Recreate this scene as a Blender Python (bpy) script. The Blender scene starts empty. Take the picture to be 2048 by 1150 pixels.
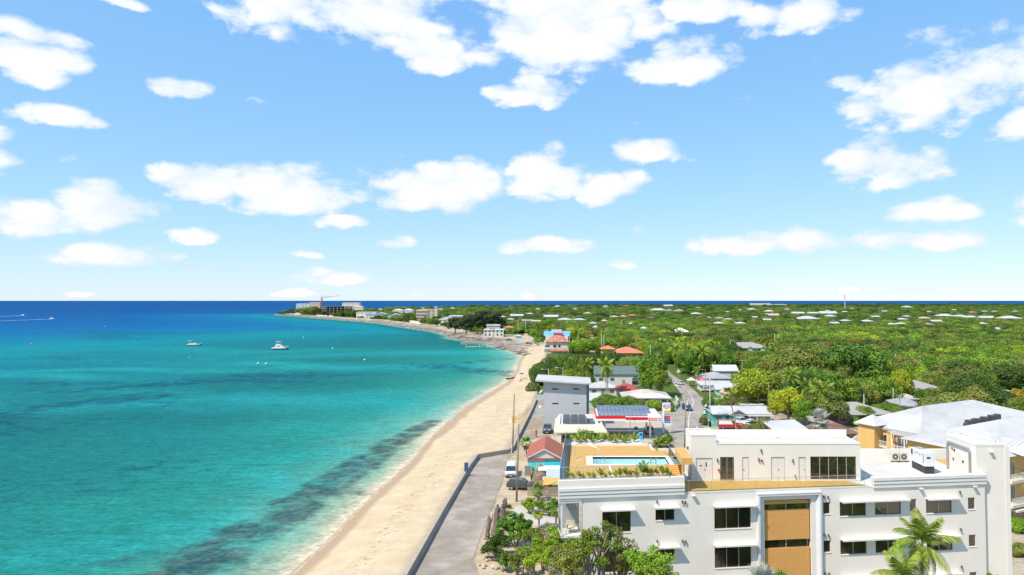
import bpy, bmesh, math, random
import numpy as np
from mathutils import Vector, Matrix
from mathutils.geometry import tessellate_polygon
R = math.radians
scene = bpy.context.scene
COL = scene.collection
# ------------------------------------------------------------------ camera
F, CX, CY, HY, CAMZ = 1400.0, 1140.0, 545.0, 601.0, 33.0
PITCH = math.atan((HY - CY) / F)
cam = bpy.data.cameras.new('camera'); camo = bpy.data.objects.new('camera', cam); COL.objects.link(camo)
cam.sensor_width = 36.0; cam.lens = 36.0 * F / 2048.0
cam.shift_x = (1024.0 - CX) / 2048.0; cam.shift_y = -(575.0 - CY) / 2048.0
cam.clip_start = 0.5; cam.clip_end = 200000.0
camo.location = (0, 0, CAMZ); camo.rotation_euler = (R(90) + PITCH, 0, 0)
scene.camera = camo
# ------------------------------------------------------------------ light and exposure
SUN = Vector((-1.85, -1.6, 3.3)).normalized()
SUN_EL = math.asin(SUN.z)
sl = bpy.data.lights.new('sun', 'SUN'); sl.energy = 4.7; sl.angle = R(0.5); sl.color = (1.0, 0.905, 0.76)
so = bpy.data.objects.new('sun', sl); COL.objects.link(so)
so.rotation_euler = (-SUN).to_track_quat('-Z', 'Y').to_euler(); so.location = (-60, -60, 120)
scene.view_settings.view_transform = 'Standard'; scene.view_settings.look = 'None'
scene.view_settings.exposure = 0.22; scene.view_settings.gamma = 1.0
scene.view_settings.use_curve_mapping = False
scene.cycles.max_bounces = 6; scene.cycles.transparent_max_bounces = 10
scene.cycles.diffuse_bounces = 3; scene.cycles.glossy_bounces = 3; scene.cycles.transmission_bounces = 4
scene.cycles.use_denoising = True
scene.cycles.caustics_reflective = False; scene.cycles.caustics_refractive = False

W = bpy.data.worlds.new('World'); scene.world = W; W.use_nodes = True
def build_world():
    nt = W.node_tree; N = nt.nodes; L = nt.links; N.clear()
    def node(t, **k):
        n = N.new(t)
        for a, b in k.items(): setattr(n, a, b)
        return n
    def mth(op, a, b=None, c=None, clamp=False):
        n = N.new('ShaderNodeMath'); n.operation = op; n.use_clamp = clamp
        for i, v in enumerate((a, b, c)):
            if v is None: continue
            if isinstance(v, (int, float)): n.inputs[i].default_value = v
            else: L.new(v, n.inputs[i])
        return n.outputs[0]
    sky = node('ShaderNodeTexSky', sky_type='NISHITA', sun_disc=False)
    sky.sun_elevation = SUN_EL; sky.sun_rotation = math.atan2(SUN.x, SUN.y)
    sky.altitude = 0; sky.air_density = 1.0; sky.dust_density = 0.0; sky.ozone_density = 1.0
    tc = node('ShaderNodeTexCoord')
    sep = node('ShaderNodeSeparateXYZ'); L.new(tc.outputs['Generated'], sep.inputs[0])
    az = mth('ARCTAN2', sep.outputs[0], sep.outputs[1])
    el = mth('ARCSINE', sep.outputs[2])
    # cloud field, in azimuth and elevation
    cl = [(690,25,235,70),(1130,60,190,112),(1350,130,105,45),(1060,190,80,32),(870,115,70,36),(1590,40,105,38),(1900,185,200,88),
          (1690,172,40,18),(1760,340,120,52),(1850,430,95,26),(1840,478,125,32),(1540,488,135,28),(1090,360,75,58),(1215,378,75,34),
          (1290,307,65,25),(860,385,135,55),(930,365,80,40),(410,370,100,40),(570,390,120,55),(60,440,130,42),(190,420,115,44),(225,515,105,27),
          (385,475,46,16),(60,70,95,30),(60,120,100,55),(125,238,90,24),(355,180,62,20),(790,490,42,18),(1090,495,80,18),(1245,531,27,12),
          (660,557,80,18),(838,590,26,12),(1815,580,62,10),(1700,582,26,9),(1060,594,24,10),(610,513,32,11),(600,588,45,8),(155,590,32,7),
          (2040,250,70,40),(1400,20,90,30),(690,447,60,14),(240,5,60,12),(900,-40,400,60),(2200,420,160,50),(-150,300,180,60),(1600,-90,300,60)]
    nz = node('ShaderNodeTexNoise', noise_dimensions='3D'); nz.inputs['Scale'].default_value = 9.0
    nz.inputs['Detail'].default_value = 7.0; nz.inputs['Roughness'].default_value = 0.62
    vm = node('ShaderNodeVectorMath', operation='MULTIPLY'); vm.inputs[1].default_value = (1.0, 1.0, 1.9)
    L.new(tc.outputs['Generated'], vm.inputs[0]); L.new(vm.outputs[0], nz.inputs['Vector'])
    nz2 = node('ShaderNodeTexNoise', noise_dimensions='3D'); nz2.inputs['Scale'].default_value = 26.0
    nz2.inputs['Detail'].default_value = 7.0; nz2.inputs['Roughness'].default_value = 0.6
    L.new(vm.outputs[0], nz2.inputs['Vector'])
    f1 = mth('SUBTRACT', nz.outputs['Fac'], 0.5); f2 = mth('SUBTRACT', nz2.outputs['Fac'], 0.5)
    # domain-warped coordinates so that outlines billow
    azw = mth('ADD', az, mth('MULTIPLY', f2, 0.03)); elw = mth('ADD', el, mth('MULTIPLY', f2, 0.015))
    best = None
    for (px, py, w, h) in cl:
        d = Vector(((px - CX) / F, 1.0, -(py - CY) / F)); d = Matrix.Rotation(PITCH, 3, 'X') @ d
        d.normalize()
        a0 = math.atan2(d.x, d.y); e0 = math.asin(d.z)
        hyp = math.hypot((px - CX) / F, 1.0)
        aw = w / F / hyp / hyp * 1.1; eh = h / F / hyp * 1.18
        da = mth('MULTIPLY', mth('SUBTRACT', azw, a0), 1 / aw)
        de = mth('MULTIPLY', mth('SUBTRACT', elw, e0), 1 / eh)
        de = mth('MAXIMUM', de, mth('MULTIPLY', de, -1.55))
        e = mth('MULTIPLY_ADD', da, da, mth('MULTIPLY', de, de))
        best = e if best is None else mth('MINIMUM', best, e)
    body = mth('SUBTRACT', 1.0, best)
    body = mth('MAXIMUM', body, -1.0)
    vo = node('ShaderNodeTexVoronoi', feature='F1'); vo.inputs['Scale'].default_value = 20.0
    va = node('ShaderNodeVectorMath', operation='MULTIPLY_ADD'); L.new(nz2.outputs['Color'], va.inputs[0]); va.inputs[1].default_value = (.05, .05, .05); L.new(vm.outputs[0], va.inputs[2]); L.new(va.outputs[0], vo.inputs['Vector'])
    body = mth('ADD', body, mth('MULTIPLY', mth('SUBTRACT', 0.59, vo.outputs['Distance']), 1.35))
    dens = mth('ADD', body, mth('ADD', mth('MULTIPLY', f1, 2.6), mth('MULTIPLY', f2, 1.5)))
    # the same kind of scattered cloud all round the rest of the sky
    nz3 = node('ShaderNodeTexNoise'); nz3.inputs['Scale'].default_value = 4.0; nz3.inputs['Detail'].default_value = 8.0
    vm3 = node('ShaderNodeVectorMath', operation='MULTIPLY'); vm3.inputs[1].default_value = (1.0, 1.0, 2.6)
    L.new(tc.outputs['Generated'], vm3.inputs[0]); L.new(vm3.outputs[0], nz3.inputs['Vector'])
    away = mth('MULTIPLY_ADD', mth('ABSOLUTE', mth('ADD', az, 0.09)), 9.0, -6.6, clamp=True)
    high = mth('MULTIPLY_ADD', el, 9.0, -4.6, clamp=True)
    gen = mth('MULTIPLY_ADD', mth('SUBTRACT', nz3.outputs['Fac'], 0.56), 6.0, -1.0)
    gen = mth('ADD', gen, mth('MULTIPLY', mth('MAXIMUM', away, high), 1.0))
    dens = mth('MAXIMUM', dens, gen)
    cov = node('ShaderNodeMapRange', interpolation_type='SMOOTHSTEP'); L.new(dens, cov.inputs['Value'])
    cov.inputs['From Min'].default_value = -0.18; cov.inputs['From Max'].default_value = 0.62
    core = node('ShaderNodeMapRange', interpolation_type='SMOOTHSTEP'); L.new(dens, core.inputs['Value'])
    core.inputs['From Min'].default_value = 0.0; core.inputs['From Max'].default_value = 1.3
    ccol = node('ShaderNodeMix', data_type='RGBA'); L.new(mth('SUBTRACT', core.outputs[0], mth('MULTIPLY', mth('SUBTRACT', vo.outputs['Distance'], 0.25), 0.8), clamp=True), ccol.inputs['Factor'])
    ccol.inputs['A'].default_value = (7.2, 8.0, 8.8, 1); ccol.inputs['B'].default_value = (9.3, 9.3, 9.2, 1)
    # colour balance of the photograph: per-channel power and gain on the sky
    sc = node('ShaderNodeSeparateColor'); L.new(sky.outputs[0], sc.inputs[0]); cc = node('ShaderNodeCombineColor')
    for i, (g, p) in enumerate(((0.74, 0.66), (0.885, 0.47), (0.90, 0.08))):
        L.new(mth('MULTIPLY', mth('POWER', mth('MULTIPLY', sc.outputs[i], 0.1), p), g * 10.0), cc.inputs[i])
    mix = node('ShaderNodeMix', data_type='RGBA'); L.new(cov.outputs[0], mix.inputs['Factor'])
    L.new(cc.outputs[0], mix.inputs['A']); L.new(ccol.outputs['Result'], mix.inputs['B'])
    bg = node('ShaderNodeBackground'); bg.inputs['Strength'].default_value = 0.10
    L.new(mix.outputs['Result'], bg.inputs['Color'])
    out = node('ShaderNodeOutputWorld'); L.new(bg.outputs[0], out.inputs['Surface'])
build_world()
W.cycles.sampling_method = 'MANUAL'; W.cycles.sample_map_resolution = 512

# ------------------------------------------------------------------ helpers
random.seed(7); RNG = np.random.default_rng(7)
FWD = Vector((0, math.cos(PITCH), math.sin(PITCH))); UP = Vector((0, -math.sin(PITCH), math.cos(PITCH)))
def ray(px, py): return Vector((1, 0, 0)) * ((px - CX) / F) + UP * (-(py - CY) / F) + FWD
def G(px, py, z=1.8):
    "the point of the horizontal plane at height z that the photograph shows at this pixel"
    d = ray(px, py); t = (z - CAMZ) / d.z
    return Vector((d.x * t, d.y * t, z))
def AT(px, py, Y):
    "the point at depth Y"
    d = ray(px, py); t = Y / d.y
    return Vector((d.x * t, Y, CAMZ + d.z * t))
def PROJ(p):
    v = Vector(p) - Vector((0, 0, CAMZ)); w = v.dot(FWD)
    return (CX + F * v.x / w, CY - F * v.dot(UP) / w, w)
OFF = {}
def V(*a): return Vector(a)

class MB:
    def __init__(s): s.v = []; s.f = []; s.m = []; s.mi = 0; s.T = None
    def add(s, vs, fs):
        b = len(s.v)
        for p in vs: s.v.append(tuple(s.T(Vector(p)) if s.T else p))
        for f in fs: s.f.append([b + i for i in f]); s.m.append(s.mi)
        return s
    def box(s, x0, x1, y0, y1, z0, z1):
        return s.add([(x0,y0,z0),(x1,y0,z0),(x1,y1,z0),(x0,y1,z0),(x0,y0,z1),(x1,y0,z1),(x1,y1,z1),(x0,y1,z1)],
                     [(3,2,1,0),(4,5,6,7),(0,1,5,4),(1,2,6,5),(2,3,7,6),(3,0,4,7)])
    def quad(s, a, b, c, d): return s.add([a, b, c, d], [(0,1,2,3)])
    def poly(s, pts): return s.add(pts, [tuple(range(len(pts)))])
    def prism(s, pts, z0, z1):
        n = len(pts)
        vs = [(p[0], p[1], z0) for p in pts] + [(p[0], p[1], z1) for p in pts]
        return s.add(vs, [tuple(reversed(range(n))), tuple(range(n, 2*n))] + [(i, (i+1) % n, n + (i+1) % n, n + i) for i in range(n)])
    def extr(s, pts, w):
        "outline (y,z) drawn across x from -w to w"
        n = len(pts)
        vs = [(-w, p[0], p[1]) for p in pts] + [(w, p[0], p[1]) for p in pts]
        return s.add(vs, [tuple(range(n)), tuple(reversed(range(n, 2*n)))] + [(i, n+i, n+(i+1) % n, (i+1) % n) for i in range(n)])
    def tube(s, pts, rad, n=6, cap=True):
        pts = [Vector(p) for p in pts]
        if not hasattr(rad, '__len__'): rad = [rad] * len(pts)
        vs = []; k = len(pts)
        for i, p in enumerate(pts):
            t = (pts[min(i+1, k-1)] - pts[max(i-1, 0)]).normalized()
            a = t.orthogonal() if abs(t.z) > 0.95 else t.cross(Vector((0,0,1)))
            if abs(t.z) > 0.95: a = Vector((1,0,0)) - t * t.x
            a.normalize(); b = t.cross(a)
            for j in range(n):
                th = 2 * math.pi * j / n
                vs.append(p + (a * math.cos(th) + b * math.sin(th)) * rad[i])
        fs = [(i*n+j, i*n+(j+1) % n, (i+1)*n+(j+1) % n, (i+1)*n+j) for i in range(k-1) for j in range(n)]
        if cap: fs += [tuple(reversed(range(n))), tuple(range((k-1)*n, k*n))]
        return s.add(vs, fs)
    def cyl(s, c, r, h, n=12, r2=None):
        c = Vector(c); return s.tube([c, c + Vector((0,0,h))], [r, r if r2 is None else r2], n)
    def build(s, name, mat, parent=None, smooth=False):
        off = OFF.get(parent.name, Vector((0,0,0))) if parent else Vector((0,0,0))
        me = bpy.data.meshes.new(name)
        me.from_pydata([(p[0]-off[0], p[1]-off[1], p[2]-off[2]) for p in s.v], [], s.f)
        mats = mat if isinstance(mat, (list, tuple)) else [mat]
        for m in mats: me.materials.append(m)
        if len(mats) > 1: me.polygons.foreach_set('material_index', s.m)
        if smooth: me.polygons.foreach_set('use_smooth', [True] * len(me.polygons))
        me.update()
        o = bpy.data.objects.new(name, me); COL.objects.link(o)
        if parent: o.parent = parent; OFF[o.name] = off
        return o

def tag(o, label=None, cat=None, group=None, kind=None):
    if label: o['label'] = label
    if cat: o['category'] = cat
    if group: o['group'] = group
    if kind: o['kind'] = kind
    return o
def thing(name, label, cat, loc=(0,0,0), group=None, local=False):
    o = bpy.data.objects.new(name, None); o.empty_display_size = 0.2
    COL.objects.link(o); o.location = loc
    OFF[o.name] = Vector((0,0,0)) if local else Vector(loc)
    return tag(o, label, cat, group)
def kids(o): return [c for c in CH.get(o.name, ())]
CH = {}
def note_children(root):
    "remember a finished thing's tree so that it can be copied in a loop"
    def rec(o):
        CH[o.name] = [c for c in o.children_recursive if c.parent == o] if False else list(o.children)
        for c in CH[o.name]: rec(c)
    rec(root)
def copy_tree(o, parent=None):
    c = o.copy(); COL.objects.link(c)
    if parent: c.parent = parent
    for k in CH.get(o.name, ()): copy_tree(k, c)
    return c
def place(o, loc, rz=0, sc=None):
    o.location = loc; o.rotation_euler = (0, 0, rz)
    if sc is not None: o.scale = (sc, sc, sc) if not hasattr(sc, '__len__') else sc
    return o

def mesh_np(name, verts, faces, mat, parent=None, attr=None, kind=None, smooth=False):
    me = bpy.data.meshes.new(name); verts = np.asarray(verts, dtype=np.float32); faces = np.asarray(faces, dtype=np.int32)
    n, k = faces.shape
    me.vertices.add(len(verts)); me.vertices.foreach_set('co', verts.ravel())
    me.loops.add(n * k); me.loops.foreach_set('vertex_index', faces.ravel())
    me.polygons.add(n); me.polygons.foreach_set('loop_start', np.arange(0, n*k, k, dtype=np.int32))
    if smooth: me.polygons.foreach_set('use_smooth', np.ones(n, dtype=bool))
    me.update(calc_edges=True)
    me.materials.append(mat)
    if attr is not None:
        for nm, (typ, dom, dat) in attr.items():
            a = me.attributes.new(nm, typ, dom)
            a.data.foreach_set('color' if typ == 'FLOAT_COLOR' else 'value', np.asarray(dat, dtype=np.float32).ravel())
    o = bpy.data.objects.new(name, me); COL.objects.link(o)
    if parent: o.parent = parent; OFF[o.name] = Vector((0,0,0))
    if kind: o['kind'] = kind
    return o

# ------------------------------------------------------------------ materials
MATS = {}
def newmat(name):
    m = bpy.data.materials.new(name); m.use_nodes = True; m.node_tree.nodes.clear(); return m
def nd(m, t, **k):
    n = m.node_tree.nodes.new(t)
    for a, b in k.items(): setattr(n, a, b)
    return n
def M(name, col=None, rough=0.75, var=0.10, scale=1.5, bump=0.0, metal=0.0, spec=0.35, streak=0.0, bscale=12.0, wave=None, col2=None, coat=0.0):
    if name in MATS: return MATS[name]
    m = newmat(name); L = m.node_tree.links
    out = nd(m, 'ShaderNodeOutputMaterial'); b = nd(m, 'ShaderNodeBsdfPrincipled'); L.new(b.outputs[0], out.inputs[0])
    geo = nd(m, 'ShaderNodeNewGeometry')
    n1 = nd(m, 'ShaderNodeTexNoise'); n1.inputs['Scale'].default_value = scale; n1.inputs['Detail'].default_value = 7; n1.inputs['Roughness'].default_value = 0.62
    L.new(geo.outputs['Position'], n1.inputs['Vector'])
    mp = nd(m, 'ShaderNodeMapRange'); mp.inputs['From Min'].default_value = 0.3; mp.inputs['From Max'].default_value = 0.7
    mp.inputs['To Min'].default_value = 1 - var; mp.inputs['To Max'].default_value = 1 + var
    L.new(n1.outputs['Fac'], mp.inputs['Value'])
    fac = mp.outputs[0]
    if streak:
        vm = nd(m, 'ShaderNodeVectorMath', operation='MULTIPLY'); vm.inputs[1].default_value = (2.2, 2.2, 0.12)
        L.new(geo.outputs['Position'], vm.inputs[0])
        n2 = nd(m, 'ShaderNodeTexNoise'); n2.inputs['Scale'].default_value = 1.3; n2.inputs['Detail'].default_value = 5
        L.new(vm.outputs[0], n2.inputs['Vector'])
        m2 = nd(m, 'ShaderNodeMapRange'); m2.inputs['From Min'].default_value = 0.45; m2.inputs['From Max'].default_value = 0.75
        m2.inputs['To Min'].default_value = 1.0; m2.inputs['To Max'].default_value = 1 - streak
        L.new(n2.outputs['Fac'], m2.inputs['Value'])
        mu = nd(m, 'ShaderNodeMath', operation='MULTIPLY'); L.new(fac, mu.inputs[0]); L.new(m2.outputs[0], mu.inputs[1]); fac = mu.outputs[0]
    base = nd(m, 'ShaderNodeRGB'); base.outputs[0].default_value = (*col, 1); c = base.outputs[0]
    if col2 is not None:
        n3 = nd(m, 'ShaderNodeTexNoise'); n3.inputs['Scale'].default_value = scale * 0.35; n3.inputs['Detail'].default_value = 6
        L.new(geo.outputs['Position'], n3.inputs['Vector'])
        m3 = nd(m, 'ShaderNodeMapRange', interpolation_type='SMOOTHSTEP'); m3.inputs['From Min'].default_value = 0.46; m3.inputs['From Max'].default_value = 0.62
        L.new(n3.outputs['Fac'], m3.inputs['Value'])
        mx = nd(m, 'ShaderNodeMix', data_type='RGBA'); L.new(m3.outputs[0], mx.inputs['Factor']); L.new(c, mx.inputs['A']); mx.inputs['B'].default_value = (*col2, 1)
        c = mx.outputs['Result']
    vs = nd(m, 'ShaderNodeVectorMath', operation='SCALE'); L.new(c, vs.inputs[0]); L.new(fac, vs.inputs['Scale'])
    L.new(vs.outputs[0], b.inputs['Base Color'])
    b.inputs['Roughness'].default_value = rough; b.inputs['Metallic'].default_value = metal
    b.inputs['Specular IOR Level'].default_value = spec; b.inputs['Coat Weight'].default_value = coat
    if bump:
        n4 = nd(m, 'ShaderNodeTexNoise'); n4.inputs['Scale'].default_value = bscale; n4.inputs['Detail'].default_value = 6
        L.new(geo.outputs['Position'], n4.inputs['Vector'])
        bp = nd(m, 'ShaderNodeBump'); bp.inputs['Strength'].default_value = 1.0; bp.inputs['Distance'].default_value = bump
        L.new(n4.outputs['Fac'], bp.inputs['Height']); L.new(bp.outputs[0], b.inputs['Normal'])
    MATS[name] = m
    return m
def glassmat(name, tint, rough=0.03, alpha=0.3):
    m = newmat(name); L = m.node_tree.links
    out = nd(m, 'ShaderNodeOutputMaterial'); tr = nd(m, 'ShaderNodeBsdfTransparent'); tr.inputs[0].default_value = (*tint, 1)
    gl = nd(m, 'ShaderNodeBsdfGlossy'); gl.inputs['Roughness'].default_value = rough; gl.inputs[0].default_value = (0.9, 0.95, 0.95, 1)
    fr = nd(m, 'ShaderNodeFresnel'); fr.inputs[0].default_value = 1.14
    ml = nd(m, 'ShaderNodeMath', operation='ADD'); ml.inputs[1].default_value = alpha; L.new(fr.outputs[0], ml.inputs[0])
    mx = nd(m, 'ShaderNodeMixShader'); L.new(ml.outputs[0], mx.inputs[0]); L.new(tr.outputs[0], mx.inputs[1]); L.new(gl.outputs[0], mx.inputs[2])
    L.new(mx.outputs[0], out.inputs[0]); MATS[name] = m; return m
def panemat(name, col, rough=0.06):
    "tinted window glass, dark room behind"
    m = newmat(name); L = m.node_tree.links
    out = nd(m, 'ShaderNodeOutputMaterial'); b = nd(m, 'ShaderNodeBsdfPrincipled'); L.new(b.outputs[0], out.inputs[0])
    geo = nd(m, 'ShaderNodeNewGeometry'); n1 = nd(m, 'ShaderNodeTexNoise'); n1.inputs['Scale'].default_value = 1.1; n1.inputs['Detail'].default_value = 3
    L.new(geo.outputs['Position'], n1.inputs['Vector'])
    bp = nd(m, 'ShaderNodeBump'); bp.inputs['Distance'].default_value = 0.012; L.new(n1.outputs['Fac'], bp.inputs['Height']); L.new(bp.outputs[0], b.inputs['Normal'])
    b.inputs['Base Color'].default_value = (*col, 1); b.inputs['Roughness'].default_value = rough; b.inputs['Specular IOR Level'].default_value = 0.9
    b.inputs['IOR'].default_value = 1.9
    MATS[name] = m; return m
def leafmat(name, dark, light, trans=0.14):
    if name in MATS: return MATS[name]
    m = newmat(name); L = m.node_tree.links
    out = nd(m, 'ShaderNodeOutputMaterial')
    at = nd(m, 'ShaderNodeAttribute', attribute_name='tint')
    oi = nd(m, 'ShaderNodeObjectInfo')
    mx = nd(m, 'ShaderNodeMix', data_type='RGBA'); L.new(at.outputs['Fac'], mx.inputs['Factor'])
    mx.inputs['A'].default_value = (*dark, 1); mx.inputs['B'].default_value = (*light, 1)
    hs = nd(m, 'ShaderNodeHueSaturation'); L.new(mx.outputs['Result'], hs.inputs['Color'])
    r1 = nd(m, 'ShaderNodeMapRange'); L.new(oi.outputs['Random'], r1.inputs['Value']); r1.inputs['To Min'].default_value = 0.482; r1.inputs['To Max'].default_value = 0.512
    L.new(r1.outputs[0], hs.inputs['Hue'])
    r2 = nd(m, 'ShaderNodeMath', operation='FRACT'); r2a = nd(m, 'ShaderNodeMath', operation='MULTIPLY'); r2a.inputs[1].default_value = 17.3
    L.new(oi.outputs['Random'], r2a.inputs[0]); L.new(r2a.outputs[0], r2.inputs[0])
    r3 = nd(m, 'ShaderNodeMapRange'); L.new(r2.outputs[0], r3.inputs['Value']); r3.inputs['To Min'].default_value = 0.74; r3.inputs['To Max'].default_value = 1.25
    L.new(r3.outputs[0], hs.inputs['Value'])
    b = nd(m, 'ShaderNodeBsdfPrincipled'); L.new(hs.outputs[0], b.inputs['Base Color']); b.inputs['Roughness'].default_value = 0.55; b.inputs['Specular IOR Level'].default_value = 0.25
    t = nd(m, 'ShaderNodeBsdfTranslucent'); L.new(hs.outputs[0], t.inputs['Color'])
    ms = nd(m, 'ShaderNodeMixShader'); ms.inputs[0].default_value = trans; L.new(b.outputs[0], ms.inputs[1]); L.new(t.outputs[0], ms.inputs[2])
    L.new(ms.outputs[0], out.inputs[0]); MATS[name] = m; return m

WHITE = M('white_render', (0.79, 0.735, 0.665), 0.85, 0.03, 0.5, 0.004, streak=0.025)
WHITE2 = M('white_trim', (0.74, 0.705, 0.655), 0.7, 0.03, 0.8)
ROOFW = M('white_roof_membrane', (0.62, 0.60, 0.56), 0.8, 0.07, 0.45, 0.004, col2=(0.55, 0.52, 0.46))
GREYF = M('pale_grey_render', (0.66, 0.68, 0.70), 0.8, 0.04, 0.6)
TIMBER = M('orange_timber', (0.70, 0.375, 0.115), 0.6, 0.05, 1.0)
DECK = M('deck_board_orange', (0.57, 0.345, 0.10), 0.65, 0.10, 2.2)
DECKL = M('deck_gap', (0.22, 0.12, 0.04), 0.8, 0.1)
FRAME = M('bronze_frame', (0.16, 0.13, 0.11), 0.45, 0.05)
ALU = M('aluminium', (0.55, 0.55, 0.53), 0.35, 0.05, metal=0.6)
PANE = panemat('window_pane', (0.020, 0.017, 0.012))
PANEB = panemat('blue_pane', (0.05, 0.07, 0.10), 0.1)
GLASS = glassmat('rail_glass', (0.96, 0.985, 0.975), 0.02, 0.012)
DARK = M('dark_plastic', (0.03, 0.03, 0.032), 0.5, 0.1)
RUBBER = M('tyre_rubber', (0.025, 0.025, 0.026), 0.85, 0.1)
CHROME = M('chrome_grey', (0.45, 0.46, 0.47), 0.3, 0.05, metal=0.8)
REDP = M('red_plastic', (0.55, 0.02, 0.02), 0.5, 0.05)
CONC = M('concrete', (0.40, 0.345, 0.275), 0.9, 0.12, 1.2, 0.01)
CONCL = M('pale_concrete', (0.50, 0.46, 0.39), 0.9, 0.10, 0.7, 0.006, col2=(0.5, 0.47, 0.42))
POLEW = M('weathered_pole', (0.30, 0.25, 0.19), 0.9, 0.2, 2.0, 0.01, streak=0.3)
POLEC = M('grey_pole', (0.55, 0.54, 0.51), 0.8, 0.1, 2.0)
WOODG = M('grey_wood', (0.30, 0.24, 0.19), 0.9, 0.2, 4.0, 0.01)
BARK = M('bark', (0.27, 0.22, 0.17), 0.95, 0.25, 3.0, 0.03)
BARKP = M('palm_bark', (0.33, 0.25, 0.17), 0.95, 0.2, 4.0, 0.02)
LEAF = {
 'yellow': leafmat('leaf_yellow_green', (0.15, 0.22, 0.012), (0.46, 0.57, 0.03)),
 'bright': leafmat('leaf_bright', (0.078, 0.165, 0.012), (0.275, 0.44, 0.03)),
 'mid':    leafmat('leaf_mid', (0.052, 0.120, 0.012), (0.20, 0.34, 0.03)),
 'dark':   leafmat('leaf_dark', (0.022, 0.060, 0.010), (0.095, 0.19, 0.022)),
 'olive':  leafmat('leaf_olive', (0.085, 0.115, 0.02), (0.29, 0.335, 0.06)),
 'rust':   leafmat('leaf_rust', (0.13, 0.09, 0.02), (0.36, 0.27, 0.05)),
 'gold':   leafmat('leaf_gold', (0.24, 0.20, 0.01), (0.62, 0.53, 0.04)),
 'pine':   leafmat('leaf_casuarina', (0.03, 0.055, 0.018), (0.11, 0.155, 0.05), 0.2),
 'silver': leafmat('leaf_silver', (0.30, 0.33, 0.27), (0.62, 0.63, 0.55), 0.3),
 'palm':   leafmat('leaf_palm', (0.07, 0.125, 0.012), (0.28, 0.37, 0.04)),
 'dry':    leafmat('leaf_dry', (0.20, 0.15, 0.08), (0.44, 0.36, 0.20)),
}
# ------------------------------------------------------------------ coast
COAST = [((330,1400),(600,1400)),((465,1250),(725,1250)),((580,1150),(804,1150)),((648,1090),(843,1086)),((712,1022),(880,1022)),((772,966),(914,966)),((820,926),(936,930)),
 ((852,884),(952,908)),((884,852),(1014,899)),((924,816),(1031,876)),((972,788),(1058,825)),((1016,762),(1071,796)),((1033,738),(1078,768)),
 ((1037,720),(1085,735)),((1046,711),(1092,708)),
 ((1020,702),(1096,690)),((1000,699),(1085,682)),((964,686),(1060,672)),((922,681),(1000,667)),((897,677),(962,664)),((893,671),(930,660)),((876,666),(905,656)),
 ((857,662),(880,651)),((820,657),(842,646)),((792,652.5),(808,643.5)),((757,647),(772,639.5)),((725,644),(735,637)),((692,641.5),(702,635)),((642,637.5),(655,632)),((600,634),(612,629)),((570,632),(585,627)),((546,630),(562,626))]
NB = 15
WL = [G(a[0], a[1], 0.0) for a, b in COAST]; BL = [G(b[0], b[1], 2.4 if i < NB else 1.8) for i, (a, b) in enumerate(COAST)]
def densify(pts, step):
    out = [pts[0]]
    for a, b in zip(pts, pts[1:]):
        n = max(1, int((b - a).length / step))
        out += [a.lerp(b, k / n) for k in range(1, n + 1)]
    return out
def chaikin(pts, it=2):
    for _ in range(it):
        q = [pts[0]]
        for a, b in zip(pts, pts[1:]): q += [a.lerp(b, .25), a.lerp(b, .75)]
        pts = q + [pts[-1]]
    return pts
FARCOAST = [V(-655,1590,0), V(-690,1800,0), V(-640,2300,0), V(-420,3000,0), V(300,4100,0), V(1600,4700,0), V(6000,6200,0)]

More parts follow.
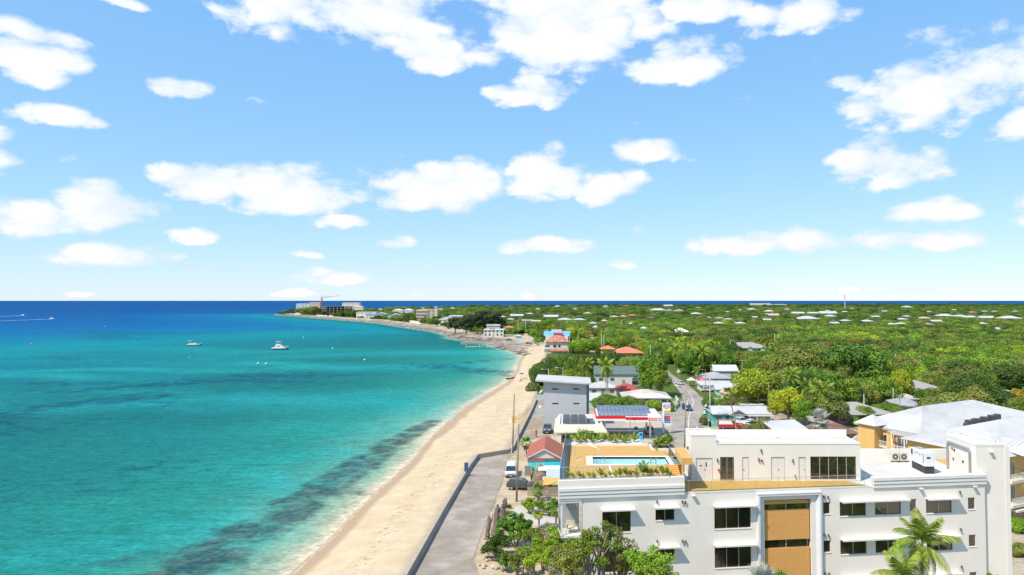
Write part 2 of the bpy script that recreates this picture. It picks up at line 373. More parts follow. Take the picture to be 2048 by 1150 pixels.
# ------------------------------------------------------------------ sea
def seamat():
    m = newmat('sea_water'); L = m.node_tree.links
    out = nd(m, 'ShaderNodeOutputMaterial'); b = nd(m, 'ShaderNodeBsdfDiffuse'); gl = nd(m, 'ShaderNodeBsdfGlossy'); gl.inputs['Roughness'].default_value = 0.22
    fr = nd(m, 'ShaderNodeFresnel'); fr.inputs[0].default_value = 1.33; fm = nd(m, 'ShaderNodeMapRange'); L.new(fr.outputs[0], fm.inputs['Value'])
    fm.inputs['To Min'].default_value = 0.004; fm.inputs['To Max'].default_value = 0.05
    mxs = nd(m, 'ShaderNodeMixShader'); L.new(fm.outputs[0], mxs.inputs[0]); L.new(b.outputs[0], mxs.inputs[1]); L.new(gl.outputs[0], mxs.inputs[2]); L.new(mxs.outputs[0], out.inputs[0])
    at = nd(m, 'ShaderNodeAttribute', attribute_name='sea'); sp = nd(m, 'ShaderNodeSeparateColor'); L.new(at.outputs['Color'], sp.inputs[0])
    geo = nd(m, 'ShaderNodeNewGeometry')
    def noise(scale, det, vec=(1,1,1), rough=0.6, dist=0.0):
        v = nd(m, 'ShaderNodeVectorMath', operation='MULTIPLY'); v.inputs[1].default_value = vec; L.new(geo.outputs['Position'], v.inputs[0])
        n = nd(m, 'ShaderNodeTexNoise'); n.inputs['Scale'].default_value = scale; n.inputs['Detail'].default_value = det
        n.inputs['Roughness'].default_value = rough; n.inputs['Distortion'].default_value = dist
        L.new(v.outputs[0], n.inputs['Vector']); return n.outputs['Fac']
    def mth(op, a, b2=None, c=None, clamp=False):
        n = nd(m, 'ShaderNodeMath', operation=op, use_clamp=clamp)
        for i, x in enumerate((a, b2, c)):
            if x is None: continue
            if isinstance(x, (int, float)): n.inputs[i].default_value = x
            else: L.new(x, n.inputs[i])
        return n.outputs[0]
    def mix(f, A, B):
        n = nd(m, 'ShaderNodeMix', data_type='RGBA'); L.new(f, n.inputs['Factor'])
        for s_, x in (('A', A), ('B', B)):
            if isinstance(x, tuple): n.inputs[s_].default_value = (*x, 1)
            else: L.new(x, n.inputs[s_])
        return n.outputs['Result']
    big = noise(0.012, 4, (1, 1, 1)); med = noise(0.05, 5); fine = noise(0.9, 5, (1, 1.6, 1)); rip = noise(2.4, 4, (0.7, 1.5, 1))
    # depth: 0 at the water's edge to 1 far out
    dep = mth('ADD', sp.outputs[0], mth('MULTIPLY', mth('SUBTRACT', big, 0.5), 0.10))
    dep = mth('ADD', dep, mth('MULTIPLY', mth('SUBTRACT', med, 0.5), 0.05), None, True)
    rp = nd(m, 'ShaderNodeValToRGB'); L.new(dep, rp.inputs[0]); cr = rp.color_ramp
    stops = [(0.0,(0.56,0.46,0.30)),(0.035,(0.27,0.36,0.25)),(0.10,(0.085,0.29,0.22)),(0.18,(0.012,0.20,0.165)),(0.27,(0.004,0.130,0.130)),(0.36,(0.002,0.152,0.176)),(0.46,(0.001,0.195,0.235)),(0.56,(0.0005,0.150,0.250)),(0.64,(0.0005,0.125,0.265)),(0.80,(0.0005,0.092,0.255)),(1.0,(0.0005,0.068,0.215))]
    cr.elements[0].position = 0; cr.elements[0].color = (*stops[0][1], 1); cr.elements[1].position = 1; cr.elements[1].color = (*stops[-1][1], 1)
    for p, c in stops[1:-1]: e = cr.elements.new(p); e.color = (*c, 1)
    c = rp.outputs[0]
    # pale sand patches and dark sea-grass patches of the bottom
    c = mix(mth('MULTIPLY', sp.outputs[2], mth('MULTIPLY_ADD', med, 1.1, -0.05)), c, (0.015, 0.35, 0.35))
    # reef: dark rock slabs with gaps
    vor = nd(m, 'ShaderNodeTexVoronoi', feature='DISTANCE_TO_EDGE'); vor.inputs['Scale'].default_value = 0.30
    vv = nd(m, 'ShaderNodeVectorMath', operation='MULTIPLY'); vv.inputs[1].default_value = (1.0, 0.7, 1)
    vr = nd(m, 'ShaderNodeMapping'); vr.inputs['Rotation'].default_value = (0, 0, R(30)); L.new(geo.outputs['Position'], vr.inputs[0]); L.new(vr.outputs[0], vv.inputs[0])
    nw = nd(m, 'ShaderNodeTexNoise'); nw.inputs['Scale'].default_value = 0.5; nw.inputs['Detail'].default_value = 4; L.new(geo.outputs['Position'], nw.inputs['Vector'])
    va = nd(m, 'ShaderNodeMix', data_type='VECTOR'); va.inputs['Factor'].default_value = 0.0
    vsum = nd(m, 'ShaderNodeVectorMath', operation='MULTIPLY_ADD'); L.new(nw.outputs['Color'], vsum.inputs[0]); vsum.inputs[1].default_value = (5, 5, 0); L.new(vv.outputs[0], vsum.inputs[2])
    L.new(vsum.outputs[0], vor.inputs['Vector'])
    slab = nd(m, 'ShaderNodeMapRange'); L.new(vor.outputs['Distance'], slab.inputs['Value']); slab.inputs['From Min'].default_value = 0.02; slab.inputs['From Max'].default_value = 0.22
    rn = noise(0.16, 6, (1, 1, 1), 0.65)
    rfac = mth('MULTIPLY_ADD', mth('SUBTRACT', rn, 0.5), 4.6, mth('MULTIPLY_ADD', sp.outputs[1], 2.1, -1.12), True)
    rfac = mth('MULTIPLY', rfac, mth('MINIMUM', mth('MULTIPLY', sp.outputs[1], 4.0), 1.0))
    rock = mix(mth('MULTIPLY', slab.outputs[0], noise(0.45, 4)), (0.007, 0.036, 0.052), (0.13, 0.15, 0.11))
    gr = nd(m, 'ShaderNodeAttribute', attribute_name='grass')
    rockc = mix(gr.outputs['Fac'], rock, (0.002, 0.060, 0.105))
    c = mix(mth('MULTIPLY', rfac, 0.80), c, rockc)
    # fine ripple of light and dark water
    near = nd(m, 'ShaderNodeMapRange'); cd = nd(m, 'ShaderNodeVectorMath', operation='LENGTH'); L.new(geo.outputs['Position'], cd.inputs[0])
    wav = mth('ADD', mth('MULTIPLY', mth('SUBTRACT', fine, 0.5), 1.5), mth('MULTIPLY', mth('SUBTRACT', noise(0.30, 5, (0.7, 1.7, 1)), 0.5), 1.15))
    wav = mth('ADD', wav, mth('MULTIPLY', mth('SUBTRACT', noise(0.02, 6, (0.5, 1.8, 1)), 0.5), 0.35))
    sc = nd(m, 'ShaderNodeVectorMath', operation='SCALE'); L.new(c, sc.inputs[0]); L.new(mth('ADD', 1.0, wav), sc.inputs['Scale'])
    # foam
    fo = nd(m, 'ShaderNodeAttribute', attribute_name='foam')
    c = mix(mth('MULTIPLY', fo.outputs['Fac'], nd_step(m, noise(0.7, 5, (1,1,1), 0.7), 0.50, 0.62)), sc.outputs[0], (0.80, 0.80, 0.78))
    L.new(c, b.inputs['Color'])
    bp = nd(m, 'ShaderNodeBump'); bp.inputs['Distance'].default_value = 0.22; bp.inputs['Strength'].default_value = 0.55
    L.new(mth('ADD', fine, mth('MULTIPLY', rip, 0.35)), bp.inputs['Height']); L.new(bp.outputs[0], b.inputs['Normal']); L.new(bp.outputs[0], gl.inputs['Normal'])
    return m
def nd_step(m, s, a, b):
    n = nd(m, 'ShaderNodeMapRange', interpolation_type='SMOOTHSTEP'); m.node_tree.links.new(s, n.inputs['Value'])
    n.inputs['From Min'].default_value = a; n.inputs['From Max'].default_value = b; return n.outputs[0]

def seg_dist(P, line):
    best = np.full(len(P), 1e9)
    for a, b in zip(line, line[1:]):
        A = np.array([a.x, a.y]); D = np.array([b.x - a.x, b.y - a.y]); L2 = max(D @ D, 1e-9)
        t = np.clip(((P - A) @ D) / L2, 0, 1); q = A + t[:, None] * D
        best = np.minimum(best, np.hypot(*(P - q).T))
    return best
def build_sea():
    nr, na = 300, 260
    rr = np.concatenate([np.geomspace(45, 2600, nr - 6), [4000, 7000, 14000, 30000, 60000, 110000]])
    aa = np.radians(np.linspace(-80, 75, na))
    # finer where the beach is
    aa = np.radians(np.concatenate([np.linspace(-80, -42, 30), np.linspace(-41.6, 4, 200), np.linspace(5, 78, 30)])); na = len(aa)
    rg, ag = np.meshgrid(rr, aa, indexing='ij')
    X = rg * np.sin(ag); Y = rg * np.cos(ag); P = np.stack([X.ravel(), Y.ravel()], 1)
    ds = seg_dist(P, chaikin(WL[:NB + 1], 1)); dr_ = seg_dist(P, chaikin(WL[NB - 1:], 1)); d = np.minimum(ds, dr_)
    dist = np.hypot(P[:, 0], P[:, 1])
    # how deep the water reads: shallow sand shelf, slow fall, then the blue drop-off; the rocky headland falls off faster
    base = np.interp(ds, [0, 3, 9, 22, 60, 130, 220, 330, 470, 700, 1000, 2500], [0, .035, .10, .17, .25, .29, .36, .46, .58, .74, .84, 1.0])
    base = np.minimum(base, np.interp(dr_, [0, 8, 25, 60, 130, 260, 500], [.05, .25, .40, .50, .62, .78, 1.0]))
    reef = np.zeros(len(P)); grass = np.zeros(len(P)); sand = np.zeros(len(P))
    def blob(px, py, rx, ry, rot=0.0):
        c = G(px, py, 0); dx = P[:, 0] - c.x; dy = P[:, 1] - c.y; ry = ry*1.35
        dy = dy + ry*(.55*np.sin(dx/rx*2.3 + px) + .35*np.sin(dx/rx*5.1 + py)); dx = dx + rx*.3*np.sin(dy/ry*1.7 + py)
        cs, sn = math.cos(rot), math.sin(rot); u = (dx * cs + dy * sn) / rx; v = (-dx * sn + dy * cs) / ry
        return np.exp(-(u * u + v * v))
    # rock reef parallel to the beach
    RF = [G(*p, 0) for p in ((130,1330),(330,1160),(440,1095),(560,1035),(640,985),(720,930),(780,890),(830,862),(868,842))]
    rd = seg_dist(P, RF); cw = np.interp(P[:, 1], [60, 80, 100, 140, 190], [6.5, 6.5, 6.5, 6.0, 3.5])
    reef = np.maximum(reef, 0.95 * np.exp(-(rd / cw) ** 4))
    for b_ in ((480,1125,9,5),(300,1145,14,5),(600,1040,10,5),(700,985,7,5)): reef = np.maximum(reef, 0.62 * blob(*b_))
    # sea-grass patches
    for (px, py, rx, ry, k) in ((330,770,75,14,.95),(180,768,50,10,.8),(480,752,60,16,.9),(640,775,60,16,.55),(60,820,45,20,.95),(0,835,40,16,.8),(150,845,22,7,.6),(860,740,70,16,.9),(940,725,50,16,.8),
                                (250,945,16,7,.75),(360,935,20,7,.55),(180,975,20,8,.6),(60,1000,24,12,.5),(700,790,50,14,.4),(820,700,90,30,.35),(480,720,90,14,.5),(300,725,60,9,.55),
                                (620,660,160,60,.6),(350,668,150,60,.7),(150,672,170,60,.75),(450,700,120,18,.4),(820,672,90,25,.7),(30,720,50,22,.7)):
        g = k * blob(px, py, rx, ry); reef = np.maximum(reef, g); grass = np.maximum(grass, np.clip(g * 2.2, 0, 1))
    # pale sand
    for (px, py, rx, ry, k) in ((300,742,70,10,.85),(560,728,95,13,.9),(150,755,50,9,.7),(700,735,90,14,.7),(620,805,75,13,.8),(760,810,50,13,.75),(860,800,40,12,.6),(420,810,60,10,.55),(560,700,120,22,.6),(700,708,120,22,.75),
                                (250,815,40,8,.4),(600,860,40,9,.35),(640,915,16,6,.6),(560,955,12,5,.7),(330,1085,14,5,.6),(470,1050,9,4,.55),(40,1110,12,5,.5),(180,785,40,8,.5),(980,715,60,20,.35)):
        sand = np.maximum(sand, k * blob(px, py, rx, ry))
    foam = 0.45 * np.exp(-((d - 0.9) / 0.9) ** 2) * (P[:, 1] < 500)
    col = np.stack([base, np.clip(reef, 0, 1), np.clip(sand, 0, 1), np.ones(len(P))], 1)
    idx = np.arange(len(P)).reshape(len(rr), na)
    faces = np.stack([idx[:-1, :-1].ravel(), idx[:-1, 1:].ravel(), idx[1:, 1:].ravel(), idx[1:, :-1].ravel()], 1)[:, ::-1]
    o = mesh_np('sea', np.column_stack([P, np.zeros(len(P))]), faces, seamat(),
                attr={'sea': ('FLOAT_COLOR', 'POINT', col), 'grass': ('FLOAT', 'POINT', grass), 'foam': ('FLOAT', 'POINT', foam)}, kind='structure', smooth=True)
    return o
build_sea()

# ------------------------------------------------------------------ ground
def groundmat():
    m = newmat('ground_soil'); L = m.node_tree.links
    out = nd(m, 'ShaderNodeOutputMaterial'); b = nd(m, 'ShaderNodeBsdfPrincipled'); L.new(b.outputs[0], out.inputs[0])
    geo = nd(m, 'ShaderNodeNewGeometry')
    def noise(s, d=6):
        n = nd(m, 'ShaderNodeTexNoise'); n.inputs['Scale'].default_value = s; n.inputs['Detail'].default_value = d; L.new(geo.outputs['Position'], n.inputs['Vector']); return n.outputs['Fac']
    def mix(f, A, B):
        n = nd(m, 'ShaderNodeMix', data_type='RGBA'); L.new(f, n.inputs['Factor'])
        for s_, x in (('A', A), ('B', B)):
            if isinstance(x, tuple): n.inputs[s_].default_value = (*x, 1)
            else: L.new(x, n.inputs[s_])
        return n.outputs['Result']
    dirt = mix(nd_step(m, noise(0.25), 0.4, 0.6), (0.40, 0.33, 0.23), (0.29, 0.235, 0.155))
    dirt = mix(nd_step(m, noise(2.5), 0.45, 0.75), dirt, (0.48, 0.43, 0.34))
    gras = mix(noise(0.6), (0.05, 0.085, 0.015), (0.12, 0.17, 0.03))
    ln = nd(m, 'ShaderNodeVectorMath', operation='DISTANCE'); L.new(geo.outputs['Position'], ln.inputs[0]); ln.inputs[1].default_value = (10, 110, 0)
    ad = nd(m, 'ShaderNodeMath', operation='MULTIPLY_ADD'); L.new(noise(0.03), ad.inputs[0]); ad.inputs[1].default_value = 160; L.new(ln.outputs['Value'], ad.inputs[2])
    c = mix(nd_step(m, ad.outputs[0], 175, 205), dirt, gras)
    L.new(c, b.inputs['Base Color']); b.inputs['Roughness'].default_value = 0.95; b.inputs['Specular IOR Level'].default_value = 0.1
    bp = nd(m, 'ShaderNodeBump'); bp.inputs['Distance'].default_value = 0.05; L.new(noise(3.0), bp.inputs['Height']); L.new(bp.outputs[0], b.inputs['Normal'])
    return m
def sheet(name, pts, z, mat, kind='structure'):
    pts = [V(p[0], p[1], z) for p in pts]
    tris = tessellate_polygon([pts])
    mb = MB(); mb.v = [tuple(p) for p in pts]
    for t in tris:
        a, b_, c = (pts[i] for i in t)
        mb.f.append(list(t) if (b_ - a).cross(c - a).z > 0 else list(reversed(t))); mb.m.append(0)
    o = mb.build(name, mat); tag(o, kind=kind); return o
gp = [V(p.x, p.y, 0) for p in BL]
land = gp + FARCOAST + [V(9000, 6500, 0), V(9000, -400, 0), V(-40, -400, 0), V(gp[0].x, -60, 0)]
sheet('ground', land, 1.75, groundmat())

# ------------------------------------------------------------------ beach and rocky shore
def sandmat(rock=False):
    m = newmat('rock_shore' if rock else 'beach_sand'); L = m.node_tree.links
    out = nd(m, 'ShaderNodeOutputMaterial'); b = nd(m, 'ShaderNodeBsdfPrincipled'); L.new(b.outputs[0], out.inputs[0])
    geo = nd(m, 'ShaderNodeNewGeometry'); sp = nd(m, 'ShaderNodeSeparateXYZ'); L.new(geo.outputs['Position'], sp.inputs[0])
    def noise(s, d=6, vec=(1,1,1), rough=0.6):
        v = nd(m, 'ShaderNodeVectorMath', operation='MULTIPLY'); v.inputs[1].default_value = vec; L.new(geo.outputs['Position'], v.inputs[0])
        n = nd(m, 'ShaderNodeTexNoise'); n.inputs['Scale'].default_value = s; n.inputs['Detail'].default_value = d; n.inputs['Roughness'].default_value = rough
        L.new(v.outputs[0], n.inputs['Vector']); return n.outputs['Fac']
    def mix(f, A, B):
        n = nd(m, 'ShaderNodeMix', data_type='RGBA')
        if isinstance(f, float): n.inputs['Factor'].default_value = f
        else: L.new(f, n.inputs['Factor'])
        for s_, x in (('A', A), ('B', B)):
            if isinstance(x, tuple): n.inputs[s_].default_value = (*x, 1)
            else: L.new(x, n.inputs[s_])
        return n.outputs['Result']
    def mth(op, a, b2=None, clamp=False):
        n = nd(m, 'ShaderNodeMath', operation=op, use_clamp=clamp)
        for i, x in enumerate((a, b2)):
            if x is None: continue
            if isinstance(x, (int, float)): n.inputs[i].default_value = x
            else: L.new(x, n.inputs[i])
        return n.outputs[0]
    z = mth('ADD', sp.outputs[2], mth('MULTIPLY', mth('SUBTRACT', noise(0.12, 3), 0.5), 0.5))
    if rock:
        c = mix(nd_step(m, noise(0.22), 0.42, 0.58), (0.13, 0.095, 0.065), (0.40, 0.32, 0.22))
        c = mix(nd_step(m, noise(0.07), 0.5, 0.6), c, (0.095, 0.075, 0.055))
        pale = mix(nd_step(m, noise(0.10), 0.42, 0.56), (0.60, 0.49, 0.34), (0.36, 0.28, 0.185))
        c = mix(nd_step(m, mth('ADD', z, mth('MULTIPLY', mth('SUBTRACT', noise(0.05), 0.5), 1.6)), 1.15, 1.5), c, pale)
    else:
        c = mix(nd_step(m, noise(0.35), 0.35, 0.7), (0.52, 0.405, 0.255), (0.60, 0.485, 0.325))
        c = mix(mth('MULTIPLY', nd_step(m, noise(3.2, 5), 0.5, 0.75), 0.45), c, (0.42, 0.32, 0.195))
        # strand line of dry weed
        band = mth('SUBTRACT', 1.0, mth('MULTIPLY', mth('ABSOLUTE', mth('SUBTRACT', z, 1.72)), 2.6), True)
        weed = mth('MULTIPLY', band, nd_step(m, noise(1.1, 7, (1, 1, 1), 0.75), 0.55, 0.62), True)
        c = mix(mth('MULTIPLY', weed, 0.9), c, (0.15, 0.10, 0.055))
        wet = mth('SUBTRACT', 1.0, nd_step(m, z, 0.42, 0.72))
        c = mix(wet, c, (0.40, 0.275, 0.155))
        fo = mth('MULTIPLY', mth('SUBTRACT', 1.0, mth('MULTIPLY', mth('ABSOLUTE', mth('SUBTRACT', z, 0.08)), 14.0), True), nd_step(m, noise(0.9, 5), 0.42, 0.58))
        c = mix(mth('MULTIPLY', fo, 0.5), c, (0.7, 0.7, 0.68))
        rg = nd(m, 'ShaderNodeMapRange'); L.new(wet, rg.inputs['Value']); rg.inputs['To Min'].default_value = 0.95; rg.inputs['To Max'].default_value = 0.45
        L.new(rg.outputs[0], b.inputs['Roughness'])
    L.new(c, b.inputs['Base Color']); b.inputs['Specular IOR Level'].default_value = 0.2
    bp = nd(m, 'ShaderNodeBump'); bp.inputs['Distance'].default_value = 0.35 if rock else 0.10
    L.new(noise(0.5 if rock else 0.9, 8, (1,1,1), 0.7), bp.inputs['Height']); L.new(bp.outputs[0], b.inputs['Normal'])
    return m
def strip(name, W_, B_, prof, mat, jag=0.0, ncol=14, step=4.0, tail=True, seed=1):
    rng = random.Random(seed)
    n = len(W_)
    wl, bl = [], []
    for i in range(n - 1):
        k = max(2, int((W_[i+1] - W_[i]).length / step), int((B_[i+1] - B_[i]).length / step))
        for j in range(k): wl.append(W_[i].lerp(W_[i+1], j / k)); bl.append(B_[i].lerp(B_[i+1], j / k))
    wl.append(W_[-1]); bl.append(B_[-1])
    # smooth the two lines together
    for _ in range(3 if not jag else 1):
        wl = [wl[0]] + [(wl[i-1] + wl[i] * 2 + wl[i+1]) / 4 for i in range(1, len(wl) - 1)] + [wl[-1]]
    mb = MB(); rows = len(wl)
    for i in range(rows):
        for j in range(ncol + 1 + (1 if tail else 0)):
            if j <= ncol:
                t = -0.25 + 1.25 * j / ncol
                p = wl[i].lerp(bl[i], t) if t >= 0 else wl[i] + (wl[i] - bl[i]).normalized() * (-t * 26)
                zz = np.interp(t, [q[0] for q in prof], [q[1] for q in prof])
                if jag and 0 <= t < 0.98:
                    p = p + V(rng.uniform(-1, 1), rng.uniform(-1, 1), 0) * jag * 2.2; zz += rng.uniform(-1, 1) * jag * 0.55
                else:
                    zz += 0.03 * math.sin(i * 1.7 + j) if 0 < t < 1 else 0
                mb.v.append((p.x, p.y, zz))
            else:
                p = bl[i] + (bl[i] - wl[i]).normalized() * 1.5; mb.v.append((p.x, p.y, 1.2))
    c = ncol + 1 + (1 if tail else 0)
    for i in range(rows - 1):
        for j in range(c - 1):
            a = i * c + j; mb.f.append([a, a + 1, a + c + 1, a + c][::-1]); mb.m.append(0)
    o = mb.build(name, mat, smooth=not jag); tag(o, kind='structure')
    me = o.data; bm = bmesh.new(); bm.from_mesh(me); bmesh.ops.recalc_face_normals(bm, faces=bm.faces)
    if bm.faces and sum(f.normal.z for f in bm.faces) < 0: bmesh.ops.reverse_faces(bm, faces=bm.faces)
    bm.to_mesh(me); bm.free(); return o
strip('beach', WL[:NB + 1], BL[:NB + 1], [(-.25, -0.9), (0, 0.0), (0.12, 0.42), (0.3, 0.95), (0.6, 1.75), (0.85, 2.2), (1, 2.35)], sandmat())
strip('rocky_shore', WL[NB - 1:], BL[NB - 1:], [(-.25, -1.2), (0, 0.15), (0.15, 0.9), (0.4, 1.3), (0.8, 1.7), (1, 1.82)], sandmat(True), jag=0.6, ncol=10, step=5.0)

# ------------------------------------------------------------------ roads, lots and pavements
ASPH = M('asphalt_pale', (0.30, 0.258, 0.21), 0.95, 0.16, 0.55, 0.01, spec=0.1, col2=(0.38, 0.328, 0.27))
ASPHR = M('asphalt_road', (0.35, 0.31, 0.262), 0.95, 0.12, 0.6, 0.01, spec=0.1, col2=(0.27, 0.24, 0.21))
def gpts(l, z=1.8): return [G(a, b, z) for a, b in l]
sheet('beach_road', gpts([(700,1330),(1010,1330),(965,1180),(945,1120),(962,1070),(985,1010),(1004,965),(1012,925),(1020,908),(1052,880),(1088,870),(1128,874),(1112,846),(1092,830),(1090,806),(1080,790),(1073,795),(1062,820),(1034,878),(1024,898),(957,912),(943,936),(812,1150)]), 1.80, ASPH)
SANDY = M('sandy_verge', (0.48, 0.39, 0.27), 0.95, 0.14, 0.8, 0.02, spec=0.1, col2=(0.40, 0.32, 0.21))
sheet('sandy_lot', gpts([(1016,925),(1008,960),(990,1012),(972,1062),(950,1120),(975,1200),(1100,1200),(1130,1010),(1120,880),(1090,874),(1048,884)]), 1.785, SANDY)
sheet('concrete_yard', gpts([(1032,1012),(1118,1016),(1112,1052),(1008,1050)]), 1.80, CONCL)
PAVE = M('station_concrete', (0.46, 0.39, 0.30), 0.9, 0.12, 0.25, 0.006, col2=(0.34, 0.305, 0.26))
sheet('station_forecourt', gpts([(1095,862),(1120,900),(1345,900),(1346,846),(1340,828),(1180,826),(1178,850)]), 1.79, PAVE)
ROADL = [(1330,905),(1341,872),(1344,850),(1350,830),(1359,813),(1366,800),(1363,788),(1352,774),(1340,761),(1331,752),(1325,742),(1322,732)]
ROADR = [(1424,905),(1413,872),(1406,850),(1404,832),(1408,816),(1407,803),(1399,790),(1385,777),(1368,764),(1350,753),(1338,743),(1333,732)]
rl, rr_ = gpts(ROADL, 1.84), gpts(ROADR, 1.84)
rl = chaikin(rl); rr_ = chaikin(rr_)
sheet('main_road', rl + rr_[::-1], 1.815, ASPHR)
PAINT = M('road_paint', (0.78, 0.77, 0.73), 0.8, 0.15, 3.0)
mid_ = [a.lerp(b, 0.52) for a, b in zip(rl, rr_)]
def ribbon(name, line, w, z, mat, dash=None):
    mb = MB(); acc = 0
    for a, b in zip(line, line[1:]):
        t = (b - a); ln = t.length
        if ln < 1e-6: continue
        acc += ln
        if dash and int(acc / dash) % 2: continue
        n = V(-t.y, t.x, 0).normalized() * w / 2
        mb.quad((a.x-n.x, a.y-n.y, z), (b.x-n.x, b.y-n.y, z), (b.x+n.x, b.y+n.y, z), (a.x+n.x, a.y+n.y, z))
    o = mb.build(name, mat); tag(o, kind='structure'); return o
ribbon('road_centre_line', mid_, 0.12, 1.822, PAINT)
for f_ in (0.17, 0.33):
    i = int(len(mid_) * f_); a, b = rl[i], rr_[i]
    ribbon('stop_line', [a.lerp(b, 0.53), a.lerp(b, 0.93)], 0.35, 1.823, PAINT)
# the inland road behind the beach house
sheet('inland_road', gpts([(1176,718),(1190,718),(1192,700),(1188,690),(1200,684),(1215,684),(1212,676),(1190,676),(1172,688),(1160,700)]), 1.80, ASPHR)
sheet('sand_track', gpts([(1052,690),(1062,690),(1058,672),(1052,662),(1046,662),(1050,675)]), 1.83, SANDY)
sheet('van_lot', gpts([(1412,866),(1430,900),(1530,900),(1510,868),(1480,862),(1420,858)]), 1.80, SANDY)
sheet('lawn', gpts([(1690,800),(1740,799),(1738,812),(1680,815)]), 1.80, M('lawn_grass', (0.10, 0.22, 0.02), 0.95, 0.2, 1.0))
sheet('lawn', gpts([(1960,822),(2060,815),(2060,834),(1990,834)]), 1.80, MATS['lawn_grass'])
sheet('lawn', gpts([(1432,803),(1450,800),(1452,808),(1430,810)]), 1.80, MATS['lawn_grass'])

# sea wall
def seawall():
    t = thing('sea_wall', 'long low concrete sea wall between the beach and the asphalt road', 'wall', G(957, 912, 1.8))
    line = [(700,1330),(806,1150),(843,1086),(880,1022),(914,966),(936,930),(952,909),(1014,899),(1024,892),(1031,876),(1045,850),(1058,825),(1066,808),(1071,796)]
    pts = gpts(line, 2.55)
    for i, (a, b) in enumerate(zip(pts, pts[1:])):
        n = max(1, round((b - a).length / 9.0)); tdir = (b - a).normalized(); nn = V(tdir.y, -tdir.x, 0)
        for k in range(n):
            p = a.lerp(b, k / n) + tdir * 0.01; q = a.lerp(b, (k + 1) / n) - tdir * 0.01
            mb = MB(); dz = random.uniform(-.015, .015)
            mb.prism([p, q, q + nn * 0.42, p + nn * 0.42][::-1], 1.2, 2.62 + dz)
            mb.prism([p - nn * 0.04, q - nn * 0.04, q + nn * 0.48, p + nn * 0.48][::-1], 2.5 + dz, 2.68 + dz)
            mb.build('wall_panel', CONC, t)
seawall()
# ------------------------------------------------------------------ the white building in front
YAW = R(7.2); FU = V(math.cos(YAW), math.sin(YAW), 0); FN = V(-math.sin(YAW), math.cos(YAW), 0)
FA = AT(1370, 985, 62.6)                      # lower-deck edge on the facade
ZR = FA.z                                     # roof deck level
FA = V(FA.x, FA.y, 0)
def FP(px, py, t=0.0):
    "pixel to facade coordinates (s along, z up) on the plane t metres behind the facade"
    o = FA + FN * t; d = ray(px, py); k = (o - V(0, 0, 0)).dot(FN) / d.dot(FN); p = V(0, 0, CAMZ) + d * k
    return ((p - o).dot(FU), p.z)
def FT(p): return FA + FU * p[0] + FN * p[1] + V(0, 0, p[2])
S0 = FP(1165, 1020)[0]; S1 = FP(1969, 960)[0]
WB = thing('white_apartment_building', 'large white four-storey building with rooftop pool, timber deck and dark windows', 'building', (12, 66, 1.75))
def fmb():
    m = MB(); m.T = FT; return m
ST = 3.42
# windows, by pixel on the top row
win = []
def addwin(x0, y0, x1, y1, n, rows=(0,)):
    a = FP(x0, y0); b = FP(x1, y1); c = FP(x1, y0); d = FP(x0, y1)
    zt = (a[1] + c[1]) / 2; zb = (b[1] + d[1]) / 2; s0 = (a[0] + d[0]) / 2; s1 = (b[0] + c[0]) / 2
    for r in rows: win.append((s0, s1, zb - ST * r, zt - ST * r, n))
addwin(1204.6,1020.6,1261.7,1065,2,(0,1))
addwin(1311,1016.5,1348.8,1040.8,2,(0,1,2))
addwin(1428.8,1013.3,1501.9,1057,3,(0,1,2))
addwin(1646.5,1004.5,1660,1028,1,(0,1,2))
addwin(1679.7,1004,1732,1032,2,(0,1,2))
addwin(1750,1001,1802,1029,2,(0,1,2))
addwin(1819.6,998,1832.8,1021.5,1,(0,1,2))
addwin(1852,998,1903.5,1026,2,(0,1,2))
addwin(1936,995,1950,1018.5,1,(0,1,2))
# recess with the timber panels
C0, zc1 = FP(1528, 1001); C1, _ = FP(1622, 1001)
holes = [(a, b, c, d) for a, b, c, d, n in win] + [(C0, C1, 1.0, zc1)]
# wall with real openings
def wall_with_holes(mb, s0, s1, z0, z1, holes, depth):
    ss = sorted({s0, s1} | {max(s0, min(s1, h[i])) for h in holes for i in (0, 1)})
    zz = sorted({z0, z1} | {max(z0, min(z1, h[i])) for h in holes for i in (2, 3)})
    for a, b in zip(ss, ss[1:]):
        run = None
        for c, d in zip(zz, zz[1:]):
            m_s, m_z = (a + b) / 2, (c + d) / 2
            solid = not any(h[0] < m_s < h[1] and h[2] < m_z < h[3] for h in holes)
            if solid: mb.quad((a,0,c), (b,0,c), (b,0,d), (a,0,d))
    for (a, b, c, d) in holes:
        mb.quad((a,0,c), (a,depth,c), (a,depth,d), (a,0,d)); mb.quad((b,depth,c), (b,0,c), (b,0,d), (b,depth,d))
        mb.quad((a,0,c), (b,0,c), (b,depth,c), (a,depth,c)); mb.quad((a,depth,d), (b,depth,d), (b,0,d), (a,0,d))
ZPAR = FP(1745, 955)[1]                        # right parapet top
ZPOOL = FP(1240, 957)[1]                       # pool deck parapet
mb = fmb()
wall_with_holes(mb, S0, S1, 0.5, ZR - 0.02, holes, 0.22)
mb.T = None
# side and rear walls (the plot runs straight back, the facade is skewed)
pL = FT((S0, 0, 0)); pR = FT((S1, 0, 0)); YB = 80.0
mb.quad((pL.x, pL.y, .5), (pL.x, pL.y, ZR), (pL.x + .35, YB, ZR), (pL.x + .35, YB, .5))
mb.quad((pR.x, pR.y, .5), (pR.x, YB, .5), (pR.x, YB, ZR), (pR.x, pR.y, ZR))
mb.quad((pL.x + .35, YB, .5), (pL.x + .35, YB, ZR), (pR.x, YB, ZR), (pR.x, YB, .5))
mb.build('wall', WHITE, WB)
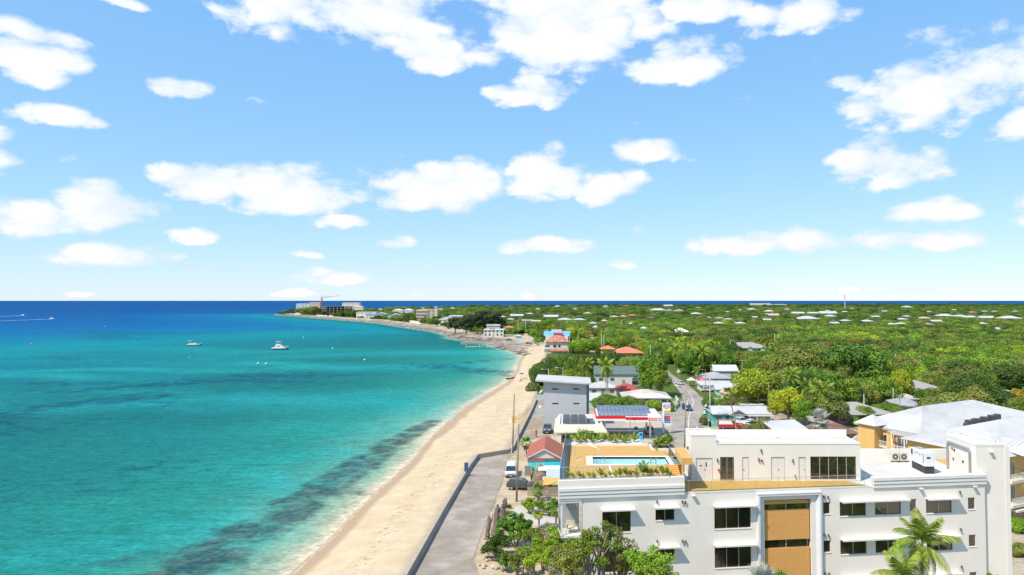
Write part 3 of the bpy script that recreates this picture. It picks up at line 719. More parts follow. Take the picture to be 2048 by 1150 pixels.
# dark rooms behind the panes are never seen: a back sheet closes the openings
mb = fmb(); mb.quad((S0 + .1, .9, .6), (S1 - .1, .9, .6), (S1 - .1, .9, ZR - .2), (S0 + .1, .9, ZR - .2)); mb.build('inner_wall', M('room_wall', (0.16, 0.14, 0.12), 0.9), WB)
for (a, b, c, d, n) in win:
    f = fmb(); t0, t1, w = 0.10, 0.16, 0.05
    f.box(a, b, t0, t1, c, c + w); f.box(a, b, t0, t1, d - w, d); f.box(a, a + w, t0, t1, c + w, d - w); f.box(b - w, b, t0, t1, c + w, d - w)
    fo = f.build('window', FRAME, WB)
    for k in range(1, n):
        x = a + (b - a) * k / n; mm = fmb(); mm.box(x - .03, x + .03, t0 - .01, t1, c + w, d - w); mm.build('mullion', ALU, fo)
    for k in range(n):
        x0 = a + w + (b - a - 2 * w) * k / n; x1 = a + w + (b - a - 2 * w) * (k + 1) / n
        p = fmb(); p.box(x0 + .005, x1 - .005, .125, .14, c + w, d - w); p.build('pane', PANE, fo)
    sl_ = fmb(); sl_.box(a - .04, b + .04, -.05, .10, c - .06, c - .003); sl_.build('sill', WHITE2, fo)
# sun shades over the wide windows
def awning(px0, px1, py, rows):
    a = FP(px0, py)[0]; b = FP(px1, py)[0]; z = FP((px0 + px1) / 2, py)[1]
    for r in rows:
        zz = z - ST * r; m = fmb(); m.box(a + .04, b - .18, -.60, -.002, zz - .07, zz + .01); o = m.build('awning', WHITE2, WB)
        m = fmb(); m.box(a + .02, b - .16, -.64, -.602, zz - .11, zz + .03); m.build('awning_edge', WHITE2, o)
awning(1201,1273,1016,(0,1)); awning(1307.5,1361,1011.5,(0,1,2)); awning(1425.5,1513.5,1008.5,(0,1,2))
awning(1678,1817,998,(0,1,2)); awning(1849,1918,994,(0,1,2))
# splayed grey frame and timber panels
K0 = FP(1514, 1000)[0]; K1 = FP(1640, 1000)[0]; zk = FP(1576, 986)[1]
m = fmb()
def ringq(m, a, b):
    (s0, s1, zt, t), (q0, q1, zq, u) = a, b
    m.quad((s0, t, .6), (q0, u, .6), (q0, u, zq), (s0, t, zt)); m.quad((q1, u, .6), (s1, t, .6), (s1, t, zt), (q1, u, zq)); m.quad((s0, t, zt), (q0, u, zq), (q1, u, zq), (s1, t, zt))
ringq(m, (K0, K1, zk, -.30), (K0 + .18, K1 - .16, zk - .16, -.30))
ringq(m, (K0 - .001, K1 + .001, zk + .001, .0), (K0, K1, zk, -.30))
ringq(m, (K0 + .18, K1 - .16, zk - .16, -.30), (C0, C1, zc1, .55))
m.build('splayed_surround', GREYF, WB)
m = fmb(); m.box(K0 - .05, K1 + .05, -.33, .05, zk + .002, zk + .10); m.build('surround_cap', WHITE2, WB)
zz = lambda py: FP(1575, py, .3)[1]
bands = [(zz(1007.5), zz(1000.5)), (zz(1079), zz(1018.5)), (zz(1079) - ST, zz(1018.5) - ST), (zz(1079) - 2 * ST, zz(1018.5) - 2 * ST)]
for i, (zb, zt) in enumerate(bands):
    m = fmb(); n = max(1, round((zt - zb) / .145)); h = (zt - zb) / n
    m.box(C0 + .02, C1 - .02, .34, .40, zb, zt)
    for k in range(n):
        e = .05 if (k == n - 1 and i > 0) else 0
        m.box(C0 + .04 + e, C1 - .04 - e, .30 + .006 * (k % 2), .339, zb + k * h + .008, zb + (k + 1) * h - .008)
    m.build('timber_panel', TIMBER, WB)
for i in range(3):
    zt, zb = bands[i][0], bands[i + 1][1]
    p = fmb(); p.box(C0 + .02, C1 - .02, .46, .48, zb - .05, zt + .05); o = p.build('ribbon_window', PANE, WB)
    p = fmb(); p.box((C0 + C1) / 2 - .04, (C0 + C1) / 2 + .04, .42, .459, zb, zt); p.build('mullion', ALU, o)
# wall lights and downlights
LAMPB = M('lamp_brass_dark', (0.12, 0.10, 0.09), 0.4, 0.05)
def wall_light(px, py, rows, big=False):
    s, z = FP(px, py)
    for r in rows:
        m = fmb(); zz_ = z - ST * r
        m.T = lambda p, s=s, zz_=zz_: FT((s + p[0], p[1], zz_ + p[2]))
        if big: m.box(-.16, .16, -.34, -.02, -.04, .05); m.box(-.05, .05, -.05, -.003, -.10, .10)
        else: m.tube([(0, -.12, -.13), (0, -.12, .13)], .065, 8); m.box(-.05, .05, -.08, -.003, -.07, .07)
        m.build('wall_light', WHITE2 if big else LAMPB, WB)
wall_light(1313.6, 1003, (0, 1)); wall_light(1364, 1003, (0, 1)); wall_light(1370, 1004, (0, 1)); wall_light(1647.5, 993, (0, 1, 2)); wall_light(1655, 994, (0, 1, 2))
wall_light(1919, 984, (0, 1, 2)); wall_light(1840, 976, (0,), True); wall_light(1947.5, 972, (0,), True); wall_light(1386, 990, (0,), True)
# ribbed parapets
def ribs(s0, s1, zt, zb, n, out=.28, name='parapet_rib'):
    h = (zt - zb) / n
    for k in range(n):
        m = fmb(); o_ = out - .03 * (k % 1); m.box(s0, s1, -out + .05 * k, .12, zt - (k + 1) * h + .055, zt - k * h); m.build(name, WHITE2, WB)
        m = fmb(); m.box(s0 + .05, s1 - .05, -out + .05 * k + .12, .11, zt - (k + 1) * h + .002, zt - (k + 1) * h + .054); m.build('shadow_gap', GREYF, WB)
PL = FP(1117, 965)[0]; PR = FP(1368, 965)[0]
zA = FP(1240, 972)[1]; zB = FP(1240, 994)[1]
m = fmb(); m.box(PL, PR, -.16, .30, zA + .004, ZPOOL); m.build('pool_parapet', WHITE, WB)
ribs(PL, PR, zA, zB, 3, .28)
ribs(PL, S0 - .05, zB - .004, FP(1140, 1007)[1], 2, .12)
RS = FP(1745, 955)[0]
m = fmb(); m.box(RS, S1 + .1, .02, .34, ZR - .6, ZPAR + .02); m.build('terrace_parapet', WHITE, WB)
ribs(RS, S1 + .1, ZPAR + .004, FP(1850, 973)[1] - .0, 3, .24)
# balcony under the overhang, with slab and corner wall
m = fmb(); m.box(PL + .25, S0 - .003, .05, 2.4, ZR - 3.55, ZR - 3.35); m.build('balcony_slab', WHITE2, WB)
m = fmb(); m.box(PL + .25, S0 - .003, 2.2, 2.4, ZR - 3.34, ZR - .2); m.build('balcony_wall', M('grey_tile', (0.40, 0.41, 0.42), 0.7, 0.15, 2.0), WB)
m = fmb(); m.box(PL + .25, PL + .29, .1, 2.19, ZR - 3.34, ZR - 2.35); m.build('balcony_glass', GLASS, WB)
m = fmb(); m.box(PL + .20, PL + .34, .0, .10, ZR - 3.34, zB - .5); m.build('balcony_post', WHITE2, WB)

# pool deck
def wf(): return MB()
zp = ZPOOL - .12
def DG(px, py): return G(px, py, zp)
dl0 = DG(1123, 956); dl1 = DG(1134, 891); dr = FT((PR - .1, .3, 0)); YBK = dl1.y
XL0, XL1 = dl0.x, dl1.x; XR = dr.x
deck_poly = [V(FT((PL + .12, .3, 0)).x, FT((PL + .12, .3, 0)).y, 0), V(dr.x, dr.y, 0), V(XR, YBK + 3.0, 0), V(XL1, YBK + 3.0, 0)]
pc = [DG(1172, 930.5), DG(1351, 930.5), DG(1345, 912.5), DG(1174, 912.5)]
PX0, PX1 = pc[3].x - .1, pc[1].x; PY0, PY1 = pc[0].y, pc[2].y
# structure under the deck
mb = wf(); pp = deck_poly
mb.quad((pp[0].x, pp[0].y, ZR - .5), (pp[3].x, pp[3].y, ZR - .5), (pp[3].x, pp[3].y, zp - .06), (pp[0].x, pp[0].y, zp - .06))
mb.quad((pp[1].x, pp[1].y, ZR - .5), (pp[2].x, pp[2].y, ZR - .5), (pp[2].x, pp[2].y, zp - .06), (pp[1].x, pp[1].y, zp - .06))
mb.quad((pp[2].x, pp[2].y, ZR - .5), (pp[3].x, pp[3].y, ZR - .5), (pp[3].x, pp[3].y, zp), (pp[2].x, pp[2].y, zp))
mb.build('deck_side_wall', WHITE, WB)
def deck_boards(name, xs, y0f, y1f, z, hole=None):
    mb = wf(); x0, x1, w = xs; x = x0
    while x < x1 - 1e-3:
        xe = min(x + w, x1); a = x + .006; b = xe - .006
        segs = [(y0f((a + b) / 2), y1f((a + b) / 2))]
        if hole and hole[0] < (a + b) / 2 < hole[1]: segs = [(segs[0][0], hole[2]), (hole[3], segs[0][1])]
        for (u, v) in segs:
            if v - u > .05: mb.box(a, b, u, v, z - .04, z + random.uniform(-.002, .002))
        x = xe
    o = mb.build(name, DECK, WB); o['kind'] = 'stuff'; return o
front = lambda x: FA.y + (x - FA.x) * math.tan(YAW) + .32
deck_boards('deck_boards', (XL0 + .3, XR, .21), front, lambda x: YBK, zp, (PX0, PX1, PY0, PY1))
mb = wf(); 
for (a, b, c, d) in ((XL0, PX0, None, YBK), (PX1, XR, None, YBK), (PX0, PX1, None, PY0), (PX0, PX1, PY1, YBK)): mb.quad((a, front(a) if c is None else c, zp - .07), (b, front(b) if c is None else c, zp - .07), (b, d, zp - .07), (a, d, zp - .07))
mb.build('deck_underlay', DECKL, WB)
mb = wf(); mb.box(XL0 + .62, XL0 + .70, front(XL0) + .3, YBK, zp - .03, zp + .004); mb.build('deck_drain', DARK, WB)
mb = wf(); mb.box(XL0 + .0, XL0 + .28, front(XL0), YBK, zp - .05, zp + .10); mb.build('deck_kerb', WHITE2, WB)
# pool: coping, tiled basin with steps, water
COP = M('pool_coping', (0.80, 0.79, 0.76), 0.6, 0.04)
TILE = M('pool_tile', (0.72, 0.90, 0.89), 0.4, 0.05, 3.0)
mb = wf(); w = .32; wl_ = .62
mb.box(PX0, PX0 + wl_, PY0, PY1, zp - .2, zp + .03); mb.box(PX1 - w * 1.6, PX1, PY0, PY1, zp - .2, zp + .03)
mb.box(PX0 + wl_, PX1 - w * 1.6, PY0, PY0 + w, zp - .2, zp + .03); mb.box(PX0 + wl_, PX1 - w * 1.6, PY1 - w, PY1, zp - .2, zp + .03)
pool = mb.build('pool_coping', COP, WB)
mb = wf(); a, b, c, d = PX0 + wl_, PX1 - w * 1.6, PY0 + w, PY1 - w; zb_ = zp - .85
mb.quad((a,c,zb_), (b,c,zb_), (b,d,zb_), (a,d,zb_)); mb.quad((a,c,zb_), (a,c,zp), (b,c,zp), (b,c,zb_)); mb.quad((a,d,zb_), (b,d,zb_), (b,d,zp), (a,d,zp)); mb.quad((a,c,zb_), (a,d,zb_), (a,d,zp), (a,c,zp)); mb.quad((b,c,zb_), (b,c,zp), (b,d,zp), (b,d,zb_))
mb.build('pool_basin', TILE, pool)
for k in range(4):
    mb = wf(); mb.box(a + .003 + k * .36, a + (k + 1) * .36, c + .003, d - .003, zb_ + .002, zp - .2 - .16 * k); mb.build('pool_step', M('pool_step_tile', (0.45, 0.70, 0.73), 0.4, 0.05), pool)
PW = newmat('pool_water'); L_ = PW.node_tree.links
o_ = nd(PW, 'ShaderNodeOutputMaterial'); tr = nd(PW, 'ShaderNodeBsdfTransparent'); tr.inputs[0].default_value = (0.78, 0.965, 0.97, 1)
gl = nd(PW, 'ShaderNodeBsdfGlossy'); gl.inputs['Roughness'].default_value = .05; fr = nd(PW, 'ShaderNodeFresnel'); fr.inputs[0].default_value = 1.33
nz_ = nd(PW, 'ShaderNodeTexNoise'); nz_.inputs['Scale'].default_value = 2.5; bp_ = nd(PW, 'ShaderNodeBump'); bp_.inputs['Distance'].default_value = .03
ge_ = nd(PW, 'ShaderNodeNewGeometry'); L_.new(ge_.outputs['Position'], nz_.inputs['Vector']); L_.new(nz_.outputs['Fac'], bp_.inputs['Height']); L_.new(bp_.outputs[0], gl.inputs['Normal']); L_.new(bp_.outputs[0], fr.inputs['Normal'])
mx_ = nd(PW, 'ShaderNodeMixShader'); L_.new(fr.outputs[0], mx_.inputs[0]); L_.new(tr.outputs[0], mx_.inputs[1]); L_.new(gl.outputs[0], mx_.inputs[2]); L_.new(mx_.outputs[0], o_.inputs[0])
mb = wf(); mb.quad((a + .002,c + .002,zp - .07), (b - .002,c + .002,zp - .07), (b - .002,d - .002,zp - .07), (a + .002,d - .002,zp - .07)); mb.build('pool_water', PW, pool)
# ladder and the long curved handrail
mb = wf()
for dx in (0, .5): mb.tube([(b - 1.8 + dx, c + .25, zb_ + .3), (b - 1.8 + dx, c + .25, zp + .5), (b - 1.8 + dx, c + .05, zp + .72), (b - 1.8 + dx, c - .2, zp + .5), (b - 1.8 + dx, c - .22, zp)], .025, 6)
for k in range(4): mb.tube([(b - 1.8, c + .25, zb_ + .4 + .28 * k), (b - 1.3, c + .25, zb_ + .4 + .28 * k)], .02, 5)
mb.build('pool_ladder', CHROME, pool)
mb = wf(); q0 = V(a - 1.6, d + .5, zp)
mb.tube([q0 + V(0, -1.5, .0), q0 + V(-.2, -.6, .9), q0 + V(.1, 0, 1.2), q0 + V(1.2, .1, 1.15), q0 + V(2.3, -.5, .8), q0 + V(2.7, -1.2, -.1)], .025, 6); mb.build('pool_handrail', CHROME, pool)
for k in range(2):
    mb = wf(); mb.cyl((q0.x + .1 + .3 * k, q0.y - 2.0, zp + .003), .09, .06, 10); mb.build('floor_light', WHITE2, WB)
mb = wf(); sx_ = DG(1219, 931).x; mb.box(sx_ - .09, sx_ + .09, front(sx_) + .5, PY0 - .002, zp - .03, zp + .006); mb.build('deck_strip', WHITE2, WB)
# glass balustrade with slim rail
def rail(p, q, z, h, name='glass_panel', n=None):
    p, q = V(*p), V(*q); L0 = (q - p).length; n = n or max(1, round(L0 / 2.2)); t = (q - p).normalized(); nn = V(-t.y, t.x, 0) * .012
    for k in range(n):
        a_ = p + t * (L0 * k / n + .01); b_ = p + t * (L0 * (k + 1) / n - .01); mb = wf(); mb.prism([a_ - nn, b_ - nn, b_ + nn, a_ + nn], z, z + h); mb.build(name, GLASS, WB)
    mb = wf(); mb.tube([p + V(0,0,z + h + .02), q + V(0,0,z + h + .02)], .022, 6); mb.build('handrail', ALU, WB)
    mb = wf(); mb.prism([p - nn * 2.4, q - nn * 2.4, q + nn * 2.4, p + nn * 2.4], z - .02, z + .10); mb.build('rail_channel', ALU, WB)
fL = FT((PL + .12, .1, 0)); fR = FT((PR - .15, .1, 0))
rail((fL.x, fL.y, 0), (fR.x - 1.2, FT((PR - 1.35, .1, 0)).y, 0), ZPOOL + .01, 1.05)
rail((fL.x + .02, fL.y + .1, 0), (XL1 - .05, YBK + 2.9, 0), zp + .12, 1.05)
rail((XL1, YBK + 2.9, 0), (XR - 2.2, YBK + 2.9, 0), zp + .02, 1.0)
# planter strips
SOIL = M('planter_soil', (0.16, 0.11, 0.07), 0.95, 0.2, 4.0)
PEB = M('pale_pebbles', (0.62, 0.58, 0.50), 0.9, 0.3, 6.0, .03)
mb = wf(); mb.box(XL1 + .1, XR - 2.1, YBK + .02, YBK + 2.8, zp - .3, zp + .12); mb.build('planter_bed', PEB, WB)
mb = wf(); mb.box(XL1, XR - 1.6, YBK - .18, YBK + .018, zp - .3, zp + .20); mb.build('planter_kerb', WHITE2, WB)
nx = DG(1306, 900)
mb = wf(); mb.box(nx.x, nx.x + 2.4, nx.y, YBK - .19, zp - .05, zp + .16); mb.build('planter_bed', SOIL, WB)
mb = wf(); mb.box(nx.x - .15, nx.x + 2.5, nx.y - .16, nx.y - .004, zp - .05, zp + .2); mb.box(nx.x - .15, nx.x - .004, nx.y, YBK - .19, zp - .05, zp + .2); mb.build('planter_kerb', WHITE2, WB)
mb = wf(); ft = lambda x: front(x)
x0 = XL0 + .35; x1 = XR - .9
mb.prism([V(x0, ft(x0) - .02, 0), V(x1, ft(x1) - .02, 0), V(x1, ft(x1) + .7, 0), V(x0, ft(x0) + .7, 0)], zp - .02, zp + .10); mb.build('planter_bed', PEB, WB)

# lower deck in front of the penthouse
PHY = G(1383, 961.5, ZR).y; PHX0 = G(1383, 961.5, ZR).x; PHX1 = G(1719, 960, ZR).x; PHT = G(1433, 961, ZR).x
mb = wf(); x0 = XR + .45; x1 = G(1737, 969, ZR).x
n = 16
for k in range(n):
    u = k / n; v = (k + 1) / n
    def P_(x, s): 
        yf = FA.y + (x - FA.x) * math.tan(YAW); return V(x, yf + (PHY - yf) * s, 0)
    mb.prism([P_(x0, u + .008), P_(x1 - 1.6 * u, u + .008), P_(x1 - 1.6 * v, v - .008), P_(x0, v - .008)], ZR - .035, ZR + .002)
o = mb.build('deck_boards', DECK, WB); o['kind'] = 'stuff'
mb = wf(); yf = lambda x: FA.y + (x - FA.x) * math.tan(YAW)
mb.quad((XR, yf(XR), ZR - .04), (pR.x, yf(pR.x), ZR - .04), (pR.x, YB, ZR - .04), (XR, YB, ZR - .04)); mb.build('roof_slab', ROOFW, WB)
mb = fmb(); e0 = FP(1372, 985)[0]; mb.box(e0, RS - .02, -.02, .10, ZR - .10, ZR + .03); mb.build('deck_edge', WHITE2, WB)
# cable rail of the lower deck
mb = fmb(); mb.tube([(e0 + .1, .06, ZR + 1.02), (RS - .4, .06, ZR + 1.02)], .02, 5)
mb.build('handrail', ALU, WB)
for k in range(9):
    s_ = e0 + .3 + (RS - .7 - e0 - .3) * k / 8; mb = fmb(); mb.tube([(s_, .06, ZR + .003), (s_, .06, ZR + 1.0)], .015, 5); mb.build('rail_post', ALU, WB)
    if k < 8:
        s2 = e0 + .3 + (RS - .7 - e0 - .3) * (k + 1) / 8; mb = fmb(); mb.box(s_ + .03, s2 - .03, .05, .062, ZR + .08, ZR + .98); mb.build('glass_panel', GLASS, WB)
# stair well between pool deck and penthouse: timber box, steps and dark slot
mb = wf(); hx0, hx1 = XR + .02, PHX0 - .55; hy0, hy1 = G(1345, 918, zp + 1.6).y, G(1345, 886, zp + 2.1).y
for k in range(11):
    yy = hy0 + (hy1 - hy0) * k / 11; mb.box(hx0, hx1, yy, yy + (hy1 - hy0) / 11 - .03, zp + 1.6, zp + 1.68)
o = mb.build('timber_roof', TIMBER, WB)
mb = wf(); mb.box(hx0, hx0 + .12, hy0, hy1, zp - .6, zp + 1.595); mb.box(hx0 + .125, hx1, hy1 - .1, hy1, zp - .6, zp + 1.59); mb.build('timber_screen', TIMBER, WB)
mb = wf(); mb.box(hx0 + .13, hx1, hy0, hy0 + .08, zp + 1.1, zp + 1.59); mb.build('timber_fascia', TIMBER, WB)
for k in range(6):
    mb = wf(); yy = FT((PR + .2, 1.0, 0)).y + k * .34; mb.box(XR + .06, XR + .06 + 1.1, yy, yy + .33, ZR + .004, ZR + .18 * (6 - k)) if False else mb.box(XR - 1.25, XR - .05, front(XR) + .35 + k * .3, front(XR) + .35 + (k + 1) * .3 - .01, zp + .004, zp + .10 + .10 * k); mb.build('step', TIMBER, WB)
rail((XR - .02, front(XR) + .25, 0), (XR - .02, PY1 + .6, 0), zp + .02, 1.05)
# penthouse
PHB = G(1700, 873, ZR + 3.5).y
HT = AT(1550, 888.5, PHY).z; HT2 = AT(1410, 871.5, PHY).z
pdoors = [(1391.5, 1425.5, 916), (1440, 1468, 914), (1484, 1498, 914), (1542, 1570, 914), (1597, 1612, 914), (1620.5, 1712, 913)]
holes2 = []
for (a_, b_, t_) in pdoors:
    pa = AT(a_, t_, PHY); pb = AT(b_, t_, PHY); holes2.append((pa.x, pb.x, ZR + .02 if a_ < 1600 else ZR + .12, pa.z))
mb = wf(); mb.T = lambda p: V(p[0], PHY + p[1], p[2])
wall_with_holes(mb, PHX0, PHX1, ZR, HT, holes2, .16)
mb.quad((PHX0, 0, HT), (PHT, 0, HT), (PHT, 0, HT2), (PHX0, 0, HT2))
mb.T = None
mb.quad((PHX0, PHY, ZR), (PHX0, PHY, HT2), (PHX0, PHB, HT2), (PHX0, PHB, ZR)); mb.quad((PHT, PHY, HT), (PHT, PHB, HT), (PHT, PHB, HT2), (PHT, PHY, HT2))
mb.quad((PHX1, PHY, ZR), (PHX1, PHB, ZR), (PHX1, PHB, HT), (PHX1, PHY, HT)); mb.quad((PHX0, PHB, ZR), (PHX0, PHB, HT2), (PHX1, PHB, HT2), (PHX1, PHB, ZR))
mb.build('penthouse_wall', WHITE, WB)
mb = wf(); mb.quad((PHT, PHY, HT - .05), (PHX1, PHY, HT - .05), (PHX1, PHB, HT - .05), (PHT, PHB, HT - .05)); mb.quad((PHX0, PHY, HT2 - .05), (PHT, PHY, HT2 - .05), (PHT, PHB, HT2 - .05), (PHX0, PHB, HT2 - .05)); mb.build('penthouse_roof', M('white_roof_coat', (0.70, 0.69, 0.67), 0.7, 0.03, 0.6), WB)
mb = wf(); mb.box(PHX0 - .03, PHT + .03, PHY - .03, PHY + .2, HT2 - .002, HT2 + .10); mb.box(PHX0 - .03, PHX0 + .2, PHY + .2, PHB + .03, HT2 - .002, HT2 + .10); mb.box(PHT - .2, PHT + .03, PHY + .2, PHB, HT2 - .002, HT2 + .10); mb.box(PHX0 + .2, PHT - .2, PHB - .2, PHB + .03, HT2 - .002, HT2 + .10)
mb.box(PHT + .03, PHX1 + .03, PHY - .03, PHY + .2, HT - .002, HT + .10); mb.box(PHX1 - .2, PHX1 + .03, PHY + .2, PHB, HT - .002, HT + .10); mb.box(PHT + .03, PHX1 - .2, PHB - .2, PHB + .03, HT - .002, HT + .10)
mb.build('roof_coping', WHITE2, WB)
DOORW = M('door_white', (0.74, 0.70, 0.66), 0.5, 0.03)
for i, h in enumerate(holes2):
    a_, b_, c_, d_ = h; y = PHY
    if i == 5:
        mb = wf(); w = .06
        mb.box(a_, b_, y + .06, y + .13, c_, c_ + w); mb.box(a_, b_, y + .06, y + .13, d_ - w, d_); mb.box(a_, a_ + w, y + .06, y + .13, c_ + w, d_ - w); mb.box(b_ - w, b_, y + .06, y + .13, c_ + w, d_ - w)
        fo = mb.build('window', FRAME, WB)
        for k in range(5):
            x0 = a_ + w + (b_ - a_ - 2 * w) * k / 5; x1 = a_ + w + (b_ - a_ - 2 * w) * (k + 1) / 5
            mb = wf(); mb.box(x0 + .004, x1 - .004, y + .09, y + .10, c_ + w, d_ - w); mb.build('pane', PANE, fo)
            if k: mb = wf(); mb.box(x0 - .03, x0 + .03, y + .05, y + .12, c_ + w, d_ - w); mb.build('mullion', M('mullion_pink_grey', (0.42, 0.34, 0.31), 0.5), fo)
        continue
    leaves = 2 if i in (0, 1, 3) else 1
    mb = wf(); w = .05; mb.box(a_, a_ + w, y + .02, y + .14, c_, d_); mb.box(b_ - w, b_, y + .02, y + .14, c_, d_); mb.box(a_ + w, b_ - w, y + .02, y + .14, d_ - w, d_)
    do = mb.build('door_frame', FRAME if i == 1 else M('door_frame_tan', (0.52, 0.44, 0.35), 0.7), WB)
    for k in range(leaves):
        x0 = a_ + w + (b_ - a_ - 2 * w) * k / leaves; x1 = a_ + w + (b_ - a_ - 2 * w) * (k + 1) / leaves
        mb = wf(); mb.box(x0 + .006, x1 - .006, y + .07, y + .11, c_, d_ - w)
        mb.build('door_leaf', PANE if i == 1 else DOORW, do)
        if i == 1:
            mb = wf(); mb.box(x0 + .006, x0 + .09, y + .055, y + .069, c_, d_ - w); mb.box(x1 - .09, x1 - .006, y + .055, y + .069, c_, d_ - w); mb.box(x0 + .09, x1 - .09, y + .055, y + .069, c_, c_ + .14); mb.build('door_stile', FRAME, do)
    hx = (a_ + b_) / 2 + .06 if leaves == 2 else (a_ + .16 if i == 2 else b_ - .16)
    mb = wf(); mb.box(hx - .07, hx + .05, y + .02, y + .06, c_ + 1.0, c_ + 1.05); mb.build('door_handle', ALU, do)
    if i == 0:
        mb = wf(); mb.box(hx + .08, hx + .19, y + .062, y + .069, c_ + 1.25, c_ + 1.7); mb.build('vision_panel', DARK, do)
        mb = wf(); mb.box(a_ + .35, a_ + .62, y + .062, y + .069, c_ + 1.33, c_ + 1.43); mb.build('warning_sign', REDP, do)
    if i in (0, 3, 4):
        xs = {0: b_ - .42, 3: a_ + .25, 4: a_ + .22}[i]
        mb = wf(); mb.box(xs, xs + .26, y + .060, y + .069, c_ + 1.42, c_ + 1.56); mb.build('notice', M('notice_print', (0.66, 0.69, 0.80), 0.6, 0.1, 30), do)
    if i == 2:
        mb = wf(); mb.box(a_ + .2, b_ - .2, y + .062, y + .069, c_ + .3, c_ + .85); mb.build('louvre', M('louvre_white', (0.72, 0.71, 0.69), 0.6, 0.1, 40), do)
def ph_light(px, py, mat=LAMPB, r=.06, h=.16):
    p = AT(px, py, PHY); mb = wf(); mb.tube([(p.x, PHY - .10, p.z - h), (p.x, PHY - .10, p.z + h)], r, 8); mb.box(p.x - .04, p.x + .04, PHY - .09, PHY - .003, p.z - .05, p.z + .05); mb.build('wall_light', mat, WB)
for q_ in ((1434.5, 920), (1517, 919), (1585, 921), (1522, 901)): ph_light(*q_)
for q_ in ((1437, 939.5), (1523, 920.5)): ph_light(*q_, mat=REDP, r=.09, h=.09)
ph_light(1590, 952, h=.1)
p = AT(1379, 894, PHY + 1.2); mb = wf(); mb.tube([(PHX0 - .1, PHY + 1.5, ZR + 2.6), (PHX0 - .1, PHY + 1.5, ZR + 2.9)], .07, 8); mb.box(PHX0 - .09, PHX0 - .003, PHY + 1.45, PHY + 1.55, ZR + 2.7, ZR + 2.8); mb.build('wall_light', LAMPB, WB)
for (px, py) in ((1394, 856), (1554, 871)):
    q_ = G(px, py + 3, HT + .1 if px > 1433 else HT2 + .1); mb = wf(); mb.cyl((q_.x, min(q_.y, PHB - .1), q_.z - .02), .05, .32, 8); mb.build('vent_pipe', WHITE2, WB)
# terrace on the right: back parapet and stair tower
tb = G(1725, 918, ZR).y; txl, txr = PHX1, G(1832, 918, ZR).x
mb = wf(); mb.box(G(1700, 918, ZR).x, G(1900, 916, ZR).x, tb, tb + .25, ZR - .03, ZR + 1.05); mb.build('terrace_parapet', WHITE, WB)
TY = pR.y + .35; TX0 = max(AT(1952, 893, TY).x, pR.x - .6); TX1 = AT(2009, 893, TY).x; TZ = AT(1952, 893, TY).z; TYB = G(1894, 872, TZ).y
mb = wf(); mb.box(TX0, TX1, TY, TYB, .5, TZ); mb.build('stair_tower', WHITE, WB)
mb = wf(); mb.box(TX1 + .003, TX1 + .42, TY - .06, TY + .6, .5, TZ - .02); mb.build('tower_pier', WHITE2, WB)
mb = wf(); mb.box(TX0 - .02, TX0 + .25, TY - .02, TYB + .02, TZ + .002, TZ + .22); mb.box(TX1 - .25, TX1 + .02, TY - .02, TYB + .02, TZ + .002, TZ + .22); mb.box(TX0 + .25, TX1 - .25, TY - .02, TY + .2, TZ + .002, TZ + .22); mb.box(TX0 + .25, TX1 - .25, TYB - .2, TYB + .02, TZ + .002, TZ + .22); mb.build('roof_coping', WHITE2, WB)
mb = wf(); mb.tube([(TX1 - .6, TY + .4, TZ + .3), (TX1 - 1.6, TYB - .3, TZ + .32)], .03, 6); mb.tube([(TX1 - .6, TY + .4, TZ), (TX1 - .6, TY + .4, TZ + .5)], .025, 5); mb.build('roof_cable_rail', CHROME, WB)
mb = wf(); q_ = AT(1981, 903, TY); mb.box(q_.x - .16, q_.x + .16, TY - .34, TY - .02, q_.z - .04, q_.z + .05); mb.build('wall_light', WHITE2, WB)
# conduit loop on the tower's side
mb = wf(); xx = TX0 - .14; ya, yb = TYB - .3, TY + .9
mb.tube([(xx, ya, ZR), (xx, ya, TZ - .65), (xx, ya - .15, TZ - .45), (xx, yb + .2, TZ - .45), (xx, yb, TZ - .62), (xx, yb, ZR)], .10, 8); mb.build('conduit', M('galvanised_pipe', (0.40, 0.40, 0.40), 0.4, 0.08, metal=0.5), WB)
mb = wf(); mb.box(TX0 - .04, TX0 - .002, TYB - 2.6, TYB - 1.7, ZR, ZR + 2.0); mb.build('tower_door', DOORW, WB)
for (dy, dz, mt) in ((-1.0, 2.2, REDP), (-1.4, 2.1, DARK), (-2.9, 1.3, DARK), (-1.2, 1.2, REDP)):
    mb = wf(); mb.box(TX0 - .08, TX0 - .003, TYB + dy - .09, TYB + dy + .09, ZR + dz - .1, ZR + dz + .1); mb.build('alarm_box', mt, WB)

# things on the roof
gb = G(1850, 948, ZR)
gen = thing('roof_generator', 'white boxed generator on a dark steel base on the flat roof', 'generator', (gb.x, gb.y, ZR))
mb = wf(); gx0, gx1 = gb.x + .05, gb.x + 1.1; gy0, gy1 = gb.y + .1, gb.y + 3.0
mb.box(gx0, gx1, gy0, gy1, ZR + .7, ZR + 2.0); mb.build('enclosure', M('generator_white', (0.66, 0.67, 0.68), 0.4, 0.04), gen)
mb = wf(); mb.box(gx0 + .08, gx1 - .08, gy0 + .1, gy1 - .1, ZR + .002, ZR + .698); mb.build('base_tank', M('generator_base', (0.055, 0.045, 0.045), 0.6, 0.2), gen)
for k in range(4):
    mb = wf(); mb.box(gx0 - .02, gx0 - .002, gy0 + .5 + k * .45, gy0 + .62 + k * .45, ZR + 1.7 - .1 * (k % 2), ZR + 1.82 - .1 * (k % 2)); mb.build('latch', DARK, gen)
mb = wf(); mb.box(gx0 - .025, gx0 - .002, gy1 - .5, gy1 - .2, ZR + 1.4, ZR + 1.9); mb.build('vent_grille', DARK, gen)
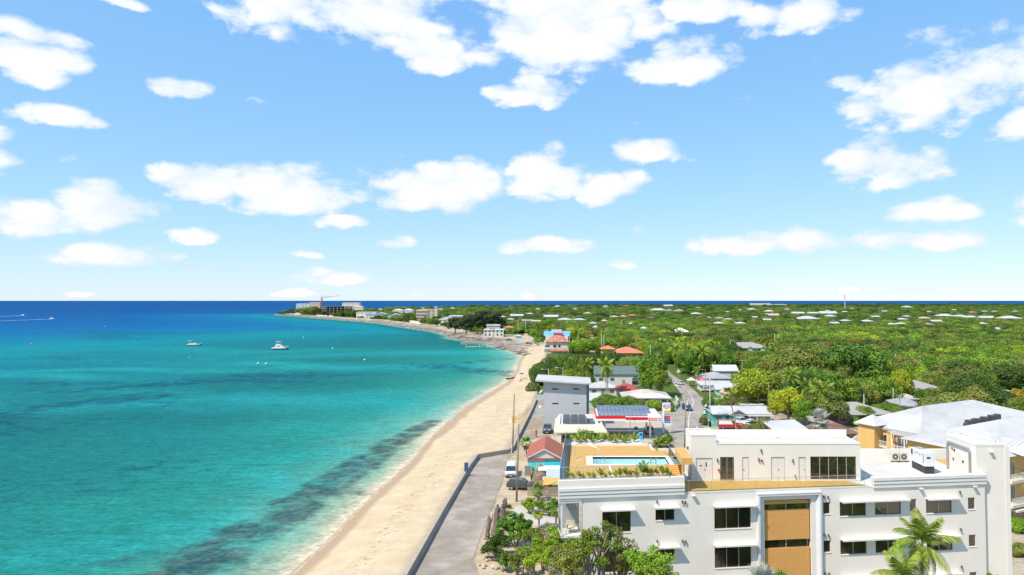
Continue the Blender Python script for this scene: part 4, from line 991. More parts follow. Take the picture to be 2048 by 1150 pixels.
mb = wf(); mb.box(gx0 + .2, gx0 + .55, gy0 - .02, gy0 - .002, ZR + 1.45, ZR + 1.62); mb.build('vent_grille', DARK, gen)
mb = wf(); mb.box(gx0 - .02, gx0 - .002, gy0 + .2, gy0 + .32, ZR + 1.0, ZR + 1.8); mb.build('red_lettering', REDP, gen)
mb = wf(); mb.box(gx0 + .3, gx1 - .1, gy1 - 1.2, gy1 - .2, ZR + 2.002, ZR + 2.08); mb.build('roof_vent', ALU, gen)
for k in range(2):
    a0 = G(1784 + 17 * k, 924, ZR)
    ac = thing('condenser_unit', 'beige air conditioning condenser on the flat roof, %s' % ('beside the penthouse end of the pair' if k == 0 else 'the one next to the generator'), 'condenser', a0, 'roof condensers')
    ACM = M('condenser_beige', (0.62, 0.57, 0.46), 0.6, 0.05)
    mb = wf(); mb.box(a0.x - .02, a0.x + .78, a0.y, a0.y + .45, ZR + .12, ZR + .98); mb.build('case', ACM, ac)
    mb = wf(); mb.tube([(a0.x + .36, a0.y - .002, ZR + .55), (a0.x + .36, a0.y - .03, ZR + .55)], .31, 20); fo = mb.build('fan_guard', M('fan_dark', (0.14, 0.13, 0.11), 0.6, 0.1), ac)
    mb = wf(); mb.tube([(a0.x + .36, a0.y - .031, ZR + .55), (a0.x + .36, a0.y - .05, ZR + .55)], .07, 10); mb.build('fan_hub', WHITE2, fo)
    mb = wf(); mb.box(a0.x + .02, a0.x + .1, a0.y, a0.y + .4, ZR, ZR + .118); mb.box(a0.x + .66, a0.x + .74, a0.y, a0.y + .4, ZR, ZR + .118); mb.build('feet', DARK, ac)
# balcony chair
cq = FT(((PL + S0) / 2 + .1, .9, ZR - 3.34))
bc = thing('balcony_chair', 'pale woven lounge chair on the corner balcony below the pool deck', 'chair', cq)
CHM = M('wicker_pale', (0.60, 0.53, 0.42), 0.8, 0.1, 20)
mb = wf(); mb.box(cq.x - .38, cq.x + .38, cq.y - .35, cq.y + .35, cq.z + .34, cq.z + .46); mb.build('seat', CHM, bc)
mb = wf(); mb.box(cq.x - .38, cq.x + .38, cq.y + .28, cq.y + .36, cq.z + .461, cq.z + .95); mb.build('backrest', CHM, bc)
for sx in (-.38, .32):
    mb = wf(); mb.box(cq.x + sx, cq.x + sx + .06, cq.y - .33, cq.y + .27, cq.z + .461, cq.z + .66); mb.build('armrest', CHM, bc)
for sx in (-.33, .29):
    for sy in (-.3, .26):
        mb = wf(); mb.cyl((cq.x + sx + .02, cq.y + sy, cq.z), .02, .338, 6); mb.build('leg', DARK, bc)
# ------------------------------------------------------------------ plants
def leaf_quads(C, Nrm, size, rng, aspect=0.55):
    "rhombic leaves at points C facing Nrm"
    n = len(C); a = rng.normal(size=(n, 3)); a -= (a * Nrm).sum(1)[:, None] * Nrm; a /= np.linalg.norm(a, axis=1)[:, None] + 1e-9
    b = np.cross(Nrm, a); s = size * rng.uniform(0.65, 1.3, n)
    A = a * s[:, None]; B = b * (s * aspect)[:, None]
    bend = Nrm * (s * 0.18)[:, None]
    v = np.stack([C - A - bend, C + B * 1.0, C + A - bend, C - B * 1.0], 1).reshape(-1, 3)
    f = np.arange(4 * n).reshape(n, 4)
    return v, f
def crown_mesh(name, mat, seed, Rr=4.0, H=3.2, lobes=26, n=2600, leaf=0.36, flat=0.0, sub=0.36):
    rng = np.random.default_rng(seed)
    d = rng.normal(size=(lobes, 3)); d[:, 2] = np.abs(d[:, 2]) * (1 - flat) - 0.12; d /= np.linalg.norm(d, axis=1)[:, None]
    rad = rng.uniform(0.50, 0.86, lobes)
    C = d * rad[:, None] * np.array([Rr, Rr, H]); lr = rng.uniform(0.55, 1.3, lobes) * sub * Rr * .92
    C[0] = (0, 0, H * .3); lr[0] = Rr * .6
    # shrink lobes that hang out too far
    pick = rng.choice(lobes, n * 2, p=lr ** 2 / (lr ** 2).sum())
    u = rng.normal(size=(n * 2, 3)); u[:, 2] += 0.25; u /= np.linalg.norm(u, axis=1)[:, None]
    P = C[pick] + u * (lr[pick] * rng.uniform(0.78, 1.05, n * 2))[:, None] * np.array([1, 1, 0.8])
    dist = np.linalg.norm((P[:, None, :] - C[None]) / np.array([1, 1, .8]), axis=2) / lr[None]
    dist[np.arange(len(P)), pick] = 9
    keep = dist.min(1) > 0.72
    P = P[keep][:n]; u = u[keep][:n]; pick = pick[keep][:n]
    nr = u + rng.normal(size=P.shape) * 0.38; nr[:, 2] += 0.25; nr /= np.linalg.norm(nr, axis=1)[:, None]
    v, f = leaf_quads(P, nr, leaf, rng)
    zlo, zhi = np.percentile(P[:, 2], (1, 99.3)); rm = np.percentile(np.hypot(P[:, 0], P[:, 1]), 97)
    v = v / np.array([rm, rm, zhi - zlo]); v[:, 2] -= zlo / (zhi - zlo)      # unit crown: radius 1, height 0 to 1
    lobt = rng.uniform(0, 1, lobes)
    t = np.clip(0.55 * lobt[pick] + 0.5 * rng.uniform(0, 1, len(P)), 0, 1)
    o = mesh_np(name, v, f, mat, attr={'tint': ('FLOAT', 'POINT', np.repeat(t, 4))})
    return o
def trunk_mesh(name, mat, seed, h=4.0, r=0.25, limbs=5, spread=2.0):
    rng = random.Random(seed); mb = MB()
    pts = [V(0,0,-.3), V(rng.uniform(-.1,.1), rng.uniform(-.1,.1), h*.35), V(rng.uniform(-.3,.3), rng.uniform(-.3,.3), h*.7), V(rng.uniform(-.3,.3), rng.uniform(-.3,.3), h)]
    mb.tube(pts, [r*1.25, r, r*.8, r*.5], 7)
    for k in range(limbs):
        th = 2*math.pi*(k+rng.uniform(0,.6))/limbs; z0 = h*rng.uniform(.45,.85); s = spread*rng.uniform(.6,1.1)
        p0 = V(pts[2].x*.7, pts[2].y*.7, z0)
        mb.tube([p0, p0+V(math.cos(th)*s*.5, math.sin(th)*s*.5, h*.25), p0+V(math.cos(th)*s, math.sin(th)*s, h*.5)], [r*.5, r*.35, r*.12], 5)
    return mb.build(name, mat, smooth=True)
PROTO = {}
def detach(o):
    "keep only the mesh of a prototype"
    me = o.data; bpy.data.objects.remove(o); return me
CROWN = {}
for kind_, mats_ in (('round', ('yellow','bright','mid','dark','olive','rust','gold')), ('low', ('bright','mid','dark','olive','yellow')), ('tall', ('bright','mid','dark','olive')), ('pine', ('pine',))):
    for i, mk in enumerate(mats_):
        for s in range(2):
            sd = hash((kind_, i, s)) % 1000 if False else (len(CROWN) * 37 + 11)
            if kind_ == 'round': o = crown_mesh('crown', LEAF[mk], sd, 4.2, 3.4, 30, 5200, 0.20)
            elif kind_ == 'low': o = crown_mesh('crown', LEAF[mk], sd, 4.6, 2.2, 34, 5000, 0.20, flat=.4, sub=.30)
            elif kind_ == 'tall': o = crown_mesh('crown', LEAF[mk], sd, 3.2, 4.6, 30, 4800, 0.19, sub=.40)
            else: o = crown_mesh('crown', LEAF[mk], sd, 3.6, 6.0, 44, 5200, 0.24, sub=.30)
            CROWN[(kind_, mk, s)] = detach(o)
TRUNKS = [detach(trunk_mesh('trunk', BARK, s)) for s in (1, 2, 3)]
def add_mesh(name, me, parent, loc=(0,0,0), rot=(0,0,0), sc=1):
    o = bpy.data.objects.new(name, me); COL.objects.link(o); o.parent = parent; o.location = loc; o.rotation_euler = rot
    o.scale = (sc, sc, sc) if not hasattr(sc, '__len__') else sc; return o
NAMES_TREE = {'round': 'broadleaf_tree', 'low': 'spreading_tree', 'tall': 'tall_tree', 'pine': 'casuarina_tree'}
def tree(label, p, width, height, kind='round', col='mid', rng=random, group=None, name=None, cat='tree', bush=False):
    "width and height of the whole plant in metres; p is its foot"
    s = rng.randrange(2); me = CROWN[(kind, col, s)]
    t = thing(name or NAMES_TREE[kind], label, cat, p, group, local=True)
    sx = width / 2; ch = height * (0.95 if bush else 0.72)
    add_mesh('crown', me, t, (0, 0, height - ch), (0, 0, rng.uniform(0, 6.28)), (sx * rng.uniform(.85, 1.15), sx * rng.uniform(.8, 1.2), ch))
    if not bush or True:
        k = (height - ch * .4) / 5.0; add_mesh('trunk', TRUNKS[rng.randrange(3)], t, (0, 0, 0), (0, 0, rng.uniform(0, 6)), (max(.5, k), max(.5, k), k))
    return t
# palm fronds -------------------------------------------------------
def frond_mesh(name, mat, seed, L=3.0, droop=1.0, rise=0.8, nl=22, ll=0.75, wid=0.055):
    rng = np.random.default_rng(seed); V_, F_, T_ = [], [], []
    def pt(t): return np.array([0, L * (t - .12 * droop * t * t), rise * L * .55 * t - droop * L * .62 * t * t])
    def quad(a, b, c, d, t):
        k = len(V_); V_.extend([a, b, c, d]); F_.append([k, k+1, k+2, k+3]); T_.extend([t]*4)
    N = 10
    for i in range(N):
        a, b = pt(i / N), pt((i + 1) / N); w0, w1 = .035 * (1 - i / N) + .008, .035 * (1 - (i + 1) / N) + .006
        quad(a + [-w0,0,0], a + [w0,0,0], b + [w1,0,0], b + [-w1,0,0], .9)
    for i in range(nl):
        t = .14 + .86 * i / (nl - 1); p = pt(t); q = pt(min(1, t + .02)); tn = (pt(min(1., t + .05)) - pt(t - .05)); tn /= np.linalg.norm(tn)
        l = ll * math.sin(math.pi * min(1, .18 + t * .82)) ** .6 * rng.uniform(.85, 1.1) + .1
        for sgn in (-1, 1):
            d = np.array([sgn * .85, 0, 0]) + tn * .75 + np.array([0, 0, -.25 - .35 * t + rng.uniform(-.12, .12)]); d /= np.linalg.norm(d)
            e = p + d * l * .55; g = p + d * l + np.array([0, 0, -.22 * l]); w = tn * wid
            c = rng.uniform(.1, 1)
            quad(p - w * .6, p + w * .6, e + w, e - w, c); quad(e - w, e + w, g + w * .15, g - w * .15, c)
    return detach(mesh_np(name, np.array(V_), np.array(F_), mat, attr={'tint': ('FLOAT', 'POINT', np.array(T_))}))
FROND = [frond_mesh('frond', LEAF['palm'], 1, 3.0, .75, 1.1), frond_mesh('frond', LEAF['palm'], 2, 3.0, 1.1, 0.9), frond_mesh('frond', LEAF['palm'], 3, 2.8, 1.45, .55)]
FRONDY = [frond_mesh('frond', LEAF['yellow'], 4, 3.0, 1.25, .7), frond_mesh('frond', LEAF['dry'], 5, 2.5, 1.9, .1)]
def fan_mesh(name, mat, seed, n=17, L=1.0, stalk=1.1):
    "a fan leaf on its stalk, along +y"
    rng = np.random.default_rng(seed); V_, F_, T_ = [], [], []
    def quad(a, b, c, d, t):
        k = len(V_); V_.extend([a, b, c, d]); F_.append([k, k+1, k+2, k+3]); T_.extend([t]*4)
    quad((-.02,0,0), (.02,0,0), (.015,stalk,.12), (-.015,stalk,.12), .8)
    for i in range(n):
        th = math.radians(-115 + 230 * i / (n - 1)); l = L * (1 - .22 * abs(th) / 2.0) * rng.uniform(.9, 1.05); o = np.array([0, stalk, .12])
        d = np.array([math.sin(th), math.cos(th), .12 + rng.uniform(-.05, .12)]); w = np.array([math.cos(th), -math.sin(th), 0]) * .075 * L
        e = o + d * l * .6; g = o + d * l + np.array([0, 0, -.16 * l]); c = rng.uniform(0, 1)
        quad(o - w * .3, o + w * .3, e + w, e - w, c); quad(e - w, e + w, g + w * .1, g - w * .1, c)
    return detach(mesh_np(name, np.array(V_), np.array(F_), mat, attr={'tint': ('FLOAT', 'POINT', np.array(T_))}))
FAN = {'silver': [fan_mesh('fan_leaf', LEAF['silver'], s) for s in (1, 2)], 'palm': [fan_mesh('fan_leaf', LEAF['palm'], s) for s in (3, 4)], 'dry': [fan_mesh('fan_leaf', LEAF['dry'], 5)], 'mid': [fan_mesh('fan_leaf', LEAF['mid'], 6)]}
def palm_trunk(seed, h, r=.17, lean=(0,0)):
    rng = random.Random(seed); mb = MB(); n = 9
    pts = [V(lean[0]*(t/n)**1.6, lean[1]*(t/n)**1.6, h*t/n - .2*(t == 0)) for t in range(n+1)]
    mb.tube(pts, [r*(1.45 if t == 0 else 1.0 - .35*t/n) * (1 + .05*(t % 2)) for t in range(n+1)], 8)
    return mb, pts[-1]
def merge_mesh(name, items, mats):
    "join placed copies of meshes into one mesh"
    Vs, Fs, Ts, Ms, b = [], [], [], [], 0
    for me, mat, mi in items:
        n = len(me.vertices); co = np.empty(n*3, np.float32); me.vertices.foreach_get('co', co); co = co.reshape(-1, 3)
        m4 = np.array(mat); co = co @ m4[:3, :3].T + m4[:3, 3]
        f = np.empty(len(me.polygons)*4, np.int32); me.loops.foreach_get('vertex_index', f)
        t = np.empty(n, np.float32); me.attributes['tint'].data.foreach_get('value', t)
        Vs.append(co); Fs.append(f.reshape(-1, 4) + b); Ts.append(t); Ms.append(np.full(len(me.polygons), mi, np.int32)); b += n
    o = mesh_np(name, np.concatenate(Vs), np.concatenate(Fs), mats[0], attr={'tint': ('FLOAT', 'POINT', np.concatenate(Ts))})
    me = detach(o)
    for m in mats[1:]: me.materials.append(m)
    me.polygons.foreach_set('material_index', np.concatenate(Ms)); return me
def frond_mats(seed, nf, tilt=(20, -50), sc=1.0, twist=0.3):
    rng = random.Random(seed); out = []
    for k in range(nf):
        th = k * 2.399 + rng.uniform(-.2, .2); u = k / max(1, nf - 1)
        el = math.radians(tilt[0] + (tilt[1] - tilt[0]) * u ** 1.1 + rng.uniform(-8, 8))
        out.append((u, Matrix.Rotation(th, 4, 'Z') @ Matrix.Rotation(el, 4, 'X') @ Matrix.Rotation(rng.uniform(-twist, twist), 4, 'Y') @ Matrix.Scale(sc * rng.uniform(.85, 1.1), 4)))
    return out
def palm_crown(seed, nf=20, fan=None, dry=2):
    items = []; mats = [LEAF['palm'], LEAF['dry']]
    if fan:
        mats = [LEAF[fan], LEAF['dry']]
        for u, m in frond_mats(seed, nf, (70, -55), 1.0): items.append((FAN[fan][seed % len(FAN[fan])], m, 0))
        for u, m in frond_mats(seed + 5, dry, (-60, -80), .9): items.append((FAN['dry'][0], m, 1))
    else:
        for u, m in frond_mats(seed, nf, (52, -42)): items.append((FROND[min(2, int(u * 3))], m, 0))
        for u, m in frond_mats(seed + 5, dry, (-30, -60), .8): items.append((FRONDY[1], m, 1))
    return merge_mesh('crown', items, mats)
PALMC = [palm_crown(1, 20), palm_crown(2, 17, dry=3), palm_crown(3, 22)]
FANC = {'palm': palm_crown(4, 22, 'palm', 9), 'silver': palm_crown(6, 30, 'silver', 4), 'mid': palm_crown(8, 20, 'mid', 6)}
PTR = {}
def palm(label, p, h, crown_w, seed=0, fan=None, lean=(0, 0), group=None, name=None, r=.17):
    t = thing(name or ('fan_palm' if fan else 'coconut_palm'), label, 'palm tree', p, group, local=True)
    mb, top = palm_trunk(seed, h, r, lean); mb.build('trunk', BARKP, t, smooth=True)
    base = 4.2 if fan else 5.6
    add_mesh('crown', FANC[fan] if fan else PALMC[seed % 3], t, top, (0, 0, seed * 1.3), crown_w / base)
    return t
def near_palm(label, p, h, fl, seed, nf=18, lean=(0,0), group=None, coconuts=True, tilt=(50, -50)):
    "a palm close to the camera: every frond is its own part"
    t = thing('coconut_palm', label, 'palm tree', p, group, local=True)
    mb, top = palm_trunk(seed, h, .17, lean); mb.build('trunk', BARKP, t, smooth=True)
    for i, (u, m) in enumerate(frond_mats(seed, nf, tilt, fl / 3.0)):
        me = FRONDY[0] if (u > .85) else FROND[min(2, int(u * 3))]
        o = bpy.data.objects.new('frond', me); COL.objects.link(o); o.parent = t; o.matrix_local = Matrix.Translation(top) @ m
    if coconuts:
        for k in range(6):
            th = k * 1.05; mb = MB(); c = top + V(math.cos(th)*.2, math.sin(th)*.2, -.28)
            mb.tube([c + V(0,0,-.13), c + V(0,0,-.06), c + V(0,0,.06), c + V(0,0,.13)], [.03, .11, .11, .03], 8); mb.build('coconut', M('coconut_husk', (0.33, 0.26, 0.05), 0.7, 0.2), t, smooth=True)
    return t
def small_palm(label, p, h, seed, name='young_palm', group=None, nf=9, mat=None):
    t = thing(name, label, 'plant', p, group, local=True)
    items = [(FROND[seed % 2], m, 0) for u, m in frond_mats(seed, nf, (78, 15), h / 2.6)]
    me = merge_mesh('fronds', items, [LEAF['palm']]); add_mesh('fronds', me, t, (0, 0, .12 * h))
    mb = MB(); mb.tube([(0,0,-.05), (0,0,.2*h)], [.05, .03], 6); mb.build('stem', BARKP, t); return t
# ------------------------------------------------------------------ houses
VIS = []            # what must stay in sight: pixel box and depth
AVOID = []          # (x, y, radius) kept clear of trees
METW = M('white_metal_roof', (0.53, 0.525, 0.505), 0.5, 0.06, 0.4, col2=(0.47, 0.465, 0.45))
METG = M('grey_metal_roof', (0.38, 0.385, 0.39), 0.5, 0.08, 0.5, col2=(0.32, 0.325, 0.335))
METR = M('rusty_metal_roof', (0.55, 0.53, 0.50), 0.6, 0.1, 0.5, col2=(0.50, 0.40, 0.30))
SHGREEN = M('green_shingle', (0.12, 0.165, 0.155), 0.9, 0.15, 1.5, .02)
SHGREY = M('grey_shingle', (0.34, 0.32, 0.295), 0.9, 0.10, 1.2, .02)
SHBROWN = M('brown_shingle', (0.21, 0.115, 0.095), 0.9, 0.12, 2.0, .02)
SHRED = M('red_shingle', (0.36, 0.115, 0.075), 0.9, 0.12, 2.5, .02)
REDM = M('red_metal_roof', (0.42, 0.075, 0.06), 0.6, 0.06, 0.8)
TERRA = M('terracotta_tile', (0.60, 0.20, 0.12), 0.85, 0.15, 1.2, .03)
TERRAV = M('mottled_terracotta', (0.40, 0.13, 0.09), 0.85, 0.3, 2.4, .04, col2=(0.55, 0.28, 0.20))
BLUEM = M('blue_metal_roof', (0.17, 0.40, 0.66), 0.5, 0.06, 0.6)
PALEB = M('pale_blue_roof', (0.42, 0.50, 0.55), 0.6, 0.06, 0.6)
YELW = M('ochre_wall', (0.66, 0.42, 0.15), 0.85, 0.05, 0.6, .004, streak=.06)
ORW = M('orange_wall', (0.62, 0.36, 0.16), 0.85, 0.06, 0.6)
TEALW = M('teal_wall', (0.09, 0.42, 0.38), 0.8, 0.08, 0.7)
MINTW = M('mint_wall', (0.42, 0.68, 0.55), 0.8, 0.05, 0.6)
CREAMW = M('cream_wall', (0.66, 0.61, 0.50), 0.85, 0.06, 0.6)
PINKW = M('pink_wall', (0.58, 0.42, 0.36), 0.85, 0.06, 0.4)
GREYW = M('blue_grey_wall', (0.46, 0.475, 0.50), 0.85, 0.035, 0.35, .004, streak=.05)
OFFW = M('off_white_wall', (0.64, 0.62, 0.58), 0.85, 0.05, 0.6)
TANR = M('tan_roof', (0.52, 0.38, 0.29), 0.85, 0.1, 1.0)
def local_frame(c, yaw):
    cs, sn = math.cos(yaw), math.sin(yaw)
    return lambda p: V(c.x + p[0]*cs - p[1]*sn, c.y + p[0]*sn + p[1]*cs, p[2])
def seam_lines(mb, poly, e0, e1, sp, h=.05, w=.045):
    "ribs running up a roof plane from its eave edge e0-e1"
    e0, e1 = Vector(e0), Vector(e1); e = (e1 - e0).normalized(); L = (e1 - e0).length
    P = [Vector(p) for p in poly]; n = None
    n = (P[1] - P[0]).cross(P[2] - P[0]).normalized()
    if n.z < 0: n = -n
    up = n.cross(e); up = up if up.z > 0 else -up
    k = sp * .5
    while k < L:
        o = e0 + e * k; ts = []
        for a, b in zip(P, P[1:] + P[:1]):
            ua, ub = (a - o).dot(e), (b - o).dot(e)
            if (ua <= 0) != (ub <= 0):
                t = ua / (ua - ub); ts.append((a.lerp(b, t) - o).dot(up))
        if len(ts) >= 2:
            a, b = o + up * min(ts), o + up * max(ts)
            if (b - a).length > .2: mb.add([a - e*w, a + e*w, a + e*w + n*h, a - e*w + n*h, b - e*w, b + e*w, b + e*w + n*h, b - e*w + n*h], [(3,2,6,7), (0,3,7,4), (2,1,5,6), (0,1,2,3), (7,6,5,4)])
        k += sp
def add_roof(t, T, x0, x1, y0, y1, ze, rise, kind, mat, seams=0, over=.5, ridge=None, wall=None, name='roof'):
    a, b, c, d = x0 - over, x1 + over, y0 - over, y1 + over
    mb = MB(); mb.T = T
    mb.box(a, b, c, d, ze - .16, ze)
    W_, D_ = b - a, d - c; z2 = ze + rise; planes = []
    if kind == 'hip':
        if W_ >= D_:
            q = ridge if ridge else D_ / 2; r0, r1 = (a + q, (c + d) / 2, z2), (b - q, (c + d) / 2, z2)
            planes = [[(a,c,ze),(b,c,ze),r1,r0], [(b,d,ze),(a,d,ze),r0,r1], [(a,d,ze),(a,c,ze),r0], [(b,c,ze),(b,d,ze),r1]]
        else:
            q = ridge if ridge else W_ / 2; r0, r1 = ((a + b) / 2, c + q, z2), ((a + b) / 2, d - q, z2)
            planes = [[(a,c,ze),(b,c,ze),r0], [(b,d,ze),(a,d,ze),r1], [(a,d,ze),(a,c,ze),r0,r1], [(b,c,ze),(b,d,ze),r1,r0]]
    elif kind == 'gable':
        r0, r1 = (a, (c + d) / 2, z2), (b, (c + d) / 2, z2); planes = [[(a,c,ze),(b,c,ze),r1,r0], [(b,d,ze),(a,d,ze),r0,r1]]
    elif kind == 'front':
        r0, r1 = ((a + b) / 2, c, z2), ((a + b) / 2, d, z2); planes = [[(a,d,ze),(a,c,ze),r0,r1], [(b,c,ze),(b,d,ze),r1,r0]]
    elif kind == 'shed':
        planes = [[(a,c,ze),(b,c,ze),(b,d,z2),(a,d,z2)]]
    for p in planes: mb.poly([(x, y, z + .001) for x, y, z in p])
    ro = mb.build(name, mat, t)
    if kind in ('gable', 'front', 'shed'):
        g = MB(); g.T = T
        if kind == 'gable':
            for x in (x0, x1): g.poly([(x, y0, ze - .1), (x, y1, ze - .1), (x, (y0+y1)/2, z2 - .12 - rise*over/ D_)])
        elif kind == 'front':
            for y in (y0,): g.poly([(x0, y, ze - .1), (x1, y, ze - .1), ((x0+x1)/2, y, z2 - .12 - rise*over/W_)])
            for s in (-1, 1):    # barge boards
                xe = a if s < 0 else b
                g.add([(xe, c - .02, ze - .2), ((a+b)/2, c - .02, z2 - .2), ((a+b)/2, c - .02, z2 + .03), (xe, c - .02, ze + .03)], [(0,1,2,3)])
        else:
            g.poly([(x0, y1, ze), (x1, y1, ze), (x1, y1, z2 - .1), (x0, y1, z2 - .1)]); g.poly([(x0, y0, ze), (x0, y1, ze), (x0, y1, z2 - .1)]); g.poly([(x1, y0, ze), (x1, y1, z2 - .1), (x1, y1, ze)])
        g.build('gable', wall or OFFW, t)
    if seams:
        s = MB()
        for p in planes: q = [T(Vector((x, y, z + .002))) for x, y, z in p]; seam_lines(s, q, q[0], q[1], seams)
        s.build('roof_seams', mat, ro)
    return ro
def window(t, T, x, z, w, h, side='f', x0=0, y0=0, frame=WHITE2, pane=PANEB, n=1, name='window'):
    def tr(p):
        if side == 'f': return T(V(x + p[0], y0 - p[1], z + p[2]))
        if side == 'l': return T(V(x0 - p[1], x - p[0], z + p[2]))
        return T(V(x0 + p[1], x + p[0], z + p[2]))
    mb = MB(); mb.T = tr; mb.box(-w/2, w/2, .005, .06, -h/2, h/2); fo = mb.build(name, frame, t)
    for k in range(n):
        a = -w/2 + .07 + (w - .14) * k / n; b = -w/2 + .07 + (w - .14) * (k + 1) / n
        mb = MB(); mb.T = tr; mb.box(a + .02, b - .02, .062, .075, -h/2 + .08, h/2 - .08); mb.build('pane', pane, fo)
    return fo
def house(name, label, pxl, pxr, pye, ze, depth, rise, kind, wall, roof, yaw=0, seams=0, over=.5, floors=1, nwin=3, group=None, cat='house', door=True, zbase=1.75, ridge=None, frame=WHITE2, left=False, wh=1.2, clear=True):
    a, b = G(pxl, pye, ze), G(pxr, pye, ze); c = (a + b) / 2; w = (b - a).length / max(.5, math.cos(yaw)) - 2 * over
    c = V(c.x, c.y + over, 0); t = thing(name, label, cat, (c.x, c.y, zbase), group); T = local_frame(c, yaw)
    mb = MB(); mb.T = T; mb.box(-w/2, w/2, 0, depth, zbase - .4, ze - .12); mb.build('wall', wall, t)
    add_roof(t, T, -w/2, w/2, 0, depth, ze, rise, kind, roof, seams, over, ridge, wall)
    fh = (ze - zbase) / floors
    for f in range(floors):
        zc = zbase + fh * (f + .55)
        for k in range(nwin):
            x = -w/2 + w * (k + .5) / nwin
            if door and f == 0 and k == nwin // 2 and nwin > 1:
                m2 = MB(); m2.T = T; m2.box(x - .5, x + .5, -.06, -.004, zbase, zbase + 2.1); do = m2.build('door', WOODG, t); m2 = MB(); m2.T = T; m2.box(x + .34, x + .42, -.1, -.062, zbase + 1, zbase + 1.06); m2.build('handle', ALU, do)
            else: window(t, T, x, zc, min(1.6, w / nwin * .6), wh, 'f', frame=frame, n=2 if w / nwin > 2 else 1)
        if left:
            for k in range(2): window(t, T, depth * (k + .5) / 2, zc, 1.2, wh, 'l', x0=-w/2, frame=frame)
    if clear:
        VIS.append((pxl, pxr, pye + (7.0 if c.y < 600 else 1.6), c.y))
        m_ = T(V(0, depth/2, 0)); AVOID.append((m_.x, m_.y, max(w, depth) * .5 + 1.0))
        f_ = T(V(0, -depth*.4, 0)); AVOID.append((f_.x, f_.y, w * .42))
    return t, T, w
# grey three-storey block by the beach
t = thing('grey_block', 'tall blank blue-grey apartment block with white sloping roof beside the beach', 'building', (-2, 176, 1.75)); c = G(1130, 852, 1.8)
gx0 = G(1087, 852, 1.8).x; gx1 = G(1173, 852, 1.8).x; gy = c.y; gz = AT(1087, 766, gy).z
mb = MB(); mb.box(gx0, gx1, gy, gy + 11, 1.4, gz); mb.build('wall', GREYW, t); AVOID.append(((gx0+gx1)/2, gy + 5, 9))
mb = MB(); mb.box(gx1 + .003, gx1 + .7, gy + .5, gy + 11, 1.4, gz - .1); mb.build('shaded_return', M('return_shade_grey', (0.22, 0.24, 0.27), 0.85, 0.05), t)  # right-hand return: its shade is put into a darker grey
mb = MB(); zl, zr_ = gz + .55, gz - .25
mb.add([(gx0 - 2, gy - 1.4, zl), (gx1 + 1.2, gy - 1.4, zr_), (gx1 + 1.2, gy + 12, zr_), (gx0 - 2, gy + 12, zl), (gx0 - 2, gy - 1.4, zl + .35), (gx1 + 1.2, gy - 1.4, zr_ + .35), (gx1 + 1.2, gy + 12, zr_ + .35), (gx0 - 2, gy + 12, zl + .35)], [(3,2,1,0),(4,5,6,7),(0,1,5,4),(1,2,6,5),(2,3,7,6),(3,0,4,7)]); mb.build('roof', METW, t)
mb = MB(); mb.poly([(gx0, gy, gz), (gx1, gy, gz - .05), (gx1, gy, gz + .0), (gx0, gy, gz + .6)]); mb.build('gable', GREYW, t)
for px in (1110.5, 1152.5):
    for py in (778, 807):
        p = AT(px, py, gy); mb = MB(); mb.box(p.x - .75, p.x + .75, gy - .02, gy - .004, p.z - .16, p.z + .16); mb.build('slit_window', DARK, t)
for py in (798, 827):
    p = AT(1086, py, gy); mb = MB(); mb.box(gx0 - 1.8, gx0 - .003, gy + .3, gy + 5, p.z - .15, p.z + .05); mb.box(gx0 - 1.8, gx0 - 1.68, gy + .3, gy + 5, p.z + .05, p.z + 1.05); mb.box(gx0 - 1.68, gx0 - .003, gy + .3, gy + .42, p.z + .05, p.z + 1.05); mb.build('balcony', GREYW, t)
    mb = MB(); mb.quad((gx0 - .1, gy + .8, p.z + 2.0), (gx0 - .1, gy + 4.5, p.z + 2.0), (gx0 - 1.2, gy + 4.5, p.z + 1.2), (gx0 - 1.2, gy + .8, p.z + 1.2)); mb.build('balcony_canopy', WHITE2, t)

# hut with the red gable roof
t, T, w = house('beach_hut', 'white gabled hut with brick-red shingle roof beside the road', 1051, 1125, 917, 4.3, 11.5, 1.75, 'front', OFFW, SHRED, 0, nwin=0, over=.35, cat='hut')
mb = MB(); mb.T = T; mb.box(-w/2 + .1, w/2 - .1, -.05, -.004, 1.8, 3.6); mb.build('mural_panel', M('turquoise_paint', (0.16, 0.62, 0.58), 0.7, 0.2, 1.2), t)
mb = MB(); mb.T = T; mb.box(w*.02, w/2 - .2, -.09, -.052, 2.2, 3.9); mb.build('cyan_board', M('cyan_paint', (0.05, 0.58, 0.72), 0.6, 0.05), t)
# petrol station shop
sh = thing('station_shop', 'cream flat-roofed shop with sloped skirt roof and dark solar panels', 'shop', (2.6, 160, 1.75))
CRM = M('cream_skirt_roof', (0.74, 0.66, 0.47), 0.8, 0.05, 1.0)
sx0, sx1 = G(1117, 850, 5.6).x, G(1205, 850, 5.6).x; sy0, sy1 = G(1150, 850, 5.6).y, G(1150, 829, 5.6).y; AVOID.append(((sx0+sx1)/2, (sy0+sy1)/2, 11))
mb = MB(); e = 1.0
mb.box(sx0 - e, sx1 + e, sy0 - e, sy1 + e, 4.0, 4.3)
for (p, q) in (((sx0, sy0), (sx1, sy0)), ((sx1, sy0), (sx1, sy1)), ((sx1, sy1), (sx0, sy1)), ((sx0, sy1), (sx0, sy0))):
    ox = lambda v: v + (e if v == sx1 else -e); oy = lambda v: v + (e if v == sy1 else -e)
    mb.quad((ox(p[0]), oy(p[1]), 4.301), (ox(q[0]), oy(q[1]), 4.301), (q[0], q[1], 5.6), (p[0], p[1], 5.6))
mb.build('skirt_roof', CRM, sh)
